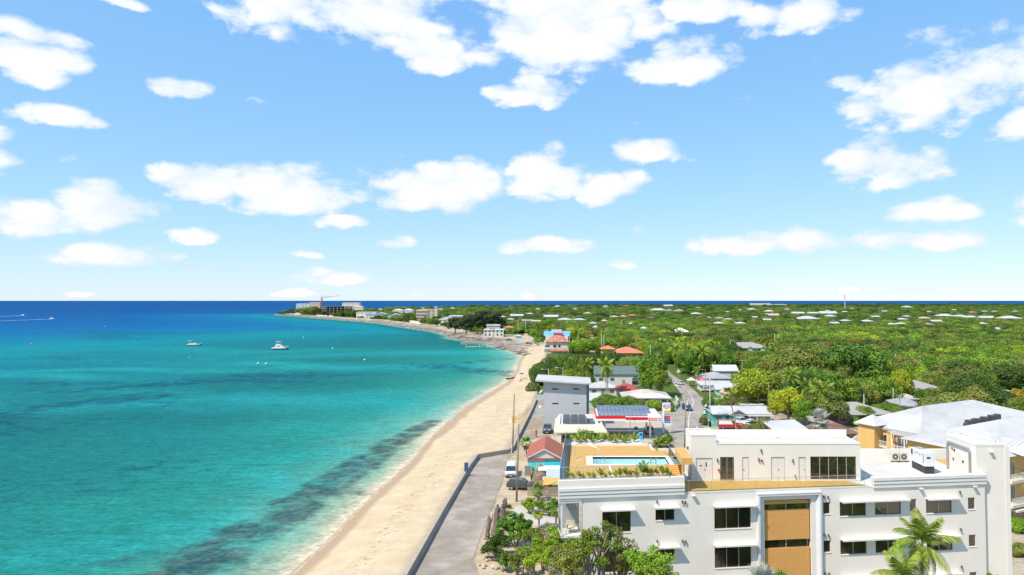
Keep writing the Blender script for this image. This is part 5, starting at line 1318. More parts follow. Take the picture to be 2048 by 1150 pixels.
mb = MB(); mb.quad((sx0, sy0, 5.35), (sx1, sy0, 5.35), (sx1, sy1, 5.35), (sx0, sy1, 5.35)); mb.build('flat_roof', ROOFW, sh)
mb = MB(); 
for (a, b, c_, d) in ((sx0, sx1, sy0, sy0 + .3), (sx0, sx1, sy1 - .3, sy1), (sx0, sx0 + .3, sy0 + .3, sy1 - .3), (sx1 - .3, sx1, sy0 + .3, sy1 - .3)): mb.box(a, b, c_, d, 5.3, 5.72)
mb.build('parapet', WHITE2, sh)
mb = MB(); mb.box(sx0 + .4, sx1 - .4, sy0 + 4, sy1, 1.5, 3.99); mb.build('wall', CREAMW, sh)
for x in (sx0 - .3, sx1 - .6):
    mb = MB(); mb.box(x, x + .9, sy0 - .7, sy0 + .2, 1.5, 3.99); mb.build('column', CREAMW, sh)
mb = MB(); mb.box(sx0 + .8, sx1 - .8, sy0 + 3.94, sy0 + 3.996, 1.9, 3.6); mb.build('shopfront_window', PANE, sh)
SOL = M('solar_cell', (0.035, 0.040, 0.050), 0.25, 0.1, 0.8, spec=.5); SOLB = M('solar_cell_blue', (0.10, 0.14, 0.20), 0.18, 0.1, 0.8, spec=.6)
def solar(par, p, u, v, w, h, mat, fr=ALU):
    "one module at p, edges along unit vectors u and v"
    n = u.cross(v).normalized()
    mb = MB(); q = [p, p + u*w, p + u*w + v*h, p + v*h]; mb.add([*q, *[x + n*.05 for x in q]], [(3,2,1,0),(4,5,6,7),(0,1,5,4),(1,2,6,5),(2,3,7,6),(3,0,4,7)]); o = mb.build('solar_panel', fr, par)
    mb = MB(); q = [p + u*.05 + v*.05, p + u*(w-.05) + v*.05, p + u*(w-.05) + v*(h-.05), p + u*.05 + v*(h-.05)]; mb.add([x + n*.054 for x in q], [(0,1,2,3)]); mb.build('cell', mat, o)
for i in range(4):
    for j in range(2):
        ww = (sx1 - sx0 - 2.6) / 4; hh = (sy1 - sy0 - 2.4) / 2
        if i == 3 and j == 1: continue
        solar(sh, V(sx0 + .9 + i*ww, sy0 + 1.0 + j*hh, 5.75), V(1,0,0), V(0,1,.02).normalized(), ww - .06, hh - .06, SOL)
# petrol canopy
cn = thing('fuel_canopy', 'petrol station canopy with red and white fascia and solar panels on top', 'canopy', (13, 163, 1.75))
RED = M('canopy_red', (0.72, 0.012, 0.03), 0.4, 0.03); WHT = M('canopy_white', (0.80, 0.80, 0.80), 0.4, 0.03)
cz = 7.0; cx0, cx1 = G(1193, 832, cz).x, G(1320, 832, cz).x; cxm = G(1251, 832, cz).x; cy0, cy1 = G(1250, 832, cz).y, G(1250, 816, cz).y; AVOID.append(((cx0+cx1)/2, (cy0+cy1)/2, 10))
mb = MB(); mb.box(cx0 + .1, cx1 - .1, cy0 + .1, cy1, cz - 1.0, cz - .12); mb.build('roof', WHT, cn)
def fascia(x0, x1, y, split):
    mb = MB(); mb.box(x0, x1, y - .15, y, cz - .62, cz); mb.build('red_fascia', RED, cn)
    mb = MB(); mb.box(x0, x1, y - .16, y - .001, cz - 1.05, cz - .622); mb.build('white_fascia', WHT, cn)
fascia(cx0, cxm, cy0 - .005, 1)
mb = MB(); y = cy0 - .9; x2 = G(1295, 832, cz).x
mb.box(cxm, x2, y - .15, y, cz - .75, cz - .1); mb.build('red_fascia', RED, cn)
mb = MB(); mb.box(cxm, x2, y - .16, y - .001, cz - 1.2, cz - .752); mb.box(x2 + .003, cx1, y - .17, y, cz - 1.2, cz - .1); mb.box(cxm, cx1, y, cy0 + .1, cz - 1.2, cz - .76); mb.build('white_fascia', WHT, cn)
mb = MB(); mb.box(cx0 - .15, cx0 - .003, cy0, cy1, cz - .62, cz); mb.build('red_fascia', RED, cn)
mb = MB(); mb.box(cx1 + .003, cx1 + .15, cy0 - .9, cy1, cz - 1.2, cz - .1); mb.build('white_fascia', WHT, cn)
def text(s, size, loc, mat, par, name='lettering', rot=(R(90), 0, 0), ext=.01, align='CENTER', sx=1.0):
    cu = bpy.data.curves.new(name, 'FONT'); cu.body = s; cu.size = size; cu.extrude = ext; cu.align_x = align; cu.align_y = 'CENTER'; cu.offset = size * .018
    tmp = bpy.data.objects.new(name, cu); COL.objects.link(tmp); dg = bpy.context.evaluated_depsgraph_get(); me = bpy.data.meshes.new_from_object(tmp.evaluated_get(dg))
    bpy.data.objects.remove(tmp); o = bpy.data.objects.new(name, me); COL.objects.link(o); me.materials.clear(); me.materials.append(mat)
    o.parent = par; off = OFF.get(par.name, V(0,0,0)); o.location = V(*loc) - off; o.rotation_euler = rot; o.scale = (sx, 1, 1); return o
text('ESSO', 1.05, ((x2 + cx1)/2, y - .19, cz - .64), RED, cn, sx=1.15)
for k in range(4):
    mb = MB(); x = cx0 + 2 + (cx1 - cx0 - 4) * (k % 2); yy = cy0 + 2 + (cy1 - cy0 - 4) * (k // 2); mb.box(x - .2, x + .2, yy - .2, yy + .2, 1.7, cz - .99); mb.build('column', WHT, cn)
# solar array in three rows leaning south
for j, (yo, n) in enumerate(((.5, 12), (4.2, 13), (7.6, 13))):
    for i in range(n):
        ww = (cx1 - cx0 - 2.0) / 13
        solar(cn, V(cx0 + .3 + i*ww + (1.0 if j == 0 else 0)*ww*0, cy0 + yo, cz + (.02 if j == 0 else .25)), V(1,0,0), V(0, .985, .17 if j else .1).normalized(), ww - .05, 3.1 if j else 2.6, SOLB)
# price pylon
pb = G(1326.5, 868, 1.8); py_ = thing('price_pylon', 'tall white petrol station price sign with oval logo', 'sign', pb)
pyw = 1.85; pz1 = AT(1326, 806, pb.y).z; pz0 = AT(1326, 851, pb.y).z
mb = MB(); mb.box(pb.x - .15, pb.x - .15 + pyw, pb.y, pb.y + .4, pz0, pz1); mb.build('board', WHT, py_)
mb = MB(); mb.box(pb.x - .15, pb.x + .25, pb.y + .02, pb.y + .38, 1.75, pz0 - .003); mb.build('post', WHT, py_)
mb = MB(); mb.box(pb.x - .3, pb.x + .5, pb.y - .3, pb.y + .6, 1.75, 2.05); mb.build('plinth', CONC, py_)
mb = MB(); cxp = pb.x - .15 + pyw / 2 + .1
def ell(mb, cx, cz_, rx, rz, y0, y1, n=28): mb.add([(cx + rx*math.cos(2*math.pi*i/n), y0, cz_ + rz*math.sin(2*math.pi*i/n)) for i in range(n)] + [(cx + rx*math.cos(2*math.pi*i/n), y1, cz_ + rz*math.sin(2*math.pi*i/n)) for i in range(n)], [tuple(range(n)), tuple(reversed(range(n, 2*n)))] + [(i, n+i, n+(i+1) % n, (i+1) % n) for i in range(n)])
NAVY = M('logo_navy', (0.03, 0.07, 0.25), 0.4, 0.03)
ell(mb, cxp - .1, pz1 - .75, .76, .55, pb.y - .03, pb.y - .004); mb.build('logo_ring', NAVY, py_)
mb = MB(); ell(mb, cxp - .1, pz1 - .75, .66, .45, pb.y - .045, pb.y - .031); lo = mb.build('logo_oval', WHT, py_)
text('Esso', .62, (cxp - .1, pb.y - .06, pz1 - .77), RED, py_)
rows_ = [(1.55, 2.15, (0.85, 0.42, 0.03), 'sign_amber'), (2.28, 2.55, (0.04, 0.35, 0.70), 'sign_sky'), (3.6, 3.9, (0.02, 0.12, 0.50), 'sign_blue'), (4.02, 4.3, (0.02, 0.15, 0.55), 'sign_blue2')]
hgt = pz1 - pz0; kk = hgt / 5.0
for (a, b, cl_, nm) in rows_:
    mb = MB(); mb.box(pb.x + .25, pb.x + 1.65, pb.y - .03, pb.y - .004, pz1 - b*kk - .1, pz1 - a*kk - .1); mb.build('sign_panel', M(nm, cl_, .4, .03), py_)
DGT = M('price_display', (0.70, 0.03, 0.06), 0.4, 0.03)
for r in range(3):
    z0 = pz1 - (2.95 + .30 * r) * kk - .1
    mb = MB(); mb.box(pb.x + .25, pb.x + .72, pb.y - .03, pb.y - .004, z0, z0 + .24*kk); mb.build('grade_label', NAVY, py_)
    mb = MB(); mb.box(pb.x + .74, pb.x + 1.65, pb.y - .03, pb.y - .004, z0, z0 + .24*kk); mb.build('price_panel', DGT, py_)
# pumps
for k, (px, py) in enumerate(((1272, 873), (1281.5, 885))):
    p = G(px, py, 1.9); q = thing('fuel_pump', ('slim blue fuel pump standing behind the nearer one' if k == 0 else 'light blue fuel pump with hose nearest the pool building'), 'fuel pump', p, 'fuel pumps')
    PB = M('pump_blue', (0.03, 0.30, 0.55), 0.4, 0.05) if k == 0 else M('pump_cyan', (0.06, 0.50, 0.78), 0.4, 0.05)
    mb = MB(); mb.box(p.x - .38, p.x + .38, p.y - .25, p.y + .25, 1.8, 3.3); mb.build('cabinet', PB, q)
    mb = MB(); mb.box(p.x - .42, p.x + .42, p.y - .28, p.y + .28, 3.303, 4.1); mb.build('head', PB, q)
    mb = MB(); mb.box(p.x - .28, p.x + .28, p.y - .30, p.y - .283, 3.5, 3.9); mb.build('display', DARK, q)
    mb = MB(); mb.tube([(p.x + .45, p.y, 3.6), (p.x + .62, p.y, 2.9), (p.x + .5, p.y, 2.2), (p.x + .42, p.y, 2.9)], .035, 6); mb.build('hose', RUBBER, q)
    mb = MB(); mb.box(p.x - .9, p.x + .9, p.y - .6, p.y + .6, 1.75, 1.93); mb.build('island_kerb', CONCL, q)

# middle distance houses
house('villa', 'long white house with dark green shingle roof and arched porch', 1188, 1284, 748.5, 5.9, 10, 2.6, 'gable', OFFW, SHGREEN, nwin=4)
t, T, w = house('cottage', 'small cottage with pale grey hip roof behind the two-trunked coconut palm', 1176, 1236, 775.5, 4.4, 9, 1.6, 'hip', CREAMW, METW, yaw=.05, nwin=3)
house('shed', 'narrow white-roofed shed with green gable end beside the grey block', 1177, 1204, 801, 4.0, 9, 1.0, 'shed', MINTW, METW, nwin=1, over=.3)
house('cottage', 'cottage with bright red hip roof behind the rusty grey roof', 1231, 1278, 780, 4.4, 8, 1.7, 'hip', CREAMW, REDM, nwin=3)
house('bungalow', 'low bungalow with rust-stained grey hip roof near the road bend', 1245, 1344, 796, 4.2, 11, 1.8, 'hip', CREAMW, METR, nwin=5, over=.9)
# arch of the villa porch
p = G(1275, 768, 1.8); tv = bpy.data.objects['villa']; c = OFF['villa']
mb = MB(); n = 12; cxa = G(1270.5, 748, 5.9).x; fy = c.y - .05
mb.add([(cxa - 1.2, fy, 2.0), (cxa + 1.2, fy, 2.0)] + [(cxa + 1.2*math.cos(math.pi*i/n), fy, 4.0 + 1.1*math.sin(math.pi*i/n)) for i in range(n+1)], [tuple(range(n + 3))]); mb.build('porch_arch', DARK, tv)
# teal house with several roof planes
t, T, w = house('teal_house', 'teal walled house with patched white metal roofs beside the bend', 1425, 1545, 828, 4.1, 10, 1.3, 'gable', TEALW, METW, nwin=6, seams=.0, wh=1.0, frame=M('board_brown', (0.36, 0.26, 0.2), .8))
mb = MB(); mb.T = T; mb.box(-w/2 + 4.0, -w/2 + 7.5, -1.6, -.003, 1.4, 4.0); mb.build('porch_wall', TEALW, t)
add_roof(t, T, -w/2 + 4.0, -w/2 + 7.5, -1.6, 3.5, 4.15, 1.25, 'front', METW, wall=METG, name='porch_roof')
mb = MB(); mb.T = T; mb.box(-w/2 + 8.2, w/2 + .6, -2.2, -.62, 3.75, 3.9); mb.build('veranda_roof', METW, t)
for k in range(4): mb = MB(); mb.T = T; x = -w/2 + 8.6 + k * (w - 8.6) / 3.2; mb.box(x, x + .14, -2.1, -1.96, 1.7, 3.748); mb.build('veranda_post', WHITE2, t)
for k in range(7): mb = MB(); mb.T = T; mb.box(1.0 + k*.9, 1.85 + k*.9, 4.8 + .1*(k % 2), 7.4, 5.55 - .05*(k % 3), 5.6 - .05*(k % 3)); mb.build('loose_sheet', METW if k % 3 else METR, t)
# orange shop building with white roof
t, T, w = house('orange_shop', 'orange building with white pitched roof next to the round bush', 1552, 1628, 866, 5.0, 13, 1.5, 'gable', ORW, METW, yaw=R(14), nwin=4, over=.7, wh=1.6)
house('garage', 'brown shingle roofed building in front of the silver fan palm', 1652, 1722, 868, 4.6, 9, 2.0, 'hip', ORW, SHBROWN, yaw=R(10), nwin=2)
# white curvy gable (front wall of a church hall)
p = G(1704, 887, 3.0); t = thing('curved_gable_wall', 'white curved parapet gable with air conditioner beside the brown roof', 'wall', p)
mb = MB(); pts = [(-6, 2.2), (-6, 3.0), (-4.5, 3.1), (-3.2, 3.6), (-2, 4.6), (-1, 5.2), (1, 5.2), (2, 4.6), (3.2, 3.6), (4.5, 3.1), (4.5, 2.2)]
T = local_frame(V(p.x + 2, p.y, 0), R(8)); mb.add([T(V(x, 0, z - .6)) for x, z in pts] + [T(V(x, .35, z - .6)) for x, z in pts], [tuple(range(11)), tuple(reversed(range(11, 22)))] + [(i, 11+i, 11+(i+1) % 11, (i+1) % 11) for i in range(11)]); mb.build('gable', OFFW, t)
mb = MB(); mb.T = T; mb.box(.2, 1.4, -.45, -.003, 3.2, 3.9); mb.build('air_conditioner', WHITE2, t)
mb = MB(); mb.T = T; mb.box(-6, 4.5, -.002, .34, 1.4, 1.59); mb.build('base', OFFW, t)
# houses along the road, right side
house('house', 'house with blue-grey hip roof above the parked white car', 1398, 1466, 757, 4.2, 11, 1.9, 'hip', CREAMW, METG, nwin=3, yaw=-.05)
house('house', 'flat white roofed house below the blue-grey hip roof', 1400, 1482, 770, 4.0, 8, .5, 'shed', OFFW, METW, nwin=4)
house('house', 'house with white roof and tan side annexe by the yellow-green tree', 1432, 1482, 779, 3.9, 7, .9, 'shed', MINTW, METW, nwin=2, yaw=-.1)
house('annexe', 'small tan hip roof against the big yellow-green tree', 1448, 1486, 788, 4.2, 6, 2.0, 'hip', CREAMW, TANR, nwin=2)
house('house', 'white gabled house half hidden behind palms above the grey hip roof', 1428, 1478, 742, 4.6, 9, 2.1, 'gable', OFFW, METW, nwin=2)
# right side grey roofs
house('bungalow', 'bungalow with pale grey hip roof and brick walls behind the blue car', 1668, 1795, 829, 4.3, 12, 2.2, 'hip', M('brick_brown', (0.36, 0.24, 0.18), .9, .2, 3.0), SHGREY, yaw=R(6), nwin=5, over=.9)
house('bungalow', 'grey shingled hip roof of the house behind the utility pole', 1795, 1850, 812, 4.4, 10, 1.4, 'hip', CREAMW, METG, yaw=R(-10), nwin=2)
house('bungalow', 'long flat pale roof beyond the grey shingled hip roof', 1778, 1842, 798, 4.2, 9, .4, 'shed', CREAMW, CONCL, nwin=2)
house('bungalow', 'orange walled house with large grey hip roof and red vent', 1812, 1900, 780, 4.6, 12, 2.3, 'hip', ORW, SHGREY, yaw=R(8), nwin=4, over=.8)
house('shed', 'white roofed shed glimpsed between two tree crowns', 1730, 1768, 754, 4.5, 8, .8, 'shed', OFFW, METW, nwin=1)
house('shed', 'white roof at the far right beside the yellow shrub', 2014, 2046, 790, 4.6, 8, .8, 'shed', OFFW, METW, nwin=1)
# beach house with terracotta and blue roofs
p = G(1113, 706.5, 1.8); t = thing('beach_house', 'three-storey white beach house with mottled terracotta and blue roofs', 'house', p); T = local_frame(V(p.x, p.y, 0), 0); hw = 7.3; AVOID.append((p.x, p.y + 10, 13)); AVOID.append((p.x, p.y - 3, 8))
mb = MB(); mb.T = T; mb.box(-hw, hw, 0, 15, 1.2, 8.6); mb.build('wall', OFFW, t)
mb = MB(); mb.T = T; mb.box(-hw + .5, hw - .5, 9, 20, 8.6, 11.6); mb.build('upper_wall', OFFW, t)
add_roof(t, T, -hw + 1.0, hw - .2, -.6, 9.0, 8.6, 3.6, 'hip', TERRAV, over=.4)
add_roof(t, T, -hw, hw, 10.0, 20, 11.6, 2.6, 'gable', BLUEM, seams=.8, over=.7, wall=BLUEM, name='blue_roof')
mb = MB(); mb.T = T; mb.box(-2.0, 3.8, 8.5, 9.9, 11.0, 13.4); mb.build('red_dormer', REDM, t)
mb = MB(); mb.T = T; mb.box(-3.4, 3.0, 14.2, 15.6, 13.9, 15.2); mb.build('roof_terrace', OFFW, t)
mb = MB(); mb.T = T; mb.add([(-4.2, -1.6, 3.2), (6.6, -1.6, 3.2), (6.2, -.003, 4.5), (-3.8, -.003, 4.5)], [(0,1,2,3)]); mb.add([(-4.2,-1.6,3.05),(6.6,-1.6,3.05),(6.6,-1.6,3.2),(-4.2,-1.6,3.2)], [(0,1,2,3)]); mb.build('porch_roof', TERRAV, t)
for x, w_ in ((-1.0, 1.9), (1.7, 1.4)): window(t, T, x, 6.0, w_, 1.7, 'f', n=2, pane=PANE, frame=M('frame_grey', (.4, .4, .38), .6))
mb = MB(); mb.T = T; mb.box(-hw - 1.4, -3.6, -.9, -.003, 4.2, 4.4); mb.box(-hw - 1.4, -3.6, -.95, -.9, 4.4, 5.3); mb.build('balcony', WHITE2, t)
mb = MB(); mb.T = T; mb.box(-hw + .6, -4.0, -.04, -.004, 4.5, 6.8); mb.build('balcony_door', PANE, t)
mb = MB(); mb.T = T; mb.box(hw + .003, hw + 1.6, 1.0, 15, 1.2, 8.0); mb.build('side_wing', M('pale_grey_side', (0.50, 0.50, 0.50), .85), t)
mb = MB(); mb.T = T; mb.box(hw - .4, hw - .2, -.05, 9, 8.61, 11.5) if False else mb.box(hw + .35, hw + .6, .2, 12, 8.01, 11.2); mb.build('parapet_fin', WHITE2, t)
# villa with orange roofs
t, T, w = house('villa', 'orange walled villa with coral tile hip roofs among dark trees', 1222, 1290, 706, 4.6, 15, 2.8, 'hip', YELW, TERRA, nwin=5, over=.8)
T2 = local_frame(V(T(V(-w/2 - 2.0, 8, 0)).x, T(V(0, 8, 0)).y, 0), 0)
mb = MB(); mb.T = T2; mb.box(-3.6, 3.6, 0, 7, 1.4, 6.2); mb.build('tower_wall', YELW, t); add_roof(t, T2, -3.6, 3.6, 0, 7, 6.2, 1.8, 'hip', TERRA, over=.7, name='tower_roof')
# pale green mansion
t, T, w = house('mansion', 'mint green mansion with broad pale grey hip roof beyond the palms', 1453, 1545, 696, 6.6, 16, 2.7, 'hip', MINTW, SHGREY, nwin=6, floors=2, over=.9)
for k in range(3):
    x = -w*.28 + k * w * .3; T2 = local_frame(T(V(x, -.6, 0)), 0); mb = MB(); mb.T = T2; mb.box(-1.3, 1.3, 0, 1.5, 5.0, 6.7); mb.build('dormer_wall', MINTW, t); add_roof(t, T2, -1.3, 1.3, 0, 3, 6.75, .9, 'front', SHGREY, over=.3, wall=WHITE2, name='dormer_roof')
house('house', 'cream walled house with white pyramid roof rising from the canopy', 1345, 1380, 663.5, 5.2, 13, 3.2, 'hip', CREAMW, M('white_tile_roof', (.74, .71, .67), .8, .05), nwin=3, cat='house')
# lime-washed shop on the corner and blue cabin
house('beach_cabin', 'tiny turquoise cabin with white roof on the sand', 1029, 1044, 672, 3.9, 4, 1.0, 'hip', M('cabin_turquoise', (.30, .62, .72), .8), METW, nwin=1, cat='cabin')
t, T, w = house('seaside_house', 'two-storey open-fronted house with flat white roof by the jetty', 966, 1008, 660, 7.4, 12, .7, 'shed', OFFW, METW, nwin=5, floors=2, wh=1.7, frame=FRAME)
mb = MB(); mb.T = T
house('house', 'dark grey roofed house behind the flat white seaside house', 972, 1000, 652, 7.6, 9, 1.6, 'gable', OFFW, METG, nwin=2)
house('house', 'terracotta roofed house right of the dark casuarina trees', 1006, 1028, 655, 6.0, 9, 1.6, 'hip', CREAMW, TERRA, nwin=2)
house('house', 'low orange tiled roof behind the parked white car inland', 1166, 1188, 671, 5.6, 9, 1.5, 'hip', CREAMW, TERRA, nwin=2)

# ------------------------------------------------------------------ ochre hotel behind the tower
ht = thing('ochre_hotel', 'ochre hotel with white standing-seam hip roofs and pergola veranda', 'building', (60, 112, 1.75))
n_ = V(-.45, .893, 0); d_ = V(.893, .45, 0); A_ = V(56.3, 113.2, 0)
def HT_(p): return A_ + d_ * p[0] + n_ * p[1] + V(0, 0, p[2])
EZ = 11.5
# main wing: local x along the front, y to the back
mb = MB(); mb.T = HT_; mb.box(.6, 34, .6, 12.6, 1.2, EZ); mb.build('wall', YELW, ht)
AVOID.append((70, 126, 16)); AVOID.append((60, 112, 12)); AVOID.append((86, 134, 16))
def roofpoly(polys, name, sp=.62):
    mb = MB()
    for p in polys: mb.poly(p)
    o = mb.build(name, METW, ht); s = MB()
    for p in polys: seam_lines(s, p, p[0], p[1], sp, .028, .03)
    s.build('roof_seams', METW, o); return o
e0, e1, e2, e3 = HT_((0,0,EZ)), HT_((36,0,EZ)), HT_((36,13.2,EZ)), HT_((0,13.2,EZ)); r0, r1 = HT_((9.0,6.6,14.55)), HT_((23,6.6,14.8))
roofpoly([[e0, e1, r1, r0], [e2, e3, r0, r1], [e3, e0, r0], [e1, e2, r1]], 'roof')
mb = MB(); mb.T = HT_; mb.box(-.08, 36, -.08, 0.08, EZ - .35, EZ - .02); mb.box(-.1, .06, .08, 13.2, EZ - .35, EZ - .02); mb.build('gutter', M('gutter_grey', (.42, .40, .37), .5), ht)
# low side roofs at the left end
T2 = lambda p: V(52.2, 121.6, 0) + d_ * p[0] + n_ * p[1] + V(0, 0, p[2])
mb = MB(); mb.T = T2; mb.box(-1.7, 1.7, -1.7, 1.7, 1.2, EZ + .3); mb.build('turret_wall', YELW, ht)
g = [T2(V(*q)) for q in ((-2.2, -2.2, EZ + .35), (2.2, -2.2, EZ + .35), (2.2, 2.2, EZ + .35), (-2.2, 2.2, EZ + .35), (0, 0, 13.4))]
roofpoly([[g[0], g[1], g[4]], [g[1], g[2], g[4]], [g[2], g[3], g[4]], [g[3], g[0], g[4]]], 'turret_roof')
# left end: ochre wall with window and balcony, then the veranda coming towards us
T3 = lambda p: HT_((p[1], p[0], p[2]))      # x along the end wall, y outwards negative
lw = MB(); lw.T = HT_; lw.box(.3, .598, 5.2, 12.6, 1.2, EZ - .02); lw.build('end_wall', YELW, ht)
def hwin(x, z, w, h, n=2, bal=True, face=.3, mat=PANE):
    mb = MB(); mb.T = HT_; mb.box(face - .05, face - .003, x - w/2, x + w/2, z - h/2, z + h/2); o = mb.build('window', WHITE2, ht)
    for k in range(n): mb = MB(); mb.T = HT_; a = x - w/2 + .08 + (w - .16) * k / n; b = x - w/2 + .08 + (w - .16) * (k + 1) / n; mb.box(face - .07, face - .052, a + .03, b - .03, z - h/2 + .08, z + h/2 - .08); mb.build('pane', mat, o)
    if bal:
        mb = MB(); mb.T = HT_; y0, y1 = x - w/2 - .4, x + w/2 + .4; zb = z - h/2 - .1
        mb.box(face - .75, face - .003, y0, y1, zb - .15, zb); o2 = mb.build('balcony', WHITE2, ht)
        mb = MB(); mb.T = HT_; mb.box(face - .75, face - .70, y0, y1, zb + .9, zb + .97); mb.box(face - .75, face - .70, y0, y1, zb + .1, zb + .15)
        for k in range(11): yy = y0 + (y1 - y0 - .05) * k / 10; mb.box(face - .74, face - .71, yy, yy + .05, zb + .15, zb + .9)
        mb.build('balcony_rail', WHITE2, o2)
hwin(7.4, 9.4, 1.6, 1.9); hwin(7.4, 6.0, 1.6, 1.9)
# veranda: floor slabs, white posts, pergola slats, back wall with doors
vy0, vy1 = -7.0, 5.0
lw = MB(); lw.T = HT_; lw.box(1.8, 8, vy0, .59, 1.2, EZ - .5); lw.build('wing_wall', YELW, ht)
lw = MB(); lw.T = HT_; lw.box(-.2, 9, vy0, -.1, EZ - .35, EZ - .15); lw.build('flat_roof', ROOFW, ht)
for zf in (8.1, 4.8):
    mb = MB(); mb.T = HT_; mb.box(-.9, 1.75, vy0, vy1, zf - .25, zf); o = mb.build('veranda_floor', CREAMW, ht)
    mb = MB(); mb.T = HT_; mb.box(-.88, -.82, vy0, vy1, zf + .95, zf + 1.02); mb.box(-.88, -.82, vy0, vy1, zf + .1, zf + .15)
    k = vy0
    while k < vy1: mb.box(-.87, -.83, k, k + .05, zf + .15, zf + .95); k += .28
    mb.build('veranda_rail', WHITE2, o)
for k in range(6):
    yy = vy0 + .2 + (vy1 - vy0 - .4) * k / 5; mb = MB(); mb.T = HT_; mb.box(-.85, -.65, yy - .1, yy + .1, 1.6, EZ - .36); mb.build('veranda_post', WHITE2, ht)
    if k < 5:
        yy += 1.5; mb = MB(); mb.T = HT_; fx = 1.79 if yy < .5 else .59; mb.box(fx - .06, fx - .003, yy - .9, yy + .9, 8.12, 10.5); o = mb.build('glazed_door', WHITE2, ht)
        for s in (-.45, .45): mb = MB(); mb.T = HT_; mb.box(fx - .08, fx - .062, yy + s - .36, yy + s + .36, 8.2, 10.4); mb.build('pane', PANEB, o)
mb = MB(); mb.T = HT_; mb.box(-.95, -.78, vy0, vy1, EZ - .62, EZ - .38); mb.build('pergola_beam', WHITE2, ht)
for k in range(26):
    yy = vy0 + (vy1 - vy0) * k / 25; mb = MB(); mb.T = HT_; mb.box(-1.5, .55 if yy > .6 else 1.7, yy, yy + .12, EZ - .375, EZ - .22); mb.build('pergola_slat', WHITE2, ht)
# right wing
B0 = V(58.6, 96.2, 0)
def HB(p): return B0 + d_ * p[0] + n_ * p[1] + V(0, 0, p[2])
mb = MB(); mb.T = HB; mb.box(.8, 40, .8, 15, 1.2, EZ); mb.build('wall', YELW, ht)
e0, e1, e2, e3 = HB((0,0,EZ)), HB((42,0,EZ)), HB((42,16,EZ)), HB((0,16,EZ)); r0, r1 = HB((12.5,8,14.6)), HB((34,8,14.6))
roofpoly([[e0, e1, r1, r0], [e2, e3, r0, r1], [e3, e0, r0], [e1, e2, r1]], 'wing_roof')
g = [HB(q) for q in ((3.5, -2.0, EZ + .02), (10.5, -2.0, EZ + .02), (7.0, 4.4, 13.2), (7.0, -2.0, 13.2), (3.5, 2.4, EZ + .6), (10.5, 2.4, EZ + .6))]
roofpoly([[g[4], g[0], g[3], g[2]], [g[1], g[5], g[2], g[3]]], 'gable_roof')
for fi, zf in enumerate((8.3, 5.0)):
    for x in (3.2, 8.2, 13.5, 18.5):
        mb = MB(); mb.T = HB; mb.box(x - 1.2, x + 1.2, .74, .797, zf, zf + 2.3); o = mb.build('glazed_door', WHITE2, ht)
        for s in (-.6, .6): mb = MB(); mb.T = HB; mb.box(x + s - .5, x + s + .5, .72, .738, zf + .1, zf + 2.2); mb.build('pane', PANEB, o)
        mb = MB(); mb.T = HB; mb.box(x - 1.9, x + 1.9, -.7, .796, zf - .25, zf - .02); b_ = mb.build('balcony', CREAMW, ht)
        mb = MB(); mb.T = HB; mb.box(x - 1.9, x + 1.9, -.68, -.62, zf + .95, zf + 1.02); mb.box(x - 1.9, x + 1.9, -.68, -.62, zf + .05, zf + .1)
        for k in range(20): xx = x - 1.9 + 3.75 * k / 19; mb.box(xx, xx + .05, -.67, -.63, zf + .1, zf + .95)
        mb.build('balcony_rail', WHITE2, b_)
mb = MB(); mb.T = HB; mb.box(2, 20, -1.0, .796, 4.2, 4.45); mb.build('storefront_canopy', CREAMW, ht)
mb = MB(); mb.T = HB; mb.box(2, 20, .70, .797, 1.8, 4.0); o = mb.build('storefront_window', FRAME, ht)
for k in range(14): mb = MB(); mb.T = HB; mb.box(2.1 + k*1.28, 3.28 + k*1.28, .68, .698, 1.95, 3.9); mb.build('pane', PANE, o)
# roof condensers on the hotel
for k in range(9):
    q = G(1934 + k * 7.6, 858.5 - k * 1.6, EZ + .1 + .16 * k)
    a = thing('hotel_condenser', ['dark roof condenser nearest the flat roof edge of the hotel', 'dark boxy condenser second in the hotel roof row'][k] if k < 2 else 'dark condenser in the row sunk between the two hotel roofs', 'condenser', q, 'hotel roof condensers')
    mb = MB(); r_ = .55 + .1 * (k % 2); mb.cyl((q.x, q.y, q.z), r_, 1.0 + .2 * (k % 3), 12) if k % 2 == 0 else mb.box(q.x - r_, q.x + r_, q.y - r_, q.y + r_, q.z, q.z + 1.35); mb.build('case', M('condenser_dark', (.06, .06, .065), .6, .2, 5), a)
    mb = MB(); mb.cyl((q.x, q.y, q.z + (1.0 + .2 * (k % 3) if k % 2 == 0 else 1.35) + .002), r_ * .8, .06, 12); mb.build('fan_grille', M('grille_dark', (.13, .13, .13), .5), a)
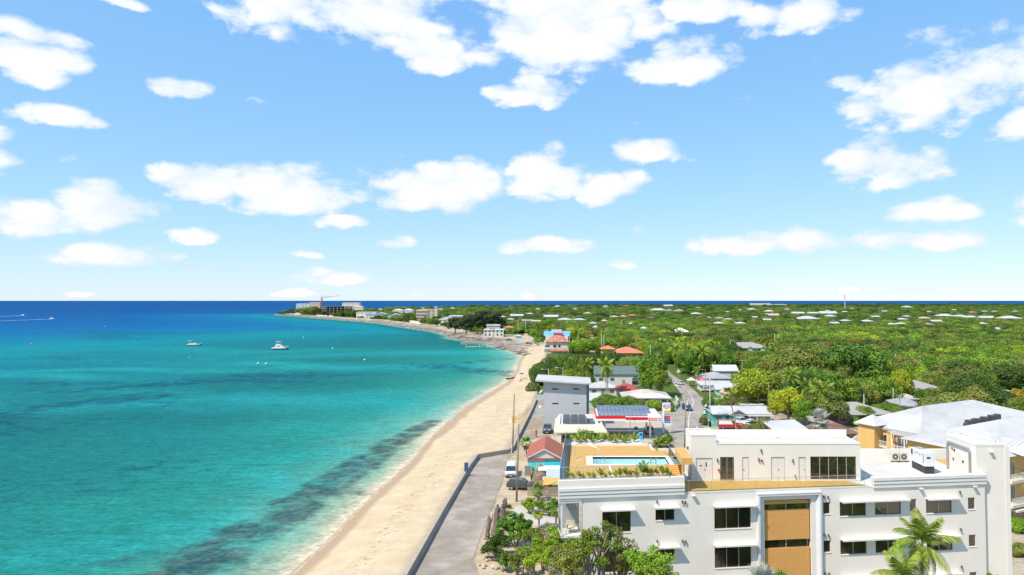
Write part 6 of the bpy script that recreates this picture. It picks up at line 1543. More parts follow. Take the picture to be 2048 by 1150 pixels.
# ------------------------------------------------------------------ vehicles
def paint(name, col, rough=.3): return M('paint_' + name, col, rough, 0.03, 1.0, spec=.5, coat=.4)
CARN = {}
def car(name, label, p, yaw, kind, pm, group=None, cat=None, stripe=None):
    "length along +y, nose at +y"
    t = thing(name, label, cat or 'car', p, group, local=True); t.rotation_euler = (0, 0, yaw)
    S = {'sedan': dict(L=4.5, W=.88, out=[(-2.22,.35),(2.15,.32),(2.22,.62),(1.95,.78),(.95,.92),(-1.55,.95),(-2.2,.88)], cab=[(.95,.90),(.25,1.42),(-1.0,1.43),(-1.65,.93)]),
         'suv': dict(L=4.7, W=.95, out=[(-2.3,.42),(2.25,.40),(2.32,.80),(2.1,.98),(1.05,1.08),(-2.2,1.12),(-2.34,.8)], cab=[(1.1,1.06),(.3,1.66),(-1.75,1.70),(-2.25,1.10)]),
         'pickup': dict(L=5.6, W=1.0, out=[(-2.8,.52),(2.7,.5),(2.78,1.0),(2.5,1.18),(1.1,1.25),(-2.75,1.2),(-2.8,.8)], cab=[(1.1,1.23),(.5,1.88),(-.9,1.90),(-1.15,1.22)]),
         'van': dict(L=5.0, W=.95, out=[(-2.4,.38),(2.35,.36),(2.45,.85),(2.1,1.1),(1.5,1.15),(-2.38,1.15),(-2.44,.8)], cab=[(1.75,1.12),(1.1,1.95),(-2.2,1.98),(-2.4,1.13)]),
         'longvan': dict(L=5.7, W=1.0, out=[(-2.8,.42),(2.7,.4),(2.82,.85),(2.6,1.08),(1.75,1.2),(-2.78,1.2),(-2.85,.8)], cab=[(1.75,1.18),(1.05,2.0),(-2.6,2.03),(-2.78,1.18)])}[kind]
    w = S['W']; mb = MB()
    out = S['out']; n = len(out)
    # three slices across give rounded flanks
    xs = [(-w, .97), (-w*.82, 1.0), (w*.82, 1.0), (w, .97)]
    vs = []
    for x, k in xs: vs += [(x, y * k, z if k == 1.0 else (z - .05 if z > .6 else z + .05)) for y, z in out]
    fs = [tuple(range(n)), tuple(reversed(range(3*n, 4*n)))]
    for j in range(3): fs += [(j*n+i, (j+1)*n+i, (j+1)*n+(i+1) % n, j*n+(i+1) % n) for i in range(n)]
    mb.add(vs, fs); body = mb.build('body', pm, t)
    cab = S['cab']; ti = .16
    def cabp(x, sc=1.0): return [(x*(1.0 if z < 1.3 and i in (0, 3) else (1 - ti)), y, z) for i, (y, z) in enumerate(cab)]
    A, B = cabp(-w*.95), cabp(w*.95)
    mb = MB(); mb.add(A + B, [(0,1,2,3), (7,6,5,4), (0,4,5,1), (2,6,7,3)]); mb.build('window_glass', PANE if kind != 'x' else PANEB, t)
    mb = MB(); e = .03; (y1, z1), (y2, z2) = cab[1], cab[2]; wr = w*.95*(1 - ti) + .02
    mb.add([(-wr, y1 + .12, z1 - .05), (wr, y1 + .12, z1 - .05), (wr, y2 - .08, z2 - .05), (-wr, y2 - .08, z2 - .05), (-wr*.96, y1, z1 + e), (wr*.96, y1, z1 + e), (wr*.96, y2, z2 + e), (-wr*.96, y2, z2 + e)], [(4,5,6,7), (0,1,5,4), (1,2,6,5), (2,3,7,6), (3,0,4,7)]); mb.build('roof', pm, t)
    def lerp(a, b, k): return (a[0] + (b[0]-a[0])*k, a[1] + (b[1]-a[1])*k, a[2] + (b[2]-a[2])*k)
    for s, Q in ((-1, A), (1, B)):          # pillars
        for k, ww in ((0.0, .07), (.42, .05), (.72, .05), (.97, .09)):
            if kind in ('longvan',) and k in (.42, .72): continue
            b0, t0 = lerp(Q[0], Q[3], k), lerp(Q[1], Q[2], k); o = .012 * s
            mb = MB(); mb.add([(b0[0]+o, b0[1]-ww, b0[2]), (b0[0]+o, b0[1]+ww, b0[2]), (t0[0]+o, t0[1]+ww, t0[2]), (t0[0]+o, t0[1]-ww, t0[2])], [(0,1,2,3)]); mb.build('pillar', pm, t)
    if kind in ('longvan', 'van') and stripe:
        for s, Q in ((-1, A), (1, B)):
            q = [lerp(Q[0], Q[3], .22), lerp(Q[0], Q[3], 1), lerp(Q[1], Q[2], 1), lerp(Q[1], Q[2], .22)]; o = .02 * s; mb = MB(); mb.add([(x + o, y, z) for x, y, z in q], [(0,1,2,3)]); mb.build('side_panel', stripe, t)
    if kind == 'pickup':
        mb = MB(); mb.box(-w*.86, w*.86, -2.7, -1.25, 1.205, 1.215); mb.build('cargo_bed', DARK, t)
    L = S['L']/2
    wr_ = .36 if kind in ('suv', 'pickup', 'longvan') else .32
    for sx in (-1, 1):
        for yy in (L*.62, -L*.60):
            mb = MB(); mb.tube([(sx*(w - .18), yy, wr_), (sx*(w + .012), yy, wr_)], wr_, 14); wh = mb.build('wheel', RUBBER, t)
            mb = MB(); mb.tube([(sx*(w + .013), yy, wr_), (sx*(w + .03), yy, wr_)], wr_*.62, 10); mb.build('rim', CHROME, wh)
        yf, zf = out[3][0], (out[2][1] + out[3][1])/2
        mb = MB(); mb.box(sx*w*.55 - .2*w, sx*w*.55 + .2*w, out[2][0] - .12, out[2][0] + .015, zf - .12, zf + .04); mb.build('headlight', M('lamp_clear', (.72, .74, .76), .2), t)
        mb = MB(); mb.box(sx*w*.72 - .12, sx*w*.72 + .12, out[-1][0] - .03, out[-1][0] + .08, .72, 1.0); mb.build('tail_light', REDP, t)
        mb = MB(); mb.box(sx*(w + .10) - .09, sx*(w + .10) + .09, cab[0][0] - .28, cab[0][0] - .14, 1.0, 1.16); mb.build('mirror', pm, t)
    mb = MB(); mb.box(-w*.5, w*.5, out[2][0] - .02, out[2][0] + .02, .58, .72); mb.build('grille', DARK, t)
    mb = MB(); mb.box(-w*.9, w*.9, out[1][0] - .1, out[1][0] + .09, .34, .5); mb.build('front_bumper', DARK if kind != 'sedan' else pm, t)
    mb = MB(); mb.box(-.25, .25, out[1][0] + .1, out[1][0] + .115, .40, .51); mb.build('number_plate', WHITE2, t)
    return t
WP = paint('white', (.68, .68, .67)); GP = paint('grey', (.10, .105, .115)); RP = paint('red', (.50, .015, .03)); BP = paint('blue', (.02, .045, .22)); SP = paint('silver', (.36, .36, .35)); BR = paint('brown', (.075, .06, .055)); DKP = paint('dark', (.03, .03, .035))
PI = math.pi
car('delivery_van', 'white van parked facing us on the asphalt beside the sandy lot', G(1022, 950), PI + .05, 'van', WP, cat='van', stripe=None)
car('dark_suv', 'dark brown car parked side-on on the sand beside the wooden fence', G(1042, 978), -PI/2 - .12, 'suv', BR)
car('pickup_truck', 'dark grey pickup facing us in front of the grey block', G(1095, 864), PI - .02, 'pickup', GP, cat='pickup')
car('silver_suv', 'silver car seen from behind at the fuel pumps', G(1298, 866), .0, 'suv', SP)
car('parked_car', 'white car coming down the road beside the bright green tree', G(1335, 766), PI + .35, 'suv', WP)
car('parked_car', 'white car driving away up the road near the triangular sign', G(1359.5, 769), .42, 'sedan', WP)
car('blue_car', 'small blue open car on the road behind the utility pole', G(1374, 820), PI + .1, 'suv', BP)
car('red_van', 'red and white passenger van parked side-on before the teal house', G(1459, 857), -PI/2 - .05, 'longvan', RP, cat='van', stripe=WP)
car('parked_car', 'white pickup parked behind the red van', G(1481, 849), PI + .5, 'pickup', WP, cat='pickup')
car('parked_car', 'white saloon half hidden behind the yellow wall', G(1503, 850), -1.0, 'sedan', WP)
car('parked_car', 'white car parked side-on by the roadside lot under the grey roofs', G(1416, 783), -PI/2 + .1, 'suv', WP)
car('blue_suv', 'dark blue car parked by the clipped hedge', G(1702, 842), -PI/2 + .35, 'suv', BP)
car('parked_car', 'white car parked on sand before the open-fronted seaside house', G(959, 676), -PI/2, 'suv', WP)
car('parked_car', 'dark pickup parked left of the turquoise cabin', G(1018, 682), -PI/2 + .1, 'pickup', DKP, cat='pickup')
car('parked_car', 'black car beside a white one on the sand lot', G(1057, 688), -PI/2 - .3, 'sedan', DKP)
car('parked_car', 'white car on the sand lot next to the beach house', G(1067.5, 687.5), -PI/2 + .3, 'suv', WP)
car('parked_car', 'white car at the end of the inland road', G(1188, 686), PI/2 - .2, 'suv', WP)
for k in range(3):
    p = G(1163 + 4 * k, 698 - 2.2 * k); car('parked_car', ['black car nearest in the row along the inland road', 'middle dark car in the row along the inland road', 'farthest dark car in the row along the inland road'][k], p, 1.2, 'sedan', DKP if k != 1 else GP, group='cars along the inland road')

# ------------------------------------------------------------------ utility poles and wires
def pole(label, px, py, top_py, r=.16, mat=POLEW, arms=(), lamp=0, transformer=False, group='utility poles', name='utility_pole', lean=0, z=1.8):
    b = G(px, py, z); h = AT(px, top_py, b.y).z
    t = thing(name, label, 'pole', b, group); mb = MB(); mb.tube([(b.x, b.y, z - .3), (b.x + lean*.5, b.y, (h + z)/2), (b.x + lean, b.y, h)], [r, r*.85, r*.68], 9); mb.build('post', mat, t, smooth=True)
    for dz in arms:
        mb = MB(); mb.box(b.x + lean - 1.1, b.x + lean + 1.1, b.y - .07 - r, b.y - r + .06, h - dz - .07, h - dz + .07); a = mb.build('crossarm', mat, t)
        for k in range(4):
            mb = MB(); mb.cyl((b.x + lean - 1.0 + k*.66, b.y - r, h - dz + .071), .05, .22, 6, .03); mb.build('insulator', POLEC, a)
    if lamp:
        mb = MB(); mb.tube([(b.x + lean, b.y, h - .6), (b.x + lean + lamp*.8, b.y, h - .25), (b.x + lean + lamp*1.7, b.y, h - .2)], .04, 6); mb.build('lamp_arm', POLEC, t)
        mb = MB(); xx = b.x + lean + lamp*1.7; mb.box(min(xx, xx + lamp*.7), max(xx, xx + lamp*.7), b.y - .14, b.y + .14, h - .28, h - .12); mb.build('lamp_head', WHITE2, t)
    if transformer:
        mb = MB(); mb.cyl((b.x + lean*.6 + .38, b.y - .1, h - 4.2), .26, .9, 10); mb.build('transformer', POLEC, t, smooth=False)
    return V(b.x + lean, b.y, h)
P1 = pole('tall weathered pole rising by the bend of the sea wall', 1025, 901, 787, .17, POLEW, lean=.35)
P2 = pole('tall leaning wooden pole standing next to the dark car', 1033, 1003, 848, .17, POLEW, lean=.3)
P3 = pole('wooden pole with street lamp in front of the road bend', 1369, 905, 769, .17, POLEW, lamp=-1, transformer=True, lean=.5)
P4 = pole('thin rusty pole in front of the fuel canopy', 1259, 882, 815, .09, POLEW, lean=.3)
P5 = pole('pale pole with crossarm by the teal house', 1420.5, 852, 757, .14, POLEC, arms=(.5,), lamp=-1)
P6 = pole('thin dark pole beside the white parked car on the roadside lot', 1411, 797, 738, .10, POLEW)
P7 = pole('bare grey pole standing above the bungalow with brick walls', 1728.5, 838, 788, .13, POLEC)
P8 = pole('dark pole with crossarm above the pale grey hip roof', 1800, 832, 792, .15, WOODG, arms=(.4,))
P9 = pole('double galvanised pole beside the dark crossarm pole', 1787, 826, 775, .10, POLEC)
P10 = pole('grey double-armed pole rising behind the bright green roadside tree', 1317, 760, 708, .16, POLEC, arms=(.2, 2.8), transformer=True)
P11 = pole('grey pole with crossarm right of the orange-roofed villa', 1301, 736, 691, .16, POLEC, arms=(.3,))
P12 = pole('lamp pole in front of the mint green mansion', 1461, 716, 680, .13, POLEC, lamp=1)
P13 = pole('wooden pole left of the yellow-green tree', 1484.5, 776, 720, .13, POLEW, arms=(.2,))
P14 = pole('white pole poking out of the canopy right of the mansion', 1550, 710, 668, .15, POLEC)
P15 = pole('white pole with transformer above the yellow tree', 1792, 758, 708, .15, POLEC, transformer=True)
P16 = pole('bare pale pole left of the rust-coloured tree', 1906.5, 716, 680, .16, POLEC)
P17 = pole('grey pole with lamp in the canopy near the right edge', 1994, 700, 671, .15, POLEC, transformer=True)
P18 = pole('slim pole with arm among the trees at the far right', 2004, 776, 729, .14, POLEC, lamp=-1)
P19 = pole('short white pole in the canopy left of the transformer pole', 1726, 702, 676, .15, POLEC)
P20 = pole('tall slim pole left of the inland road', 1156, 706, 668, .12, POLEC)
P21 = pole('left pole of the pair by the coral-roofed villa', 1203, 712, 667, .14, POLEC)
P22 = pole('right pole of the pair by the coral-roofed villa', 1208, 713, 670, .14, POLEC)
P23 = pole('pole with crossarm above the inland trees', 1243, 668, 641, .2, POLEC, arms=(.4,))
P24 = pole('crossarm pole behind the inland road end', 1214, 682, 655, .15, POLEC, arms=(.4,))
P25 = pole('left pole beside the sand track', 1036, 668, 640, .2, POLEC, arms=(.4,))
P26 = pole('right pole beside the sand track', 1051, 668, 643, .2, POLEC)
P27 = pole('white curved lamp pole behind the hotel roof', 1899, 806, 781, .10, POLEC)
P28 = pole('second lamp pole behind the hotel roof, with crossarm', 1923.5, 806, 782, .10, POLEC, arms=(.2,))
pole('street lamp with left-pointing arm behind the grey block roof, the nearer to the beach', 1097, 800, 737, .09, POLEC, lamp=-1, name='street_lamp', group='street lamps')
pole('street lamp with left-pointing arm behind the grey block roof, the farther from the beach', 1126, 800, 734, .09, POLEC, lamp=-1, name='street_lamp', group='street lamps')
CABLE = M('cable_black', (.035, .035, .035), .7, .05)
def wire(label, a, b, sag=1.0, r=.022, n=10):
    t_ = []
    for i in range(n + 1):
        u = i / n; p = a.lerp(b, u); t_.append(V(p.x, p.y, p.z - sag * 4 * u * (1 - u)))
    mb = MB(); mb.tube(t_, r, 5); o = mb.build('power_cable', CABLE); tag(o, label, 'cable', 'overhead cables'); return o
d = lambda p, x=0, z=0: V(p.x + x, p.y, p.z + z)
wire('cable from the lamp pole at the bend to the double-armed pole', d(P3, 0, -.4), d(P10, 0, -.3), 1.2)
wire('lower cable from the lamp pole at the bend to the double-armed pole', d(P3, 0, -1.6), d(P10, .4, -1.2), 1.2, .03)
wire('cable between the double-armed pole and the villa pole', d(P10, -.9, -.2), d(P11, -.9, -.2), .6)
wire('second cable between the double-armed pole and the villa pole', d(P10, .9, -.2), d(P11, .9, -.2), .6)
wire('cable from the crossarm pole by the teal house to the double-armed pole', d(P5, 0, -.4), d(P10, .8, -.3), 1.4)
wire('second cable from the crossarm pole to the double-armed pole', d(P5, .8, -.4), d(P10, .9, -2.8), 1.4)
wire('long cable crossing the trees from the teal house pole to the grey pole', d(P5, .9, -4.0), d(P7, 0, -.6), .5, .03)
wire('cable between the bare grey pole and the dark crossarm pole', d(P7, 0, -.6), d(P8, 0, -.4), .4, .03)
wire('cable leaving the dark crossarm pole to the right', d(P8, .5, -.4), d(P27, 0, -1.0), .5)
wire('thick cable dropping over the orange shop to the brown roof', V(50, 160, 7.2), V(62, 138, 7.6), .8, .06)
wire('cable between the poles beyond the shop and the rusty canopy pole', d(P4, 0, -.5), d(P3, 0, -3.0), .6)
wire('cable crossing in front of the teal house from the rusty pole', d(P4, 0, -.3), V(-3, 190, 9), .6)
wire('service cable at the right edge beside the hotel balconies', V(58, 92, 11.2), V(72, 90, 9.0), .3, .03)
wire('second service cable at the right edge beside the hotel balconies', V(58, 92, 10.6), V(72, 89, 7.8), .3, .03)

# ------------------------------------------------------------------ boats and buoys
def hull(mb, L, Wd, z0, z1, flare=.2):
    st = [(-L/2, .85), (-L*.2, 1.0), (L*.15, .95), (L*.35, .62), (L/2, .06)]; vs = []
    for x, k in st: vs += [(x, -Wd/2*k*(1 - flare), z0), (x, Wd/2*k*(1 - flare), z0), (x + (.5 if x == st[-1][0] else 0), Wd/2*k, z1 + (.35 if x > L*.3 else 0)), (x + (.5 if x == st[-1][0] else 0), -Wd/2*k, z1 + (.35 if x > L*.3 else 0))]
    fs = [(0,1,2,3)]
    for i in range(4): a = i*4; fs += [(a, a+4, a+5, a+1), (a+1, a+5, a+6, a+2), (a+2, a+6, a+7, a+3), (a+3, a+7, a+4, a)]
    mb.add(vs, fs + [(19,18,17,16)])
HW = M('hull_white', (.70, .70, .68), .4, .05); HD = M('hull_maroon', (.09, .03, .055), .4, .1); HG = M('hull_slate', (.16, .18, .19), .4, .1)
def bt(p, yaw): 
    cs, sn = math.cos(yaw), math.sin(yaw); return lambda q: V(p.x + q[0]*cs - q[1]*sn, p.y + q[0]*sn + q[1]*cs, q[2])
p = G(389, 691, 0); t = thing('dive_boat', 'open dive boat with dark canopy, the left of the two moored boats', 'boat', p); T = bt(p, .06)
mb = MB(); mb.T = T; hull(mb, 10.2, 3.2, -.2, .55); mb.build('hull', HG, t)
mb = MB(); mb.T = T; hull(mb, 10.3, 3.3, .56, 1.1, .02); mb.build('gunwale', HW, t)
mb = MB(); mb.T = T; mb.box(-4.0, 2.2, -1.4, 1.4, 3.1, 3.25); mb.build('canopy', M('canvas_dark', (.05, .06, .06), .8), t)
mb = MB(); mb.T = T; mb.box(-4.4, -2.2, -1.45, 1.45, 3.26, 3.36); mb.build('canopy_end', HW, t)
for x in (-3.8, -1.6, .6, 2.0):
    for y in (-1.3, 1.3): mb = MB(); mb.T = T; mb.cyl((x, y, 1.1), .05, 2.0, 6); mb.build('canopy_post', POLEC, t)
mb = MB(); mb.T = T; mb.box(-.6, .9, -.7, .7, 1.1, 2.2); mb.build('console', HW, t)
mb = MB(); mb.T = T; mb.box(-3.6, 1.8, -1.2, -.7, 1.1, 1.6); mb.build('bench', HW, t)
for y in (-.6, .6): mb = MB(); mb.T = T; mb.box(-5.7, -5.0, y - .25, y + .25, .4, 1.5); mb.build('outboard_motor', DARK, t)
p = G(561, 699, 0); t = thing('motor_cruiser', 'white motor cruiser with flybridge and maroon hull, the right moored boat', 'boat', p); T = bt(p, -.06)
mb = MB(); mb.T = T; hull(mb, 10.6, 3.6, -.2, .75); mb.build('hull', HD, t)
mb = MB(); mb.T = T; hull(mb, 10.8, 3.8, .76, 1.5, .03); mb.build('gunwale', HW, t)
mb = MB(); mb.T = T; mb.add([(-3.2,-1.4,1.5),(2.4,-1.4,1.5),(2.4,1.4,1.5),(-3.2,1.4,1.5),(-2.9,-1.2,3.0),(.6,-1.2,3.0),(.6,1.2,3.0),(-2.9,1.2,3.0)], [(0,1,5,4),(1,2,6,5),(2,3,7,6),(3,0,4,7),(4,5,6,7)]); cb = mb.build('cabin', HW, t)
mb = MB(); mb.T = T; mb.box(-2.2, .4, -1.36, -1.25, 2.05, 2.6); mb.build('cabin_window', PANE, cb)
mb = MB(); mb.T = T; mb.box(-2.8, .2, -1.15, 1.15, 3.01, 3.7); mb.build('flybridge', HW, t)
mb = MB(); mb.T = T; mb.box(-3.0, .4, -1.2, 1.2, 5.2, 5.32); mb.build('hardtop', HW, t)
for x in (-2.8, .1):
    for y in (-1.1, 1.1): mb = MB(); mb.T = T; mb.cyl((x, y, 3.7), .05, 1.5, 6); mb.build('hardtop_post', POLEC, t)
mb = MB(); mb.T = T; mb.cyl((-2.2, 0, 5.32), .06, 1.6, 6, .02); mb.build('mast', POLEC, t)
mb = MB(); mb.T = T; mb.tube([(1.6,-1.5,1.9),(1.6,-1.5,2.3),(4.6,-.9,2.5),(5.6,0,2.6),(4.6,.9,2.5),(1.6,1.5,2.3),(1.6,1.5,1.9)], .04, 5); mb.build('bow_rail', POLEC, t)
for k in range(5): mb = MB(); mb.T = T; mb.cyl((-3.6 + 1.7*k, -1.95 + .12*k*(k > 2), .5), .2, .75, 8); mb.build('fender', HW, t)
FOAM = M('foam_white', (.72, .74, .74), .9, .2, .3)
for i, (px, py, L) in enumerate(((46, 631, 110), (104, 638, 190))):
    p = G(px, py, 0); t = thing('speedboat', ['small speedboat with white wake, the farther of the two under way', 'speedboat with long white wake, the nearer of the two under way'][i], 'boat', p, 'speedboats under way'); T = bt(p, .16)
    mb = MB(); mb.T = T; hull(mb, 9, 3, .1, 1.3); mb.build('hull', HW, t); mb = MB(); mb.T = T; mb.box(-1.5, 1.0, -.8, .8, 1.3, 2.6); mb.build('cabin', HW, t)
    q = G(px - L, py + (7 if i else 5), 0); dv = (p - q); nn = V(-dv.y, dv.x, 0).normalized()
    mb = MB(); N = 24
    for k in range(N):
        a, b = p.lerp(q, k / N), p.lerp(q, (k + 1) / N); wa = 2.2 * (1 - .55 * k / N) * random.uniform(.7, 1.2); mb.quad(a - nn*wa + V(0,0,.06), b - nn*wa + V(0,0,.06), b + nn*wa + V(0,0,.06), a + nn*wa + V(0,0,.06))
    mb.build('wake', FOAM, t)
def buoy(px, py, col, label, r=.9):
    p = G(px, py, 0); t = thing('mooring_buoy', label, 'buoy', p, 'mooring buoys'); mb = MB(); n = 6
    mb.tube([p + V(0, 0, r*(-.5 + 1.3*math.sin(math.pi*i/12) if False else -.6 + 1.6*i/n)) for i in range(n+1)], [r*math.sin(math.pi*(i + .4)/(n + .8)) for i in range(n+1)], 10); mb.build('float', M('buoy_' + col[0], col[1], .5), t, smooth=True)
    mb = MB(); mb.cyl(p + V(0, 0, r*1.0), .08, .4, 6); mb.build('eye', CHROME, t)
OB = ('orange', (.70, .10, .05)); WBY = ('white', (.75, .75, .73))
buoy(63.5, 688, OB, 'red mooring buoy alone near the left edge', .8)
for px, py, c, l in ((379, 715, OB, 'small orange buoy below the dive boat'), (516, 727, WBY, 'left one of two pale buoys below the cruiser'), (532, 727.5, WBY, 'right one of two pale buoys below the cruiser'), (577, 669, OB, 'orange buoy off the headland'), (729, 720, WBY, 'white buoy in the middle of the bay'), (665, 697, WBY, 'white buoy right of the cruiser'), (491, 622.5, WBY, 'far white buoy near the horizon'), (607, 675, WBY, 'white buoy right of the orange one off the headland'), (210, 653, WBY, 'pale buoy in the deep water at left')):
    buoy(px, py, c, l, .55)
# ------------------------------------------------------------------ jetties
def jetty(label, a, b, w, mat, posts, z=1.0):
    A, B = G(*a, 0), G(*b, 0); dv = (B - A); L = dv.length; u = dv.normalized(); nn = V(-u.y, u.x, 0)
    t = thing('jetty', label, 'jetty', A); n = max(6, int(L / 2.2))
    for k in range(n):
        if posts == 2 and k in (5, 9): continue
        p, q = A + u*(L*k/n + .04), A + u*(L*(k+1)/n - .04); dz = random.uniform(-.06, .06); mb = MB(); mb.prism([p - nn*w/2, q - nn*w/2, q + nn*w/2, p + nn*w/2], (z - .25 if posts == 2 else -.6) + dz, z + dz); mb.build('deck_slab', mat, t)
    for k in range(0, n + 1, 2):
        for s in (-1, 1): mb = MB(); c = A + u*(L*k/n) + nn*s*w*.42; mb.cyl((c.x, c.y, -.8), .2, z + .5 + (1.9 if (posts == 2 and k % 4 == 0) else 0), 8); mb.build('pile', mat, t)
jetty('solid grey concrete jetty beside the rocks', (922, 688.5), (966, 688), 3.2, CONC, 1, 1.5)
jetty('broken white jetty with tall posts nearest the beach', (932, 696.5), (1000, 696), 2.4, CONCL, 2, 1.2)

# ------------------------------------------------------------------ beach and roadside things
p = G(1042.5, 757, 1.6); t = thing('beach_umbrella', 'blue beach umbrella standing on the sand', 'umbrella', p)
mb = MB(); mb.tube([p, p + V(.1, 0, 2.2)], .03, 6); mb.build('pole', POLEC, t)
mb = MB(); n = 10; top = p + V(.1, 0, 2.35); rim = [p + V(.1 + 1.25*math.cos(2*PI*k/n), 1.25*math.sin(2*PI*k/n), 1.85) for k in range(n)]; mb.add([top] + rim, [(0, 1 + k, 1 + (k+1) % n) for k in range(n)]); mb.build('canopy', M('umbrella_blue', (.02, .07, .42), .8), t)
def person(label, p, yaw, shirt, trousers, h=1.7, skin=(.30, .18, .11), pose='stand'):
    t = thing('person', label, 'person', p, None, local=True); t.rotation_euler = (0, 0, yaw); k = h / 1.7
    me = bpy.data.meshes.new('body'); 
    if pose == 'sit': J = dict(pel=(0,0,.28), chest=(0,-.18,.72), neck=(0,-.2,.92), head=(0,-.16,1.06), top=(0,-.15,1.17), sl=(-.19,-.2,.86), sr=(.19,-.2,.86), el=(-.27,-.1,.6), er=(.27,-.1,.6), hl=(-.2,.15,.42), hr=(.2,.15,.42), kl=(-.14,.42,.36), kr=(.14,.42,.36), al=(-.14,.85,.1), ar=(.14,.85,.1), tl=(-.15,.92,.22), tr=(.15,.92,.22), pl=(-.1,0,.26), pr=(.1,0,.26))
    else: J = dict(pel=(0,0,.92), chest=(0,0,1.28), neck=(0,0,1.46), head=(0,.02,1.58), top=(0,.02,1.68), sl=(-.2,0,1.4), sr=(.2,0,1.4), el=(-.27,-.02,1.12), er=(.27,.05,1.12), hl=(-.27,.08,.86), hr=(.25,.2,.92), kl=(-.1,.04,.5), kr=(.1,-.03,.5), al=(-.1,0,.07), ar=(.1,-.06,.07), tl=(-.11,.16,.04), tr=(.11,.1,.04), pl=(-.1,0,.88), pr=(.1,0,.88))
    names = list(J); E = [('pel','chest'),('chest','neck'),('neck','head'),('head','top'),('chest','sl'),('chest','sr'),('sl','el'),('el','hl'),('sr','er'),('er','hr'),('pel','pl'),('pel','pr'),('pl','kl'),('kl','al'),('al','tl'),('pr','kr'),('kr','ar'),('ar','tr')]
    me.from_pydata([tuple(k*c for c in J[n]) for n in names], [(names.index(a), names.index(b)) for a, b in E], [])
    o = bpy.data.objects.new('body', me); COL.objects.link(o); o.parent = t; m = o.modifiers.new('skin', 'SKIN'); s = o.modifiers.new('sub', 'SUBSURF'); s.levels = 1; s.render_levels = 1
    rad = dict(pel=.15, chest=.16, neck=.06, head=.105, top=.07, sl=.075, sr=.075, el=.05, er=.05, hl=.04, hr=.04, kl=.07, kr=.07, al=.05, ar=.05, tl=.035, tr=.035, pl=.1, pr=.1)
    for i, n in enumerate(names): me.skin_vertices[0].data[i].radius = (rad[n]*k, rad[n]*k)
    me.skin_vertices[0].data[0].use_root = True
    # clothing by height: a real dye boundary on the figure
    mt = newmat('clothes_%d' % len(bpy.data.materials)); L = mt.node_tree.links; out = nd(mt, 'ShaderNodeOutputMaterial'); b = nd(mt, 'ShaderNodeBsdfPrincipled'); L.new(b.outputs[0], out.inputs[0])
    tc = nd(mt, 'ShaderNodeTexCoord'); sp = nd(mt, 'ShaderNodeSeparateXYZ'); L.new(tc.outputs['Object'], sp.inputs[0])
    rp = nd(mt, 'ShaderNodeValToRGB'); dv = nd(mt, 'ShaderNodeMath', operation='DIVIDE'); dv.inputs[1].default_value = 1.7*k; L.new(sp.outputs[2], dv.inputs[0]); L.new(dv.outputs[0], rp.inputs[0]); cr = rp.color_ramp; cr.interpolation = 'CONSTANT'
    st = ((0, skin), (.06, trousers), (.55, shirt), (.86, skin), (.955, (.02, .015, .01))) if pose == 'stand' else ((0, trousers), (.25, shirt), (.53, skin), (.66, (.02, .015, .01)))
    cr.elements[0].color = (*st[0][1], 1); cr.elements[1].position = st[1][0]; cr.elements[1].color = (*st[1][1], 1)
    for q, c in st[2:]: e = cr.elements.new(q); e.color = (*c, 1)
    L.new(rp.outputs[0], b.inputs['Base Color']); b.inputs['Roughness'].default_value = .8; me.materials.append(mt); return t
person('person sitting on the sand under the blue umbrella', G(1042, 763, 1.4), 2.4, (.05, .05, .06), (.04, .04, .05), pose='sit')
person('person in red standing on the lane beside the pickup', G(1072.5, 874), .6, (.55, .05, .03), (.30, .03, .03))
# rowing boat at the water's edge
p = G(1020, 758, 0.1); t = thing('beached_dinghy', 'small dark dinghy floating at the water edge near the umbrella', 'boat', p); T = bt(p, .2); mb = MB(); mb.T = T; hull(mb, 3.4, 1.4, -.1, .5); mb.build('hull', DARK, t); mb = MB(); mb.T = T; mb.box(-.4, .1, -.5, .5, .45, .55); mb.build('thwart', WOODG, t); mb = MB(); mb.T = T; mb.box(-1.3, .9, -.6, .6, 1.3, 1.4); mb.build('awning', DARK, t)
for x in (-1.1, .7): mb = MB(); mb.T = T; mb.cyl((x, 0, .5), .03, .8, 6); mb.build('awning_post', POLEC, t)
# beach fence of leaning stakes and the yellow sign
t = thing('stake_fence', 'broken wooden stake fence on the sand along the sea wall', 'fence', G(1040, 838, 2.3)); prev = None
for k, (px, py) in enumerate(((1031, 842), (1037, 838), (1043, 834), (1049, 828), (1053, 822), (1057, 817))):
    p = G(px, py, 2.2); lean = V(random.uniform(-.3, .3), 0, 0); mb = MB(); mb.tube([p, p + lean + V(0, 0, 1.3)], .06, 6); mb.build('stake', M('raw_wood', (.50, .34, .17), .9, .15), t)
    if prev is not None:
        for z in (.4, .95): mb = MB(); mb.tube([prev + V(0,0,z), p + V(0,0,z - .1)], .04, 5); mb.build('rail', MATS['raw_wood'], t)
    prev = p
p = G(1022, 846, 2.2); t = thing('beach_sign', 'yellow and white sign board leaning by the tall weathered pole', 'sign', p); Y_ = M('sign_yellow', (.75, .38, .02), .6)
mb = MB(); mb.box(p.x - .2, p.x + 1.1, p.y, p.y + .06, 2.2, 3.9); mb.build('board', Y_, t); mb = MB(); mb.box(p.x - .5, p.x + .25, p.y - .05, p.y - .01, 2.0, 3.7); mb.build('side_board', WHITE2, t)
p = G(932.5, 948, 2.2); t = thing('notice_post', 'slim dark notice board standing at the sea wall', 'sign', p); mb = MB(); mb.box(p.x - .35, p.x + .35, p.y - .03, p.y + .03, 2.5, 4.2); mb.build('board', M('notice_blue', (.05, .09, .20), .6), t); mb = MB(); mb.cyl((p.x - .3, p.y + .06, 2.0), .04, 2.2, 6); mb.cyl((p.x + .3, p.y + .06, 2.0), .04, 2.2, 6); mb.build('posts', POLEW, t)
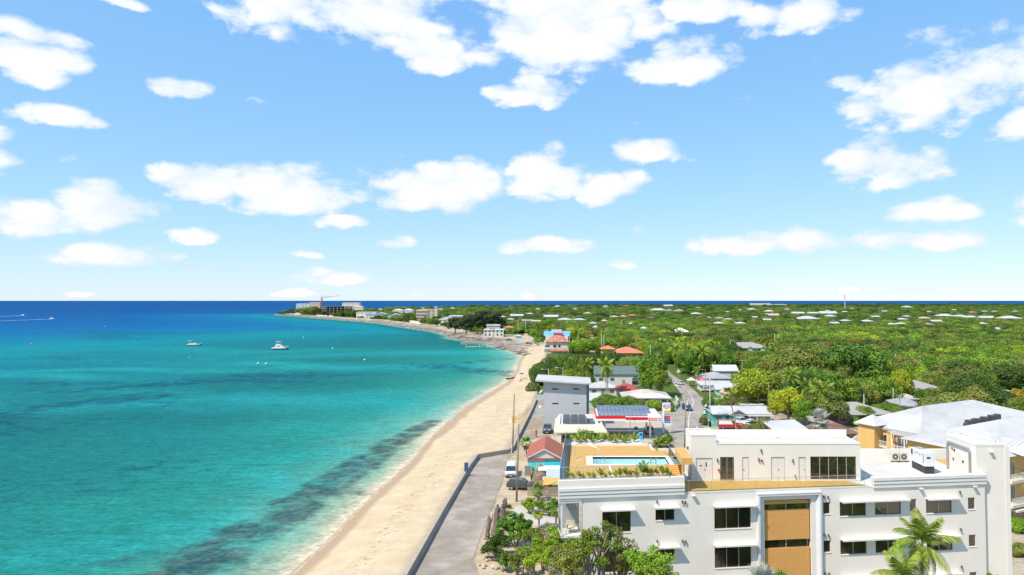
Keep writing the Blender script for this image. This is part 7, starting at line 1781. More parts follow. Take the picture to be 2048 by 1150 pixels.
# steps over the wall
a, b = G(1009, 903, 1.9), G(1020, 901, 1.9); t = thing('wall_steps', 'small white steps over the corner of the sea wall', 'steps', a)
for k in range(4): mb = MB(); mb.box(a.x, a.x + 1.6, a.y - .3*k - .3, a.y - .3*k - .01, 1.8, 2.55 - .18*k); mb.build('step', CONCL, t)
for s in (0, 1.55): mb = MB(); mb.tube([(a.x + s, a.y - 1.2, 1.8), (a.x + s, a.y - 1.2, 2.9), (a.x + s, a.y + .2, 3.4), (a.x + s, a.y + .4, 2.6)], .035, 6); mb.build('handrail', WHITE2, t)
# traffic cones and barriers
def cone(label, px, py, k=1.0):
    p = G(px, py, 1.83); t = thing('traffic_cone', label, 'cone', p, 'traffic cones'); OC = M('cone_orange', (.80, .13, .02), .6)
    mb = MB(); mb.cyl(p + V(0,0,.05), .16*k, .75*k, 10, .04); mb.build('body', OC, t); mb = MB(); mb.box(p.x - .22*k, p.x + .22*k, p.y - .22*k, p.y + .22*k, p.z, p.z + .049); mb.build('base', OC, t); mb = MB(); mb.cyl(p + V(0,0,.38*k), .118*k, .16*k, 10, .095*k); mb.build('band', WHITE2, t)
cone('orange traffic cone at the foot of the price sign', 1335, 865, 1.3); cone('left one of two orange cones by the wooden fence', 1072, 951); cone('right one of two orange cones by the wooden fence', 1077, 951)
t = thing('road_barrier', 'orange and red road barrier left of the pickup', 'barrier', G(1068, 869)); p = G(1068, 869); 
for s in (-.6, .6): mb = MB(); mb.tube([(p.x + s, p.y - .3, 1.8), (p.x + s, p.y, 2.7), (p.x + s, p.y + .3, 1.8)], .04, 5); mb.build('leg', MATS['cone_orange'], t)
mb = MB(); mb.box(p.x - .8, p.x + .8, p.y - .04, p.y + .04, 2.35, 2.65); mb.build('board', M('barrier_amber', (.75, .35, .06), .6), t)
# courtyard beside the hut
THB = M('thatch', (.33, .22, .14), .95, .25, 4.0, .05)
p = G(1085, 934, 1.8); t = thing('thatch_umbrella', 'brown thatched umbrella in front of the turquoise wall', 'umbrella', p); mb = MB(); mb.cyl((p.x, p.y, 1.8), .08, 2.2, 6); mb.build('post', WOODG, t); mb = MB(); mb.tube([p + V(0,0,1.9), p + V(0,0,2.6), p + V(0,0,3.3)], [1.15, .7, .05], 12); mb.build('thatch', THB, t)
p = G(1098, 941, 4.0); t = thing('flat_awning', 'pale grey flat awning roof beside the thatched umbrella', 'awning', V(p.x, p.y, 1.8)); mb = MB(); mb.box(p.x - 1.9, p.x + 2.0, p.y, p.y + 3.4, 3.9, 4.05); mb.build('roof', GREYF, t)
for x in (-1.8, 1.8): mb = MB(); mb.cyl((p.x + x, p.y + .2, 1.8), .06, 2.1, 6); mb.build('post', WOODG, t)
p = G(1104, 956, 3.6); t = thing('grey_canvas_awning', 'blue-grey canvas sheet sloping beside the pool building', 'awning', V(p.x, p.y, 1.8)); mb = MB(); mb.add([(p.x - 1.1, p.y, 3.4), (p.x + 1.4, p.y, 3.4), (p.x + 1.5, p.y + 3.2, 4.3), (p.x - 1.0, p.y + 3.2, 4.3)] + [(p.x - 1.1, p.y, 3.45), (p.x + 1.4, p.y, 3.45), (p.x + 1.5, p.y + 3.2, 4.35), (p.x - 1.0, p.y + 3.2, 4.35)], [(3,2,1,0),(4,5,6,7),(0,1,5,4),(2,3,7,6)]); mb.build('canvas', M('canvas_bluegrey', (.42, .46, .53), .8, .05), t)
for x in (-1.0, 1.3): mb = MB(); mb.cyl((p.x + x, p.y + .1, 1.8), .05, 1.6, 6); mb.build('post', WOODG, t)
p = G(1103, 968, 3.4); t = thing('orange_awning', 'orange canvas awning beside the pool building', 'awning', V(p.x, p.y, 1.8)); mb = MB(); mb.add([(p.x - 1.5, p.y, 3.2), (p.x + 1.4, p.y, 3.3), (p.x + 1.4, p.y + 2.6, 3.7), (p.x - 1.1, p.y + 2.6, 3.7), (p.x - 1.5, p.y, 3.25), (p.x + 1.4, p.y, 3.35), (p.x + 1.4, p.y + 2.6, 3.75), (p.x - 1.1, p.y + 2.6, 3.75)], [(3,2,1,0),(4,5,6,7),(0,1,5,4),(2,3,7,6)]); mb.build('canvas', M('canvas_orange', (.62, .36, .10), .8, .06), t)
for x in (-1.2, 1.3): mb = MB(); mb.cyl((p.x + x, p.y + .15, 1.8), .05, 1.4, 6); mb.build('post', WOODG, t)
def boulder(label, px, py, r, col, h=1.0):
    p = G(px, py, 1.8); rng = random.Random(int(px)); bm = bmesh.new(); bmesh.ops.create_icosphere(bm, subdivisions=3, radius=1)
    for v in bm.verts:
        n = math.sin(v.co.x*3.1 + px) * math.cos(v.co.y*2.7) * .18 + math.sin(v.co.z*5 + v.co.x*4) * .08 + rng.uniform(-.04, .04); v.co *= (1 + n); v.co.x *= r; v.co.y *= r*.9; v.co.z *= r*h
    me = bpy.data.meshes.new('boulder'); bm.to_mesh(me); bm.free(); me.materials.append(col); o = bpy.data.objects.new('boulder', me); COL.objects.link(o); o.location = p + V(0, 0, r*h*.7); tag(o, label, 'rock', 'courtyard boulders')
RK = M('rock_brown', (.27, .18, .125), .95, .3, 1.5, .06); RK2 = M('rock_cream', (.52, .43, .31), .95, .2, 1.5, .05)
boulder('tall brown boulder beside the bonnet of the dark car', 1079, 975, 1.1, RK, 1.5); boulder('brown boulder stacked behind the tallest one', 1084, 958, .9, RK, 1.7); boulder('cream boulder between the brown rocks and the green bin', 1092, 977, .8, RK2, 1.6); boulder('round brown boulder at the fence end', 1086, 979, .9, RK, 1.1)
p = G(1109, 980, 1.8); t = thing('green_bin', 'mint green bin beside the cream boulder', 'bin', p); mb = MB(); mb.box(p.x - .5, p.x + .5, p.y, p.y + .8, 1.8, 3.0); mb.build('body', M('bin_mint', (.10, .60, .45), .6), t); mb = MB(); mb.box(p.x - .54, p.x + .54, p.y - .04, p.y + .84, 3.003, 3.12); mb.build('lid', MATS['bin_mint'], t)
p = G(1055, 951, 1.8); t = thing('metal_locker', 'grey metal box standing by the slatted fence', 'box', p); mb = MB(); mb.box(p.x - .5, p.x + .5, p.y, p.y + .8, 1.82, 3.3); mb.build('body', M('locker_grey', (.22, .23, .24), .6, .1), t); mb = MB(); mb.box(p.x - .54, p.x + .54, p.y - .04, p.y + .84, 3.303, 3.38); mb.build('lid', MATS['locker_grey'], t)
def fence(label, a, b, h, mat, pick=.16, name='picket_fence'):
    A, B = G(*a, 1.8), G(*b, 1.8); dv = B - A; L = dv.length; u = dv.normalized(); nn = V(-u.y, u.x, 0); t = thing(name, label, 'fence', A)
    for z in (.35, h - .3): mb = MB(); mb.prism([A, B, B + nn*.06, A + nn*.06], 1.8 + z, 1.9 + z); mb.build('rail', mat, t)
    n = int(L / pick); base = None
    for k in range(n):
        p = A + u*(k*pick) - nn*.035; q = p + u*(pick*.72); mb = MB(); mb.prism([p, q, q + nn*.03, p + nn*.03], 1.82, 1.8 + h + random.uniform(-.03, .03)); mb.build('picket', mat, t)
fence('weathered wooden picket fence behind the small fan palms', (1055, 992), (1118, 993), 1.5, M('picket_brown', (.36, .27, .21), .9, .15, 3.0))
fence('short dark slatted fence beside the grey metal box', (1059, 951), (1086, 951), 1.1, WOODG, .2)
# rocks and dead trunks
DEADW = M('dead_wood', (.20, .16, .13), .95, .35, 2.0, .06, streak=.5)
def snag(label, px, py, top, r, seed):
    b = G(px, py, 1.8); h = AT(px, top, b.y).z; rng = random.Random(seed); t = thing('dead_trunk', label, 'tree stump', b, 'dead trunks'); mb = MB(); n = 9
    pts = [V(b.x + rng.uniform(-.12, .12) + .05*k, b.y, 1.6 + (h - 1.6)*k/n) for k in range(n+1)]; mb.tube(pts, [r*(1.25 - .55*k/n)*rng.uniform(.86, 1.12) for k in range(n)] + [.08], 9); mb.build('trunk', DEADW, t)
    mb = MB(); q = pts[6]; mb.tube([q, q + V(.35, 0, .5), q + V(.5, 0, 1.3)], [r*.5, r*.35, .05], 7); mb.build('broken_limb', DEADW, t)
snag('short forked dead trunk nearest the road', 973, 1078, 1032, .30, 1); snag('tall split dead trunk beside the shrubs', 988, 1080, 1008, .42, 2); snag('broad dead trunk farthest from us at the road edge', 1004, 1043, 996, .42, 3)
# low rubble wall and white stones along the verge
for k in range(22):
    p = G(964 + random.uniform(-6, 60), 1100 + random.uniform(-5, 40), 1.85); o_ = None; rng = random.Random(k); bm = bmesh.new(); bmesh.ops.create_icosphere(bm, subdivisions=1, radius=rng.uniform(.18, .42))
    for v in bm.verts: v.co *= rng.uniform(.8, 1.15); v.co.z *= .6
    me = bpy.data.meshes.new('stone'); bm.to_mesh(me); bm.free(); me.materials.append(RK2); o = bpy.data.objects.new('stone', me); COL.objects.link(o); o.location = p + V(0,0,.1); tag(o, 'pale loose stone on the verge below the shrubs', 'stone', 'loose stones on the verge')
# yellow wall, small shed roofs by the van, turquoise balustrades by the road
A, B = G(1483, 862, 1.8), G(1512, 850, 1.8); t = tag(MB().prism([A, B, B + V(.3, .3, 0), A + V(.3, .3, 0)], 1.5, 3.0).build('yellow_wall', M('wall_yellow', (.68, .45, .12), .85, .05)), 'low yellow wall running behind the red van', 'wall')
p = G(1488, 872, 3.6); t = thing('lean_to', 'small white lean-to with pale roof in front of the round bush', 'shed', V(p.x, p.y, 1.8)); mb = MB(); mb.box(p.x - 1.0, p.x + 1.6, p.y, p.y + 2.4, 1.5, 3.6); mb.build('wall', OFFW, t); mb = MB(); mb.add([(p.x - 1.4, p.y - .4, 3.7), (p.x + 2.2, p.y - .4, 3.5), (p.x + 2.2, p.y + 2.8, 4.1), (p.x - 1.4, p.y + 2.8, 4.3)], [(0,1,2,3)]); mb.build('roof', METW, t)
mb = MB(); mb.box(p.x - .3, p.x + .4, p.y - .04, p.y - .003, 2.5, 3.0); mb.build('window', DARK, t)
def balustrade(label, pts, mat, h=1.1):
    P = [G(*q, 1.8) for q in pts]; t = thing('balustrade_wall', label, 'wall', P[0])
    for a, b in zip(P, P[1:]):
        n = max(1, int((b - a).length / 1.6)); u = (b - a).normalized(); nn = V(-u.y, u.x, 0)*.12
        for k in range(n): p, q = a.lerp(b, (k + .05)/n), a.lerp(b, (k + .95)/n); mb = MB(); mb.prism([p - nn, q - nn, q + nn, p + nn], 1.6, 1.8 + h*.75); mb.build('panel', mat, t)
        for k in range(n + 1): p = a.lerp(b, k/n); mb = MB(); mb.box(p.x - .2, p.x + .2, p.y - .2, p.y + .2, 1.6, 1.8 + h); c = mb.build('pier', mat, t); mb = MB(); mb.box(p.x - .26, p.x + .26, p.y - .26, p.y + .26, 1.803 + h, 1.95 + h); mb.build('cap', WHITE2, c)
TQ = M('turquoise_wall', (.14, .48, .44), .8, .08)
balustrade('turquoise and white garden wall curving along the road', [(1412, 818), (1409, 828), (1409, 838), (1413, 848), (1420, 853), (1436, 853)], TQ)
balustrade('pale green low wall beside the hedge across the road', [(1352, 802), (1357, 812), (1350, 818)], MINTW, 1.4)
# warning sign by the road
p = G(1357, 757, 1.8); t = thing('warning_sign', 'triangular road sign beside the road at the trees', 'sign', p); mb = MB(); mb.cyl((p.x, p.y, 1.8), .06, 3.0, 6); mb.build('post', POLEC, t); mb = MB(); mb.add([(p.x - .9, p.y - .08, 4.2), (p.x + .9, p.y - .08, 4.2), (p.x, p.y - .08, 5.7)], [(0,1,2)]); mb.build('plate', WHITE2, t)
# red and white market tents by the roofs
p = G(1391, 772, 1.8)
for k, (dx, c, l) in enumerate(((-1.5, 'white', 'small white market canopy by the roadside houses'), (2.2, 'red', 'red market canopy by the roadside houses'))):
    t = thing('market_canopy', l, 'canopy', p + V(dx, 0, 0)); q = p + V(dx, 0, 0); mb = MB(); mb.add([(q.x - 1.5, q.y - 1.5, 4.0), (q.x + 1.5, q.y - 1.5, 4.0), (q.x + 1.5, q.y + 1.5, 4.0), (q.x - 1.5, q.y + 1.5, 4.0), (q.x, q.y, 5.0)], [(0,1,4), (1,2,4), (2,3,4), (3,0,4)]); mb.build('cloth', M('tent_' + c, (.7, .7, .7) if c == 'white' else (.6, .03, .03), .8), t)
    for sx in (-1.4, 1.4):
        for sy in (-1.4, 1.4): mb = MB(); mb.cyl((q.x + sx, q.y + sy, 1.8), .05, 2.2, 6); mb.build('post', POLEC, t)
# ------------------------------------------------------------------ headland buildings
CON1 = M('condo_blue_white', (.48, .53, .60), .8, .05, .1); CONS = M('raw_concrete', (.34, .29, .25), .9, .15, .2)
def far_house(*a, **k): k.setdefault('clear', True); return house(*a, **k)
far_house('condominium', 'pale blue-white five-storey block at the tip of the headland', 592, 622, 607, 25.5, 18, .4, 'shed', CON1, CONCL, floors=5, nwin=5, wh=2.2, cat='building', door=False, over=.3)
far_house('condominium', 'pinkish half-built block behind the blue-white one', 618, 640, 604.6, 28.5, 14, .4, 'shed', PINKW, CONCL, floors=4, nwin=4, wh=2.4, cat='building', door=False, over=.3)
# unfinished concrete frame: slabs and columns
p = G(674, 631, 1.8); t = thing('unfinished_frame', 'unfinished concrete frame building below the tower crane', 'building', p); w_ = 62*p.y/1400/2; zt = AT(674, 612.5, p.y).z; AVOID.append((p.x, p.y + 8, w_))
for f in range(5):
    z = 2.5 + (zt - 2.5)*f/4; mb = MB(); mb.box(p.x - w_, p.x + w_*(1 if f < 4 else .3), p.y, p.y + 18, z - .4, z); mb.build('floor_slab', CONS, t)
    if f < 4:
        for k in range(9):
            for y in (.5, 9): mb = MB(); x = p.x - w_ + .8 + (2*w_ - 2.4)*k/8; mb.box(x, x + .9, p.y + y, p.y + y + .9, z + .002, 2.5 + (zt - 2.5)*(f+1)/4 - .402); mb.build('column', CONS, t)
        mb = MB(); mb.box(p.x - w_ + 4, p.x + w_ - 4, p.y + 12, p.y + 12.3, z + .002, 2.5 + (zt - 2.5)*(f+1)/4 - .402); mb.build('back_wall', M('dark_interior', (.10, .085, .075), .9), t)
# tower crane
p = G(643, 628, 1.8); t = thing('tower_crane', 'tower crane with red mast and grey jib over the headland', 'crane', p); zt = AT(643, 596, p.y).z; CR = M('crane_red', (.50, .06, .07), .6); CG = M('crane_blue_grey', (.24, .34, .44), .6)
mb = MB(); 
for sx in (-.9, .9):
    for sy in (-.9, .9): mb.box(p.x + sx - .22, p.x + sx + .22, p.y + sy - .22, p.y + sy + .22, 1.8, zt)
for k in range(14): z = 2 + (zt - 3)*k/14; z2 = 2 + (zt - 3)*(k+1)/14; mb.tube([(p.x - .9, p.y - .9, z), (p.x + .9, p.y - .9, z2)], .12, 4); mb.tube([(p.x + .9, p.y - .9, z), (p.x + .9, p.y + .9, z2)], .12, 4)
mb.build('mast', CR, t)
j1 = AT(680, 590.5, p.y); j0 = V(p.x - 3, p.y, zt); mb = MB(); mb.tube([(p.x, p.y, zt), j1], [.8, .3], 5); mb.tube([(p.x, p.y, zt + 2.6), j1.lerp(V(p.x, p.y, zt), .4)], .2, 4); mb.build('jib', CG, t)
mb = MB(); mb.tube([(p.x, p.y, zt), (p.x - 2.8, p.y, zt + 7.5)], [.6, .35], 5); mb.tube([(p.x - 2.8, p.y, zt + 7.5), j1.lerp(V(p.x, p.y, zt), .5)], .12, 4); mb.build('counter_jib', CG, t)
mb = MB(); mb.box(p.x - 1.6, p.x + 1.6, p.y - 1.5, p.y + 1.5, zt - 2.4, zt + .6); mb.build('cab', CG, t)
far_house('condominium', 'white flat-roofed condominium behind the crane', 684, 719, 605.3, 27.2, 20, .4, 'shed', OFFW, CONCL, floors=4, nwin=6, wh=2.4, cat='building', door=False, over=.3)
far_house('house', 'terracotta roofed house below the white condominium', 704, 726, 614, 16.5, 14, 3, 'hip', CREAMW, TANR, nwin=3, floors=2)
far_house('house', 'white flat-roofed seafront house right of the crane', 712, 752, 624.5, 12.5, 14, .6, 'shed', OFFW, METW, nwin=5, floors=2, wh=2.0)
far_house('house', 'left one of two white and aqua balcony houses on the rocks', 731, 750, 629, 9.2, 14, 2.0, 'front', PALEB, METW, nwin=3, floors=2)
far_house('house', 'right one of two white and aqua balcony houses on the rocks', 745, 772, 628, 9.6, 14, 3.0, 'front', PALEB, METW, nwin=3, floors=2)
far_house('house', 'small aqua gabled house between palms on the headland', 775, 799, 630, 9.4, 12, 2.6, 'front', PALEB, METW, nwin=3, floors=2)
far_house('house', 'left white pyramid roof on the headland ridge', 784, 806, 621, 13.8, 16, 3.2, 'hip', OFFW, METW, nwin=3, floors=2)
far_house('house', 'right white pyramid roof on the headland ridge', 805, 826, 620.5, 13.8, 16, 3.2, 'hip', OFFW, METW, nwin=3, floors=2)
far_house('house', 'orange tiled little house on the headland shore', 804, 815, 636, 7.0, 9, 2.0, 'front', TERRA, TERRA, nwin=1)
t, T, w = far_house('pink_apartments', 'pink four-storey apartment block with pale balconies on the shore', 833, 870, 619.5, 19.8, 16, .4, 'shed', PINKW, CONCL, floors=4, nwin=5, wh=2.2, cat='building', door=False, over=.3, frame=FRAME)
for f in range(4): mb = MB(); mb.T = T; z = 5.6 + 4.5*f - 1.2; mb.box(-w/2 - .6, w*.12, -1.8, -.1, z, z + 1.1); mb.build('balcony', CREAMW, t)
mb = MB(); mb.T = T; mb.box(w/2 + .003, w/2 + 3.2, .5, 8, 1.4, 21.5); mb.build('stair_tower', CREAMW, t)
far_house('house', 'white house with grey hip roof left of the dark casuarinas', 876, 912, 639.5, 8.6, 16, 3.6, 'hip', OFFW, METG, nwin=4, floors=2, wh=1.8)
far_house('house', 'long white roof behind the grey hip-roofed house', 896, 930, 632.5, 10.0, 14, 1.2, 'shed', OFFW, METW, nwin=4, floors=2)
def low_wall(label, a, b, z1, mat=OFFW):
    A, B = G(*a, 1.8), G(*b, 1.8); nn = V(0, .5, 0); o = MB().prism([A, B, B + nn, A + nn], 1.4, z1).build('garden_wall', mat); tag(o, label, 'wall')
low_wall('white boundary wall along the headland shore', (586, 628.5), (606, 629.5), 4.2); low_wall('white sea wall below the casuarinas', (884, 650), (925, 660), 4.0); low_wall('white wall below the pink apartments', (818, 644.5), (842, 648), 5.0); low_wall('white wall beside the crane foot', (630, 631), (668, 633), 3.6)

# ------------------------------------------------------------------ far roofs among the trees
FAR = [  # px, py, width px, roof, wall
 (1318,618.5,31,'w'),(1338,610,18,'w'),(1253,610,12,'r'),(1357,620,22,'g'),(1265,629,18,'o'),(1246,631,16,'t'),(1394,626,22,'w'),(1503,617,18,'w'),(1538,621,20,'w'),(1545,629,28,'t'),
 (1597,625,25,'w'),(1628,625,22,'w'),(1620,636,44,'w'),(1535,638,17,'w'),(1439,635,20,'g'),(1458,637,18,'t'),(1482,645,22,'w'),(1439,645,22,'w'),(1419,634,10,'w'),(1286,655,14,'w'),(1299,634,20,'b'),
 (1338,619,10,'w'),(1396,614,12,'g'),(1511,633,11,'w'),(1658,625,34,'w'),(1664,631,22,'w'),(1693,640,21,'w'),(1672,645,19,'w'),(1738,641,25,'w'),(1753,632,18,'p'),(1806,637,21,'w'),(1815,631,15,'w'),
 (1851,635,25,'t'),(1787,647,20,'w'),(1805,646,18,'w'),(1875,641,22,'w'),(1892,630,32,'w'),(1923,631,26,'w'),(1947,633,28,'w'),(1977,634,30,'w'),(2026,635,40,'w'),(1971,646,15,'w'),(2003,657,28,'w'),
 (1815,613,22,'p'),(1705,615,8,'w'),(1656,620,10,'w'),(1947,623,14,'o'),(1992,621,10,'w'),(1971,621,12,'w'),(2034,621,11,'w'),(1858,647,22,'g'),(871,613,10,'w'),(905,615,12,'w'),(945,628,19,'w'),(1003,632,17,'w'),
 (1034,630,26,'w'),(1060,626,15,'w'),(1103,632,31,'w'),(1055,640,22,'g'),(1072,641,20,'t'),(1131,638,30,'p'),(1160,638,26,'p'),(1188,645,15,'w'),(1175,625,18,'t'),(1229,632,20,'t'),(1211,611,12,'w'),(1114,611,13,'w'),
 (1019,611,7,'r'),(1190,653,11,'w'),(760,617,10,'w'),(845,615,10,'w'),(880,617,12,'w'),(1075,616,9,'w'),(1150,616,10,'w'),(1455,622,10,'w'),(1480,618,9,'w'),(1575,617,11,'w'),(1690,622,10,'w'),(1770,621,12,'w'),(1860,622,10,'w'),(1910,618,9,'w'),(1020,637,14,'w'),(960,638,14,'g'),(1210,640,12,'w'),(1262,646,12,'p')]
RM = {'w': METW, 'g': SHGREY, 'r': REDM, 'o': TERRA, 't': TANR, 'b': SHBROWN, 'p': PALEB}
RN = {'w': 'white', 'g': 'grey', 'r': 'red', 'o': 'orange', 't': 'tan', 'b': 'brown', 'p': 'pale blue'}
rngf = random.Random(5)
for i, (px, py, w, c) in enumerate(FAR):
    zr = 7.6 if py > 628 else 9.5
    Zd = (33 - zr) * F / (py + 1.0 - 601); Zd = min(Zd, 2900)
    ze = AT(px, py + 1.6, Zd).z; ze = max(4.5, ze); wid = w * Zd / F
    zone = 'on the far horizon' if py < 622 else ('in the middle distance behind the beach' if px < 1240 else ('beyond the green canopy' if px < 1640 else 'in the suburb at the upper right'))
    dep = min(22, max(9, wid * .7)); rise = min(4.5, max(1.5, wid * .12))
    t, T, ww = house('distant_house', '%s-roofed house %s' % (RN[c], zone), px - w/2, px + w/2, py + 1.6, ze, dep, rise, 'hip' if rngf.random() < .75 else 'gable', OFFW if rngf.random() < .6 else CREAMW, RM[c], yaw=rngf.uniform(-.25, .25), nwin=2, door=False, group='%s roofs %s' % (RN[c], zone), over=.8, wh=1.4)
house('distant_hall', 'long white flat-roofed hall on the horizon', 1502, 1542, 606.5, 20, 25, .5, 'shed', OFFW, METW, nwin=8, floors=2, cat='building', door=False, over=.3)
house('distant_hall', 'lower white shed roof right of the long hall on the horizon', 1544, 1574, 608.5, 14, 25, .5, 'shed', OFFW, METW, nwin=4, cat='building', door=False, over=.3)
# radio mast
p = AT(1690, 624, 2000); t = thing('radio_mast', 'lattice radio mast standing above the far trees', 'mast', (p.x, 2000, 1.8)); zt = AT(1690, 590, 2000).z; mb = MB()
for k in range(3): th = 2.1*k; mb.tube([(p.x + 2.6*math.cos(th), 2000 + 2.6*math.sin(th), 1.8), (p.x + .6*math.cos(th), 2000 + .6*math.sin(th), zt)], .35, 4)
for k in range(16):
    z = 3 + (zt - 4)*k/16; r_ = 2.6 - 2.0*(z - 1.8)/(zt - 1.8); mb.tube([(p.x + r_, 2000, z), (p.x - r_*.5, 2000 + r_*.86, z + 3)], .18, 4)
mb.build('lattice', POLEC, t)
for z in (zt - 2, zt - 7): mb = MB(); mb.cyl((p.x, 2000, z), 2.2, 1.6, 8); mb.build('antenna_ring', POLEC, t)

# ------------------------------------------------------------------ trees
rt = random.Random(11)
BY = np.array([b.y for b in BL]); BX = np.array([b.x for b in BL]); oi = np.argsort(BY); BYs, BXs = BY[oi], BX[oi]
def coast_x(y):
    if y < 1560: return float(np.interp(y, BYs, BXs))
    return float(np.interp(y, [1560, 1700, 2000, 2600, 3200, 4100, 4700], [-600, -640, -640, -560, -350, 300, 1600]))
ROADPTS = [(q.x, q.y, 6.5) for q in mid_] + [(G(a, b).x, G(a, b).y, r) for a, b, r in ((1180,712,7),(1178,702,8),(1176,694,8),(1186,688,9),(1198,681,10),(1055,688,5),(1058,678,6),(1053,668,7),(1050,663,8))]
def clear_of(x, y, r):
    for (a, b, c) in AVOID:
        if (x-a)**2 + (y-b)**2 < (c + r*.62)**2: return False
    for (a, b, c) in ROADPTS:
        if (x-a)**2 + (y-b)**2 < (c + r*.55)**2: return False
    return True
TAKEN = []
def key(label, px, base_py, top_py, wpx, kind, col, bush=False, cat='tree', name=None, group=None):
    p = G(px, base_py); h = AT(px, top_py, p.y).z - 1.8; w = wpx*p.y/F
    TAKEN.append((p.x, p.y, w*.5)); return tree(label, V(p.x, p.y, 1.8), w, h, kind, col, rt, group, name, cat, bush)
key('bright green round tree beside the road, in front of the double-armed pole', 1302, 792, 708, 66, 'tall', 'bright')
key('second bright green crown leaning over the road beside the white car', 1318, 795, 738, 46, 'round', 'bright')
key('big yellow-green tree above the teal house', 1518, 812, 738, 98, 'round', 'yellow')
key('lower yellow-green crown left of the teal house palm', 1488, 806, 768, 60, 'round', 'yellow')
key('wide olive-bronze tree behind the yellow-green one', 1592, 784, 694, 130, 'round', 'olive')
key('rusty shoulder of the olive tree', 1640, 776, 700, 90, 'round', 'olive')
key('large lush green tree right of the olive one', 1700, 784, 690, 150, 'round', 'mid')
key('green crown on the right flank of the lush tree', 1745, 775, 705, 90, 'round', 'bright')
key('feathery olive tree behind the lawn', 1752, 812, 752, 90, 'round', 'mid')
key('vivid yellow-green tree by the flat pale roof', 1803, 800, 740, 66, 'round', 'yellow')
key('dense yellowish tree right of the teal house', 1577, 846, 776, 74, 'round', 'yellow')
key('tree between the teal house and the silver palm', 1612, 852, 800, 56, 'round', 'mid')
key('round olive bush in front of the orange shop', 1527, 884, 838, 62, 'low', 'olive', bush=True)
key('rust-coloured tree in the right canopy', 1905, 748, 703, 74, 'round', 'rust')
key('second rust-tinted tree near the right edge', 2012, 748, 708, 70, 'round', 'rust')
key('dark layered tree in front of the mint mansion', 1470, 738, 692, 56, 'low', 'dark')
key('golden flowering tree above the roadside palms', 1384, 716, 682, 66, 'round', 'gold')
key('layered green tree behind the hotel roof', 1962, 806, 742, 92, 'low', 'mid')
key('yellow shrub at the right edge behind the hotel', 2040, 822, 778, 50, 'round', 'gold')
key('dark tree behind the hotel ridge', 1885, 812, 770, 70, 'round', 'olive')
key('green tree beside the hotel ridge end', 2000, 818, 780, 60, 'round', 'bright')
key('shrubby tree between grey roofs and hotel', 1850, 812, 778, 50, 'round', 'mid')
key('dark hedge tree left of the rusty bungalow', 1215, 818, 790, 76, 'low', 'mid', bush=True, cat='bush')
key('hedge bush behind the fuel canopy', 1258, 818, 792, 60, 'low', 'mid', bush=True, cat='bush')
key('hedge bush left of the price sign', 1310, 818, 800, 56, 'low', 'bright', bush=True, cat='bush')
key('hedge bush at the right end before the price sign', 1338, 822, 806, 34, 'low', 'mid', bush=True, cat='bush')
key('roadside hedge beside the turquoise wall', 1408, 850, 830, 22, 'low', 'olive', bush=True, cat='bush')
key('clipped hedge beside the blue car', 1712, 852, 835, 26, 'low', 'bright', bush=True, cat='bush')
key('garden bush by the brick bungalow', 1730, 846, 812, 44, 'round', 'mid', bush=True, cat='bush')
key('green bush at the corner of the orange shop', 1628, 874, 857, 18, 'low', 'bright', bush=True, cat='bush')
key('shrub by the roadside pole', 1418, 812, 792, 34, 'low', 'mid', bush=True, cat='bush')
key('shrub beside the shop columns', 1170, 884, 853, 56, 'low', 'mid', bush=True, cat='bush')
key('low beach bush on the sand beside the grey block', 1066, 784, 764, 34, 'low', 'mid', bush=True, cat='bush')
key('beach bush against the back of the grey block', 1082, 770, 735, 44, 'low', 'dark', bush=True, cat='bush')
for k, (px, by, ty, w, c) in enumerate(((1096,752,716,56,'dark'),(1125,748,708,62,'mid'),(1152,752,712,60,'mid'),(1180,748,714,56,'dark'),(1112,770,736,60,'bright'),(1140,774,738,62,'bright'),(1168,772,742,54,'mid'),(1074,758,728,36,'mid'),(1200,742,712,50,'dark'),(1232,735,708,60,'dark'),(1258,736,712,50,'mid'),(1222,728,700,44,'dark'))):
    key('%s sea-grape bush, number %s from the beach in the thicket below the beach house' % (c, ['one','two','three','four','five','six','seven','eight','nine','ten','eleven','twelve'][k]), px, by, ty, w, 'low', c, bush=True, cat='bush', name='sea_grape_bush', group='sea-grape thicket')
for k, (px, by, ty, w) in enumerate(((910,666,636,34),(932,668,630,38),(955,666,624,40),(974,662,621,40),(993,661,627,38),(944,660,628,40))):
    key('dark casuarina tree, %s of the clump on the headland shore' % ['leftmost','second','third','fourth','rightmost','rear'][k], px, by, ty, w, 'pine', 'pine', group='casuarina clump')
HL = [(560,628.5,624,14,'dark'),(572,628.5,621,18,'mid'),(584,628.5,618,20,'dark'),(600,629.5,616,26,'olive'),(616,630.5,614,26,'mid'),(632,631,613,26,'olive'),(648,632.5,622,14,'dark'),(668,633,626,12,'mid'),(684,634,620,18,'dark'),(698,634.5,619,22,'mid'),(708,635,622,16,'dark'),
 (722,638,632,14,'olive'),(744,640,634,10,'mid'),(756,640.5,631,16,'dark'),(768,641,634,10,'mid'),(782,642,634,12,'mid'),(800,643,632,14,'olive'),(816,644.5,630,20,'dark'),(826,645,632,16,'mid'),(846,649,636,18,'olive'),(860,651,636,22,'mid'),(874,652,640,14,'dark'),(888,654,645,14,'mid'),(950,668,654,20,'bright'),(962,669,655,18,'mid'),(1012,672,660,20,'bright'),(1024,671,658,20,'mid'),(1040,667,655,20,'bright'),(1068,678,660,24,'bright'),(1080,684,666,26,'mid'),(1076,690,674,22,'bright'),(936,664,652,16,'mid')]
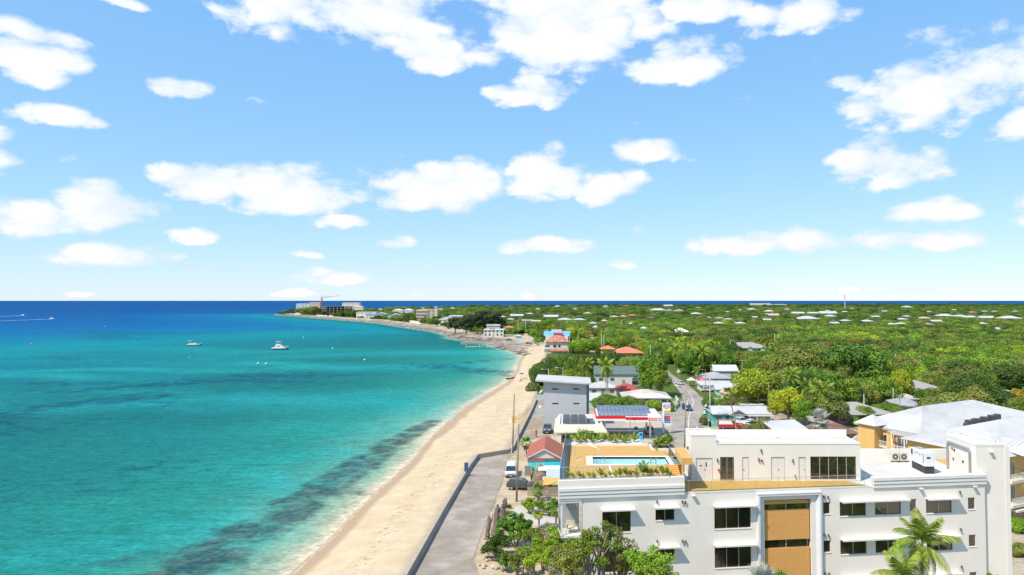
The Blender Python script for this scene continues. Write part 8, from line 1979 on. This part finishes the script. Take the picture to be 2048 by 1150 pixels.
for k, (px, by, ty, w, c) in enumerate(HL):
    wh_ = 'on the tip of the headland' if px < 640 else 'below the crane building' if px < 715 else 'between the headland houses' if px < 840 else 'around the pink apartments' if px < 900 else 'by the jetty and sand lot'
    key('%s seaside tree %s' % ({'dark': 'dark green', 'mid': 'leafy green', 'olive': 'olive', 'bright': 'bright green'}[c], wh_), px, by, ty, w, 'round' if k % 3 else 'tall', c if (('round' if k % 3 else 'tall'), c, 0) in CROWN else 'mid', group='seaside trees ' + wh_)
# palms
palm('front trunk of the tall coconut pair by the shed', G(1212, 800), 10.4, 7.6, 0)
palm('rear coconut palm leaning beside the tall one', G(1216, 797), 9.0, 5.0, 1, lean=(-.3, 0))
palm('coconut palm behind the grey block roof', G(1172, 782), 8.6, 7.4, 2)
palm('leaning fan palm rising over the red van', G(1473, 868), 9.4, 3.6, 1, 'palm', (-2.0, 0))
palm('drooping yellowish coconut palm behind the silver palm', G(1645, 850), 8.0, 9.0, 1)
palm('coconut palm before the dark gap under the olive tree', G(1583, 828), 10.5, 6.0, 2)
palm('coconut palm left of the drooping one', G(1612, 836), 8.0, 6.6, 0)
palm('slim fan palm standing against the yellow-green trees', G(1538, 830), 10.5, 2.4, 2, 'palm')
palm('second slim fan palm right of the first', G(1553, 826), 9.0, 2.4, 3, 'palm')
palm('silver-leaved fan palm in front of the brown roof', G(1641, 903), 6.4, 5.6, 4, 'silver', r=.28, name='silver_palm')
palm('distant silver palm beside the coral villa', G(1265, 706), 6.0, 8.0, 4, 'silver', name='silver_palm')
palm('far silver palm in the canopy below the white roofs', G(1476, 672), 7.0, 9.0, 3, 'silver', name='silver_palm')
palm('small fan palm by the picket fence', G(1076, 1001), 1.6, 2.8, 5, 'mid', r=.14); palm('young palm in the concrete yard', G(1078, 1058), 2.6, 3.0, 6, 'palm', r=.13); palm('young palm against the balcony of the white building', G(1112, 1058), 2.8, 2.8, 7, 'mid', r=.13); palm('tiny fan palm behind the dead trunks', G(1017, 1032), .8, 2.0, 8, 'mid', r=.1)
palm('fan palm beside the red-roofed hut', G(1053, 913), 2.6, 3.4, 9, 'mid', r=.14)
for k, (px, by, cy, w, f) in enumerate(((1405,752,706,8,None),(1430,728,694,8,None),(1375,745,700,7,None),(1322,722,688,8,None),(1350,735,700,8,None),(1470,742,720,6,None),(1425,752,732,5,None),(1395,768,742,5,None),(1165,700,676,9,None),(1175,694,670,8,None),(1150,682,660,9,None),(1075,674,652,9,None),(985,672,662,7,None),(850,648,636,9,None),(858,648,638,8,None),(795,642,633,8,None),(1535,722,696,7,None),(1545,735,705,7,None),(1960,770,735,6,None),(1680,822,800,5,None),(1555,712,690,8,None),(1210,700,690,7,None),(1100,680,660,10,None),(1130,676,658,9,None),(1360,690,668,9,None),(1410,700,680,9,None),(1230,690,668,9,None),(1285,690,670,8,None),(1440,690,670,9,None),(1680,700,684,7,None))):
    p = G(px, by); h = max(3.0, AT(px, cy, p.y).z - 1.8)
    where = ('on the headland shore' if px < 900 else 'by the jetty houses' if px < 1080 else 'along the inland road' if px < 1240 else 'beside the upper road' if px < 1480 else 'in the canopy around the mansion' if px < 1600 else 'in the right-hand canopy')
    palm('coconut palm %s' % where, p, h, w, k, group='palms %s' % where)

VIS += [(1086, 1140, 706, 410), (1212, 1290, 714, 375), (1020, 1095, 700, 450), (1150, 1215, 708, 400), (1323, 1415, 790, 250), (545, 1010, 690, 480)]
def limit_height(X, Y, r, h):
    "lower a tree that would stand between the camera and something in sight"
    px = CX + F*X/Y; hw = F*r*1.1/Y
    for a, b, py, Z in VIS:
        if Y < Z - 2 and px + hw*.8 > a and px - hw*.8 < b:
            zmax = AT(px, py, Y).z - 1.8
            if zmax < h: h = zmax
    return h
# canopy: the trees that show largest are things of their own
KINDS = [('round','mid'),('round','bright'),('round','olive'),('round','dark'),('low','mid'),('low','bright'),('low','olive'),('tall','mid'),('round','yellow'),('low','dark'),('tall','olive'),('round','rust'),('low','yellow'),('tall','bright')]
def noise2(x, y):
    x, y = x*1.9, y*1.9
    return math.sin(x*.021 + 1.3*math.sin(y*.017)) + math.sin(y*.026 + 1.7*math.sin(x*.013)) + .7*math.sin((x + y)*.05)
def pick_kind(x, y, far=False):
    v = noise2(x, y) + rt.uniform(-1.3, 1.3)
    if v > 1.6: return ('round', 'yellow') if rt.random() < .18 else ('round', 'bright')
    if v > .7: return rt.choice([('round','bright'),('low','bright'),('low','mid'),('tall','bright'),('round','mid'),('round','olive')])
    if v > -.4: return rt.choice([('round','mid'),('low','mid'),('tall','mid'),('round','olive')])
    if v > -1.3: return rt.choice([('round','olive'),('low','olive'),('tall','olive'),('round','mid'),('round','olive')])
    if v > -2.0: return rt.choice([('round','dark'),('low','dark'),('tall','dark')])
    return ('round', 'rust') if (not far and rt.random() < .35) else ('low', 'dark')
cand = []
y = 150.0
while y < 620:
    s = 6.6 * (max(y, 200) / 260) ** .35
    x = -60.0
    while x < .70 * y:
        X, Y = x + rt.uniform(-.42, .42)*s, y + rt.uniform(-.42, .42)*s
        x += s
        if X < coast_x(Y) + (12 if Y < 430 else 20): continue
        if Y < 330 and X < 44 - (Y > 270)*18: continue               # town strip by the road
        if Y < 200 and X < 60: continue
        if Y < 176 and X < 110: continue
        if 395 < Y < 520 and X < 2: continue                          # open sand lot
        r = s*.62*rt.uniform(.65, 1.6)
        if not clear_of(X, Y, r): continue
        if any((X-a)**2 + (Y-b)**2 < (c*.9 + r*.5)**2 for a, b, c in TAKEN): continue
        if rt.random() < .05: continue
        cand.append((r/Y, X, Y, r))
    y += s*.92
cand.sort(reverse=True)
def zone(X, Y):
    px = CX + F*X/Y
    if X < 30 and Y < 480: return 'around the inland road houses'
    if px < 1240: return 'inland of the beach house'
    if px < 1440: return 'behind the road and the coral villa'
    if px < 1560: return 'around the mint mansion'
    if px < 1760: return 'in the middle of the dense canopy' if Y < 380 else 'in the far canopy below the white roofs'
    if px < 1920: return 'behind the grey-roofed bungalows' if Y < 380 else 'in the canopy below the right-hand suburb'
    return 'behind the white hotel roof' if Y < 320 else 'at the right edge of the canopy'
CW = {'yellow': 'yellow-green', 'bright': 'bright green', 'mid': 'leafy green', 'dark': 'dark green', 'olive': 'olive', 'rust': 'rust-tinted', 'gold': 'golden'}
SW = {'round': 'round-crowned tree', 'low': 'low spreading tree', 'tall': 'upright tree'}
N_IND = 250
rest = []
i = -1
for (sc_, X, Y, r) in cand:
    k, c = pick_kind(X, Y); h = r * rt.uniform(1.25, 1.75) + 2.6
    h = limit_height(X, Y, r, min(h, 10.5))
    if h < 1.6: continue
    if h < r*1.1: r = max(1.4, h*.95); k = 'low' if ('low', c, 0) in CROWN else k
    i += 1
    if i < N_IND:
        z_ = zone(X, Y); tree('%s %s %s' % (CW[c], SW[k], z_), V(X, Y, 1.75), r*2.5, h, k, c, rt, '%s trees %s' % (CW[c], z_))
    else: rest.append((X, Y, r*2.5, h, k, c))
# the farther canopy as one mass
y = 620.0
while y < 4700:
    s = 7.8 * (y / 450) ** .55
    x = coast_x(y) + 6
    while x < .72 * y:
        X, Y = x + rt.uniform(-.45, .45)*s, y + rt.uniform(-.45, .45)*s; x += s
        if X < coast_x(Y) + (6 if Y > 760 else 14): continue
        if 600 < Y < 1700 and X < coast_x(Y) + 30 and rt.random() < .25: continue
        r = s*.6*rt.uniform(.7, 1.3)
        if Y < 2200 and not clear_of(X, Y, r*.8): continue
        if rt.random() < .08: continue
        k, c = pick_kind(X*.35, Y*.35, True)
        if c in ('yellow', 'rust') and k != 'low': c = 'olive'
        if Y > 850 and c in ('yellow', 'bright', 'rust'): c = 'mid' if rt.random() < .5 else 'dark'
        if Y > 2600: c = 'dark' if rt.random() < .8 else 'mid'
        hh = rt.uniform(5.0, 9.0) * (1.0 if Y < 2600 else 1.15)
        if rt.random() < .04: hh *= 1.5
        hh = limit_height(X, Y, r, hh)
        if hh < 1.5: continue
        rest.append((X, Y, r*2.5, hh, k, c))
    y += s*.85
def instancer(name, pts, kind='stuff', label=None):
    "one object that stands a crown on every point"
    keys = sorted({(p[4], p[5]) for p in pts}); ids = {k: i for i, k in enumerate(keys)}
    me = bpy.data.meshes.new(name); n = len(pts); co = np.zeros((n, 3), np.float32); sc = np.zeros((n, 3), np.float32); rot = np.zeros((n, 3), np.float32); pid = np.zeros(n, np.int32)
    for i, (X, Y, w, h, k, c) in enumerate(pts):
        co[i] = (X, Y, 1.75 + h*.14); sc[i] = (w/2*rt.uniform(.8, 1.25), w/2*rt.uniform(.8, 1.25), h*.86); rot[i, 2] = rt.uniform(0, 6.28); pid[i] = ids[(k, c)]*2 + rt.randrange(2)
    me.vertices.add(n); me.vertices.foreach_set('co', co.ravel())
    for nm, ty, dat in (('scl', 'FLOAT_VECTOR', sc), ('rot', 'FLOAT_VECTOR', rot)): a = me.attributes.new(nm, ty, 'POINT'); a.data.foreach_set('vector', dat.ravel())
    a = me.attributes.new('pid', 'INT', 'POINT'); a.data.foreach_set('value', pid)
    o = bpy.data.objects.new(name, me); COL.objects.link(o); o['kind'] = kind
    if label: o['label'] = label
    ng = bpy.data.node_groups.new(name, 'GeometryNodeTree'); ng.interface.new_socket('Geometry', in_out='INPUT', socket_type='NodeSocketGeometry'); ng.interface.new_socket('Geometry', in_out='OUTPUT', socket_type='NodeSocketGeometry')
    gi, go = ng.nodes.new('NodeGroupInput'), ng.nodes.new('NodeGroupOutput'); ip = ng.nodes.new('GeometryNodeInstanceOnPoints'); ng.links.new(gi.outputs[0], ip.inputs['Points']); ng.links.new(ip.outputs[0], go.inputs[0])
    def attr(nm, ty): q = ng.nodes.new('GeometryNodeInputNamedAttribute'); q.data_type = ty; q.inputs['Name'].default_value = nm; return q.outputs['Attribute']
    ng.links.new(attr('scl', 'FLOAT_VECTOR'), ip.inputs['Scale']); e2r = ng.nodes.new('FunctionNodeEulerToRotation'); ng.links.new(attr('rot', 'FLOAT_VECTOR'), e2r.inputs[0]); ng.links.new(e2r.outputs[0], ip.inputs['Rotation'])
    ip.inputs['Pick Instance'].default_value = True; ng.links.new(attr('pid', 'INT'), ip.inputs['Instance Index'])
    jn = ng.nodes.new('GeometryNodeJoinGeometry'); srcs = []
    for k in keys:
        for s in range(2):
            q = CROWNOBJ[(k[0], k[1], s)]; oi_ = ng.nodes.new('GeometryNodeObjectInfo'); oi_.inputs['Object'].default_value = q; oi_.inputs['As Instance'].default_value = True; oi_.transform_space = 'ORIGINAL'; srcs.append(oi_)
    for oi_ in reversed(srcs): ng.links.new(oi_.outputs['Geometry'], jn.inputs[0])
    ng.links.new(jn.outputs[0], ip.inputs['Instance']); md = o.modifiers.new('scatter', 'NODES'); md.node_group = ng; return o
# the crowns that are copied belong to trees standing in the scene
CROWNOBJ = {}
for o in COL.objects:
    if o.type == 'MESH' and o.name.split('.')[0] == 'crown':
        for k_, me in CROWN.items():
            if o.data == me and k_ not in CROWNOBJ: CROWNOBJ[k_] = o
for k_ in {(p[4], p[5], s) for p in rest for s in range(2)}:
    if k_ not in CROWNOBJ:
        t = tree('%s %s hidden among the hotel garden trees' % (CW[k_[1]], SW[k_[0]]), V(75 + 5*len(CROWNOBJ) % 30, 175, 1.75), 6, 6, k_[0], k_[1], rt)
        for o in t.children: 
            if o.name.startswith('crown'): o.data = CROWN[k_]; CROWNOBJ[k_] = o
fo = instancer('far_woodland', rest, label='distant green woodland of merged tree crowns reaching the far shore')
gard = [(rt.uniform(-4, 46), rt.uniform(14, 50), rt.uniform(5, 8), rt.uniform(5, 9), *rt.choice([('round','mid'),('round','dark'),('round','olive'),('low','mid')])) for _ in range(46)]
gard = [g for g in gard if (g[4], g[5], 0) in CROWNOBJ and (g[4], g[5], 1) in CROWNOBJ]
instancer('garden_shrubbery', gard, label='garden greenery in front of the white building')
# ------------------------------------------------------------------ planting on the pool deck
rd = random.Random(21); k = 0
xa, xb = XL0 + .55, XR - 1.2
ordn = ['first','second','third','fourth','fifth','sixth','seventh','eighth','ninth','tenth','eleventh','twelfth','thirteenth','fourteenth','fifteenth','sixteenth','seventeenth','eighteenth','nineteenth','twentieth','twenty-first','twenty-second','twenty-third','twenty-fourth','twenty-fifth','twenty-sixth','twenty-seventh','twenty-eighth']
for i in range(20):
    x = xa + (xb - xa)*(i + rd.uniform(-.25, .25))/19; h = rd.uniform(.42, .75) * (1.5 if i in (11, 14, 15, 18) else 1)
    small_palm('%s small palm from the left in the front planter of the pool deck' % ordn[i], V(x, front(x) + rd.uniform(.15, .55), zp + .1), h, i, group='front planter palms', nf=6)
for i in range(18):
    x = XL1 + .5 + (XR - 3.0 - XL1 - .5)*(i + rd.uniform(-.3, .3))/17; h = rd.uniform(.6, .95)
    small_palm('%s leafy plant from the left in the rear planter of the pool deck' % ordn[i], V(x, YBK + rd.uniform(.4, 2.2), zp + .12), h, i + 3, group='rear planter palms', nf=6)
for i in range(4):
    small_palm('bushy corner plant, %s of the planter notch by the timber stair' % ordn[i], V(nx.x + .5 + .5*i, nx.y + .5 + .35*(i % 2) + .3*i, zp + .16), 1.0, i + 9, group='corner planter palms', nf=10)
# ------------------------------------------------------------------ trees and shrubs close to the camera
def fg_tree(name, label, foot, h, w, col, seed, n=5200, leaf=.13, stems=4, lobes=34, crown_frac=.5, cat='tree', group=None, twigs=26, barkm=BARK, sub=.22):
    rng = random.Random(seed); t = thing(name, label, cat, foot, group, local=True)
    ch = h*crown_frac; Rr = w/2; H = ch*.62; c0 = h - ch*.55
    nr = np.random.default_rng(seed); d = nr.normal(size=(lobes, 3)); d[:, 2] = np.abs(d[:, 2])*.9 - .15; d /= np.linalg.norm(d, axis=1)[:, None]
    C = d*nr.uniform(.35, .98, lobes)[:, None]*np.array([Rr, Rr, H]); C[:, 2] += c0; lr = nr.uniform(.6, 1.3, lobes)*sub*Rr
    pick = nr.choice(lobes, n, p=lr**2/(lr**2).sum()); u = nr.normal(size=(n, 3)); u[:, 2] += .3; u /= np.linalg.norm(u, axis=1)[:, None]
    P = C[pick] + u*(lr[pick]*nr.uniform(.45, 1.05, n))[:, None]*np.array([1, 1, .8])
    N_ = u + nr.normal(size=(n, 3))*.7; N_[:, 2] += .4; N_ /= np.linalg.norm(N_, axis=1)[:, None]
    v, f = leaf_quads(P, N_, leaf, nr, .6); tn = np.clip(.5*nr.uniform(0, 1, lobes)[pick] + .55*nr.uniform(0, 1, n), 0, 1)
    mesh_np('crown', v, f, LEAF[col], t, attr={'tint': ('FLOAT', 'POINT', np.repeat(tn, 4))})
    mb = MB(); r0 = .05 + h*.008
    stem = []
    for k_ in range(stems):
        b = V(rng.uniform(-.3, .3)*w*.3, rng.uniform(-.3, .3)*w*.3, -.2); e = V(b.x*2.2 + rng.uniform(-.3, .3), b.y*2.2, c0)
        m = b.lerp(e, .5) + V(rng.uniform(-.25, .25), rng.uniform(-.2, .2), 0); stem.append((b, m, e)); mb.tube([b, m, e], [r0*1.2, r0*.9, r0*.5], 6)
    for j in range(min(lobes, twigs)):
        b, m, e0_ = stem[j % stems]; e = V(*C[j]); s_ = m.lerp(e0_, rng.uniform(.2, .95)); q = s_.lerp(e, .55) + V(rng.uniform(-.1, .1), rng.uniform(-.1, .1), .12*ch)
        mb.tube([s_, q, e], [r0*.4, r0*.26, r0*.08], 5)
        for _ in range(3):
            e2 = e + V(rng.uniform(-1, 1), rng.uniform(-1, 1), rng.uniform(-.3, .8))*float(lr[j]); mb.tube([q.lerp(e, rng.uniform(.3, 1)), e2], [r0*.14, r0*.04], 4)
    mb.build('branches', barkm, t, smooth=True); return t
TW = M('pale_twig', (.34, .26, .18), .9, .2, 4.0)
def fgk(name, label, px, top_py, Yd, wpx, col, seed, base_z=1.8, **k):
    p = AT(px, top_py, Yd); fg_tree(name, label, V(p.x, Yd, base_z), p.z - base_z, wpx*Yd/F, col, seed, **k)
fgk('slender_tree', 'tall leafy tree in front of the balcony corner of the white building', 1190, 1046, 55, 108, 'bright', 31, n=5600, crown_frac=.26, stems=4, leaf=.085)
fgk('slender_tree', 'tree with loose crown in front of the lower left windows', 1292, 1088, 55, 108, 'bright', 32, n=5600, crown_frac=.24, stems=4, leaf=.085, sub=.28)
fgk('slender_tree', 'brownish thin-leaved tree between the two leafy ones', 1238, 1066, 57, 110, 'olive', 33, n=5500, crown_frac=.34, stems=5, leaf=.08, twigs=34, barkm=TW)
fgk('slender_tree', 'low green crown at the bottom edge below the small window', 1322, 1130, 53, 90, 'bright', 34, n=7000, crown_frac=.2, leaf=.085, sub=.3)
fgk('slender_tree', 'thin twiggy tree left of the balcony at the bottom edge', 1150, 1092, 58, 90, 'olive', 35, n=4500, crown_frac=.3, stems=5, leaf=.08, twigs=34, barkm=TW)
fgk('shrub', 'glossy green shrub behind the dead trunks', 1030, 1030, 90, 74, 'mid', 41, n=9880, leaf=.105, crown_frac=.85, cat='shrub', lobes=40)
fgk('shrub', 'green shrub leaning over the concrete yard', 1062, 1050, 88, 60, 'bright', 42, n=6840, leaf=.10, crown_frac=.8, cat='shrub')
fgk('shrub', 'dry beige twiggy shrub in the middle of the thicket', 1092, 1052, 82, 70, 'dry', 43, n=1500, leaf=.10, crown_frac=.8, cat='shrub', twigs=40, barkm=TW, lobes=44)
fgk('shrub', 'olive shrub below the balcony chair', 1130, 1046, 80, 76, 'bright', 44, n=7980, leaf=.095, crown_frac=.7, cat='shrub')
fgk('shrub', 'green shrub over the white stones at the bottom', 1078, 1080, 78, 90, 'bright', 45, n=8740, leaf=.095, crown_frac=.75, cat='shrub')
fgk('shrub', 'mixed shrub at the bottom edge left of the tall tree', 1130, 1092, 74, 90, 'olive', 46, n=7220, leaf=.09, crown_frac=.7, cat='shrub', barkm=TW)
fgk('shrub', 'grey-green dense shrub at the road edge below the dead trunks', 995, 1072, 86, 56, 'dark', 47, n=6840, leaf=.10, crown_frac=.95, cat='shrub', sub=.3)
fgk('shrub', 'small green shrub low on the sandy verge', 1012, 1108, 82, 44, 'mid', 48, n=4560, leaf=.095, crown_frac=.9, cat='shrub')
fgk('shrub', 'scrubby growth between the verge stones and the thicket', 1042, 1098, 80, 60, 'olive', 49, n=4940, leaf=.09, crown_frac=.9, cat='shrub', barkm=TW)
fgk('shrub', 'low shrub row under the picket fence', 1060, 994, 104, 40, 'bright', 50, n=3800, leaf=.105, crown_frac=.95, cat='shrub')
fgk('shrub', 'dark shrub row at the right end of the picket fence', 1100, 1000, 103, 44, 'mid', 51, n=4180, leaf=.105, crown_frac=.95, cat='shrub')
fgk('shrub', 'leafy plant in front of the turquoise hut wall', 1067, 934, 119, 14, 'mid', 52, n=1710, leaf=.10, crown_frac=.95, cat='shrub')
# palms at the bottom right and the hedge beside the hotel
q = AT(1843, 1092, 56); near_palm('tall coconut palm in front of the lower right windows', V(q.x, q.y, 1.8), q.z - 1.8, 3.05, 3, nf=19, tilt=(62, -48))
q = AT(1805, 1162, 54); near_palm('second coconut palm cut by the bottom edge', V(q.x, q.y, 1.8), q.z - 1.8, 2.8, 8, nf=15, tilt=(62, -30))
q = AT(1528, 1172, 55); palm('fan palm rising before the timber panels at the bottom edge', V(q.x, q.y, 1.8), q.z - 1.8, 3.6, 11, 'silver')
q = AT(1562, 1180, 54); palm('second fan palm at the bottom edge right of the first', V(q.x, q.y, 1.8), q.z - 1.8, 3.2, 12, 'mid')
fgk('shrub', 'green shrub at the foot of the tower pier at the bottom right', 1986, 1138, 62, 60, 'mid', 53, n=4940, leaf=.10, crown_frac=.5, cat='shrub')
fgk('shrub', 'bottom right corner shrub', 2040, 1128, 64, 60, 'bright', 54, n=4940, leaf=.10, crown_frac=.5, cat='shrub') if False else None
for k, (px, py, top) in enumerate(((2034, 1062, 1036), (2048, 1064, 1038), (2042, 1110, 1088), (2030, 1105, 1090))):
    p = G(px, py); h = AT(px, top, p.y).z - 1.8; tree('clipped hedge clump %s beside the hotel storefront' % ['nearest the tower pier', 'at the right edge', 'lower at the right edge', 'lower by the pier'][k], p, 3.4, h, 'low', 'bright' if k < 2 else 'olive', rd, 'hotel hedges', 'hedge', 'hedge', True)

# ------------------------------------------------------------------ alike things told apart by their order from the left
bpy.context.view_layer.update()
same = {}
for o in COL.objects:
    if o.parent is None and 'label' in o and 'category' in o: same.setdefault(o['label'], []).append(o)
ORD = ['leftmost', 'second from left', 'third from left', 'fourth from left', 'fifth from left', 'sixth from left', 'seventh from left', 'eighth from left', 'ninth from left', 'tenth from left', 'eleventh from left', 'twelfth from left', 'thirteenth from left', 'fourteenth from left', 'fifteenth from left']
for lb, os_ in same.items():
    if 2 <= len(os_) <= 15:
        os_.sort(key=lambda o: PROJ(o.location)[0])
        for k, o in enumerate(os_):
            nl = '%s, %s of %d' % (lb, ORD[k], len(os_)) if len(os_) > 2 else '%s, %s of two' % (lb, 'left' if k == 0 else 'right')
            o['label'] = nl if len(nl.split()) <= 16 else lb + (', %s' % ORD[k].split()[0])
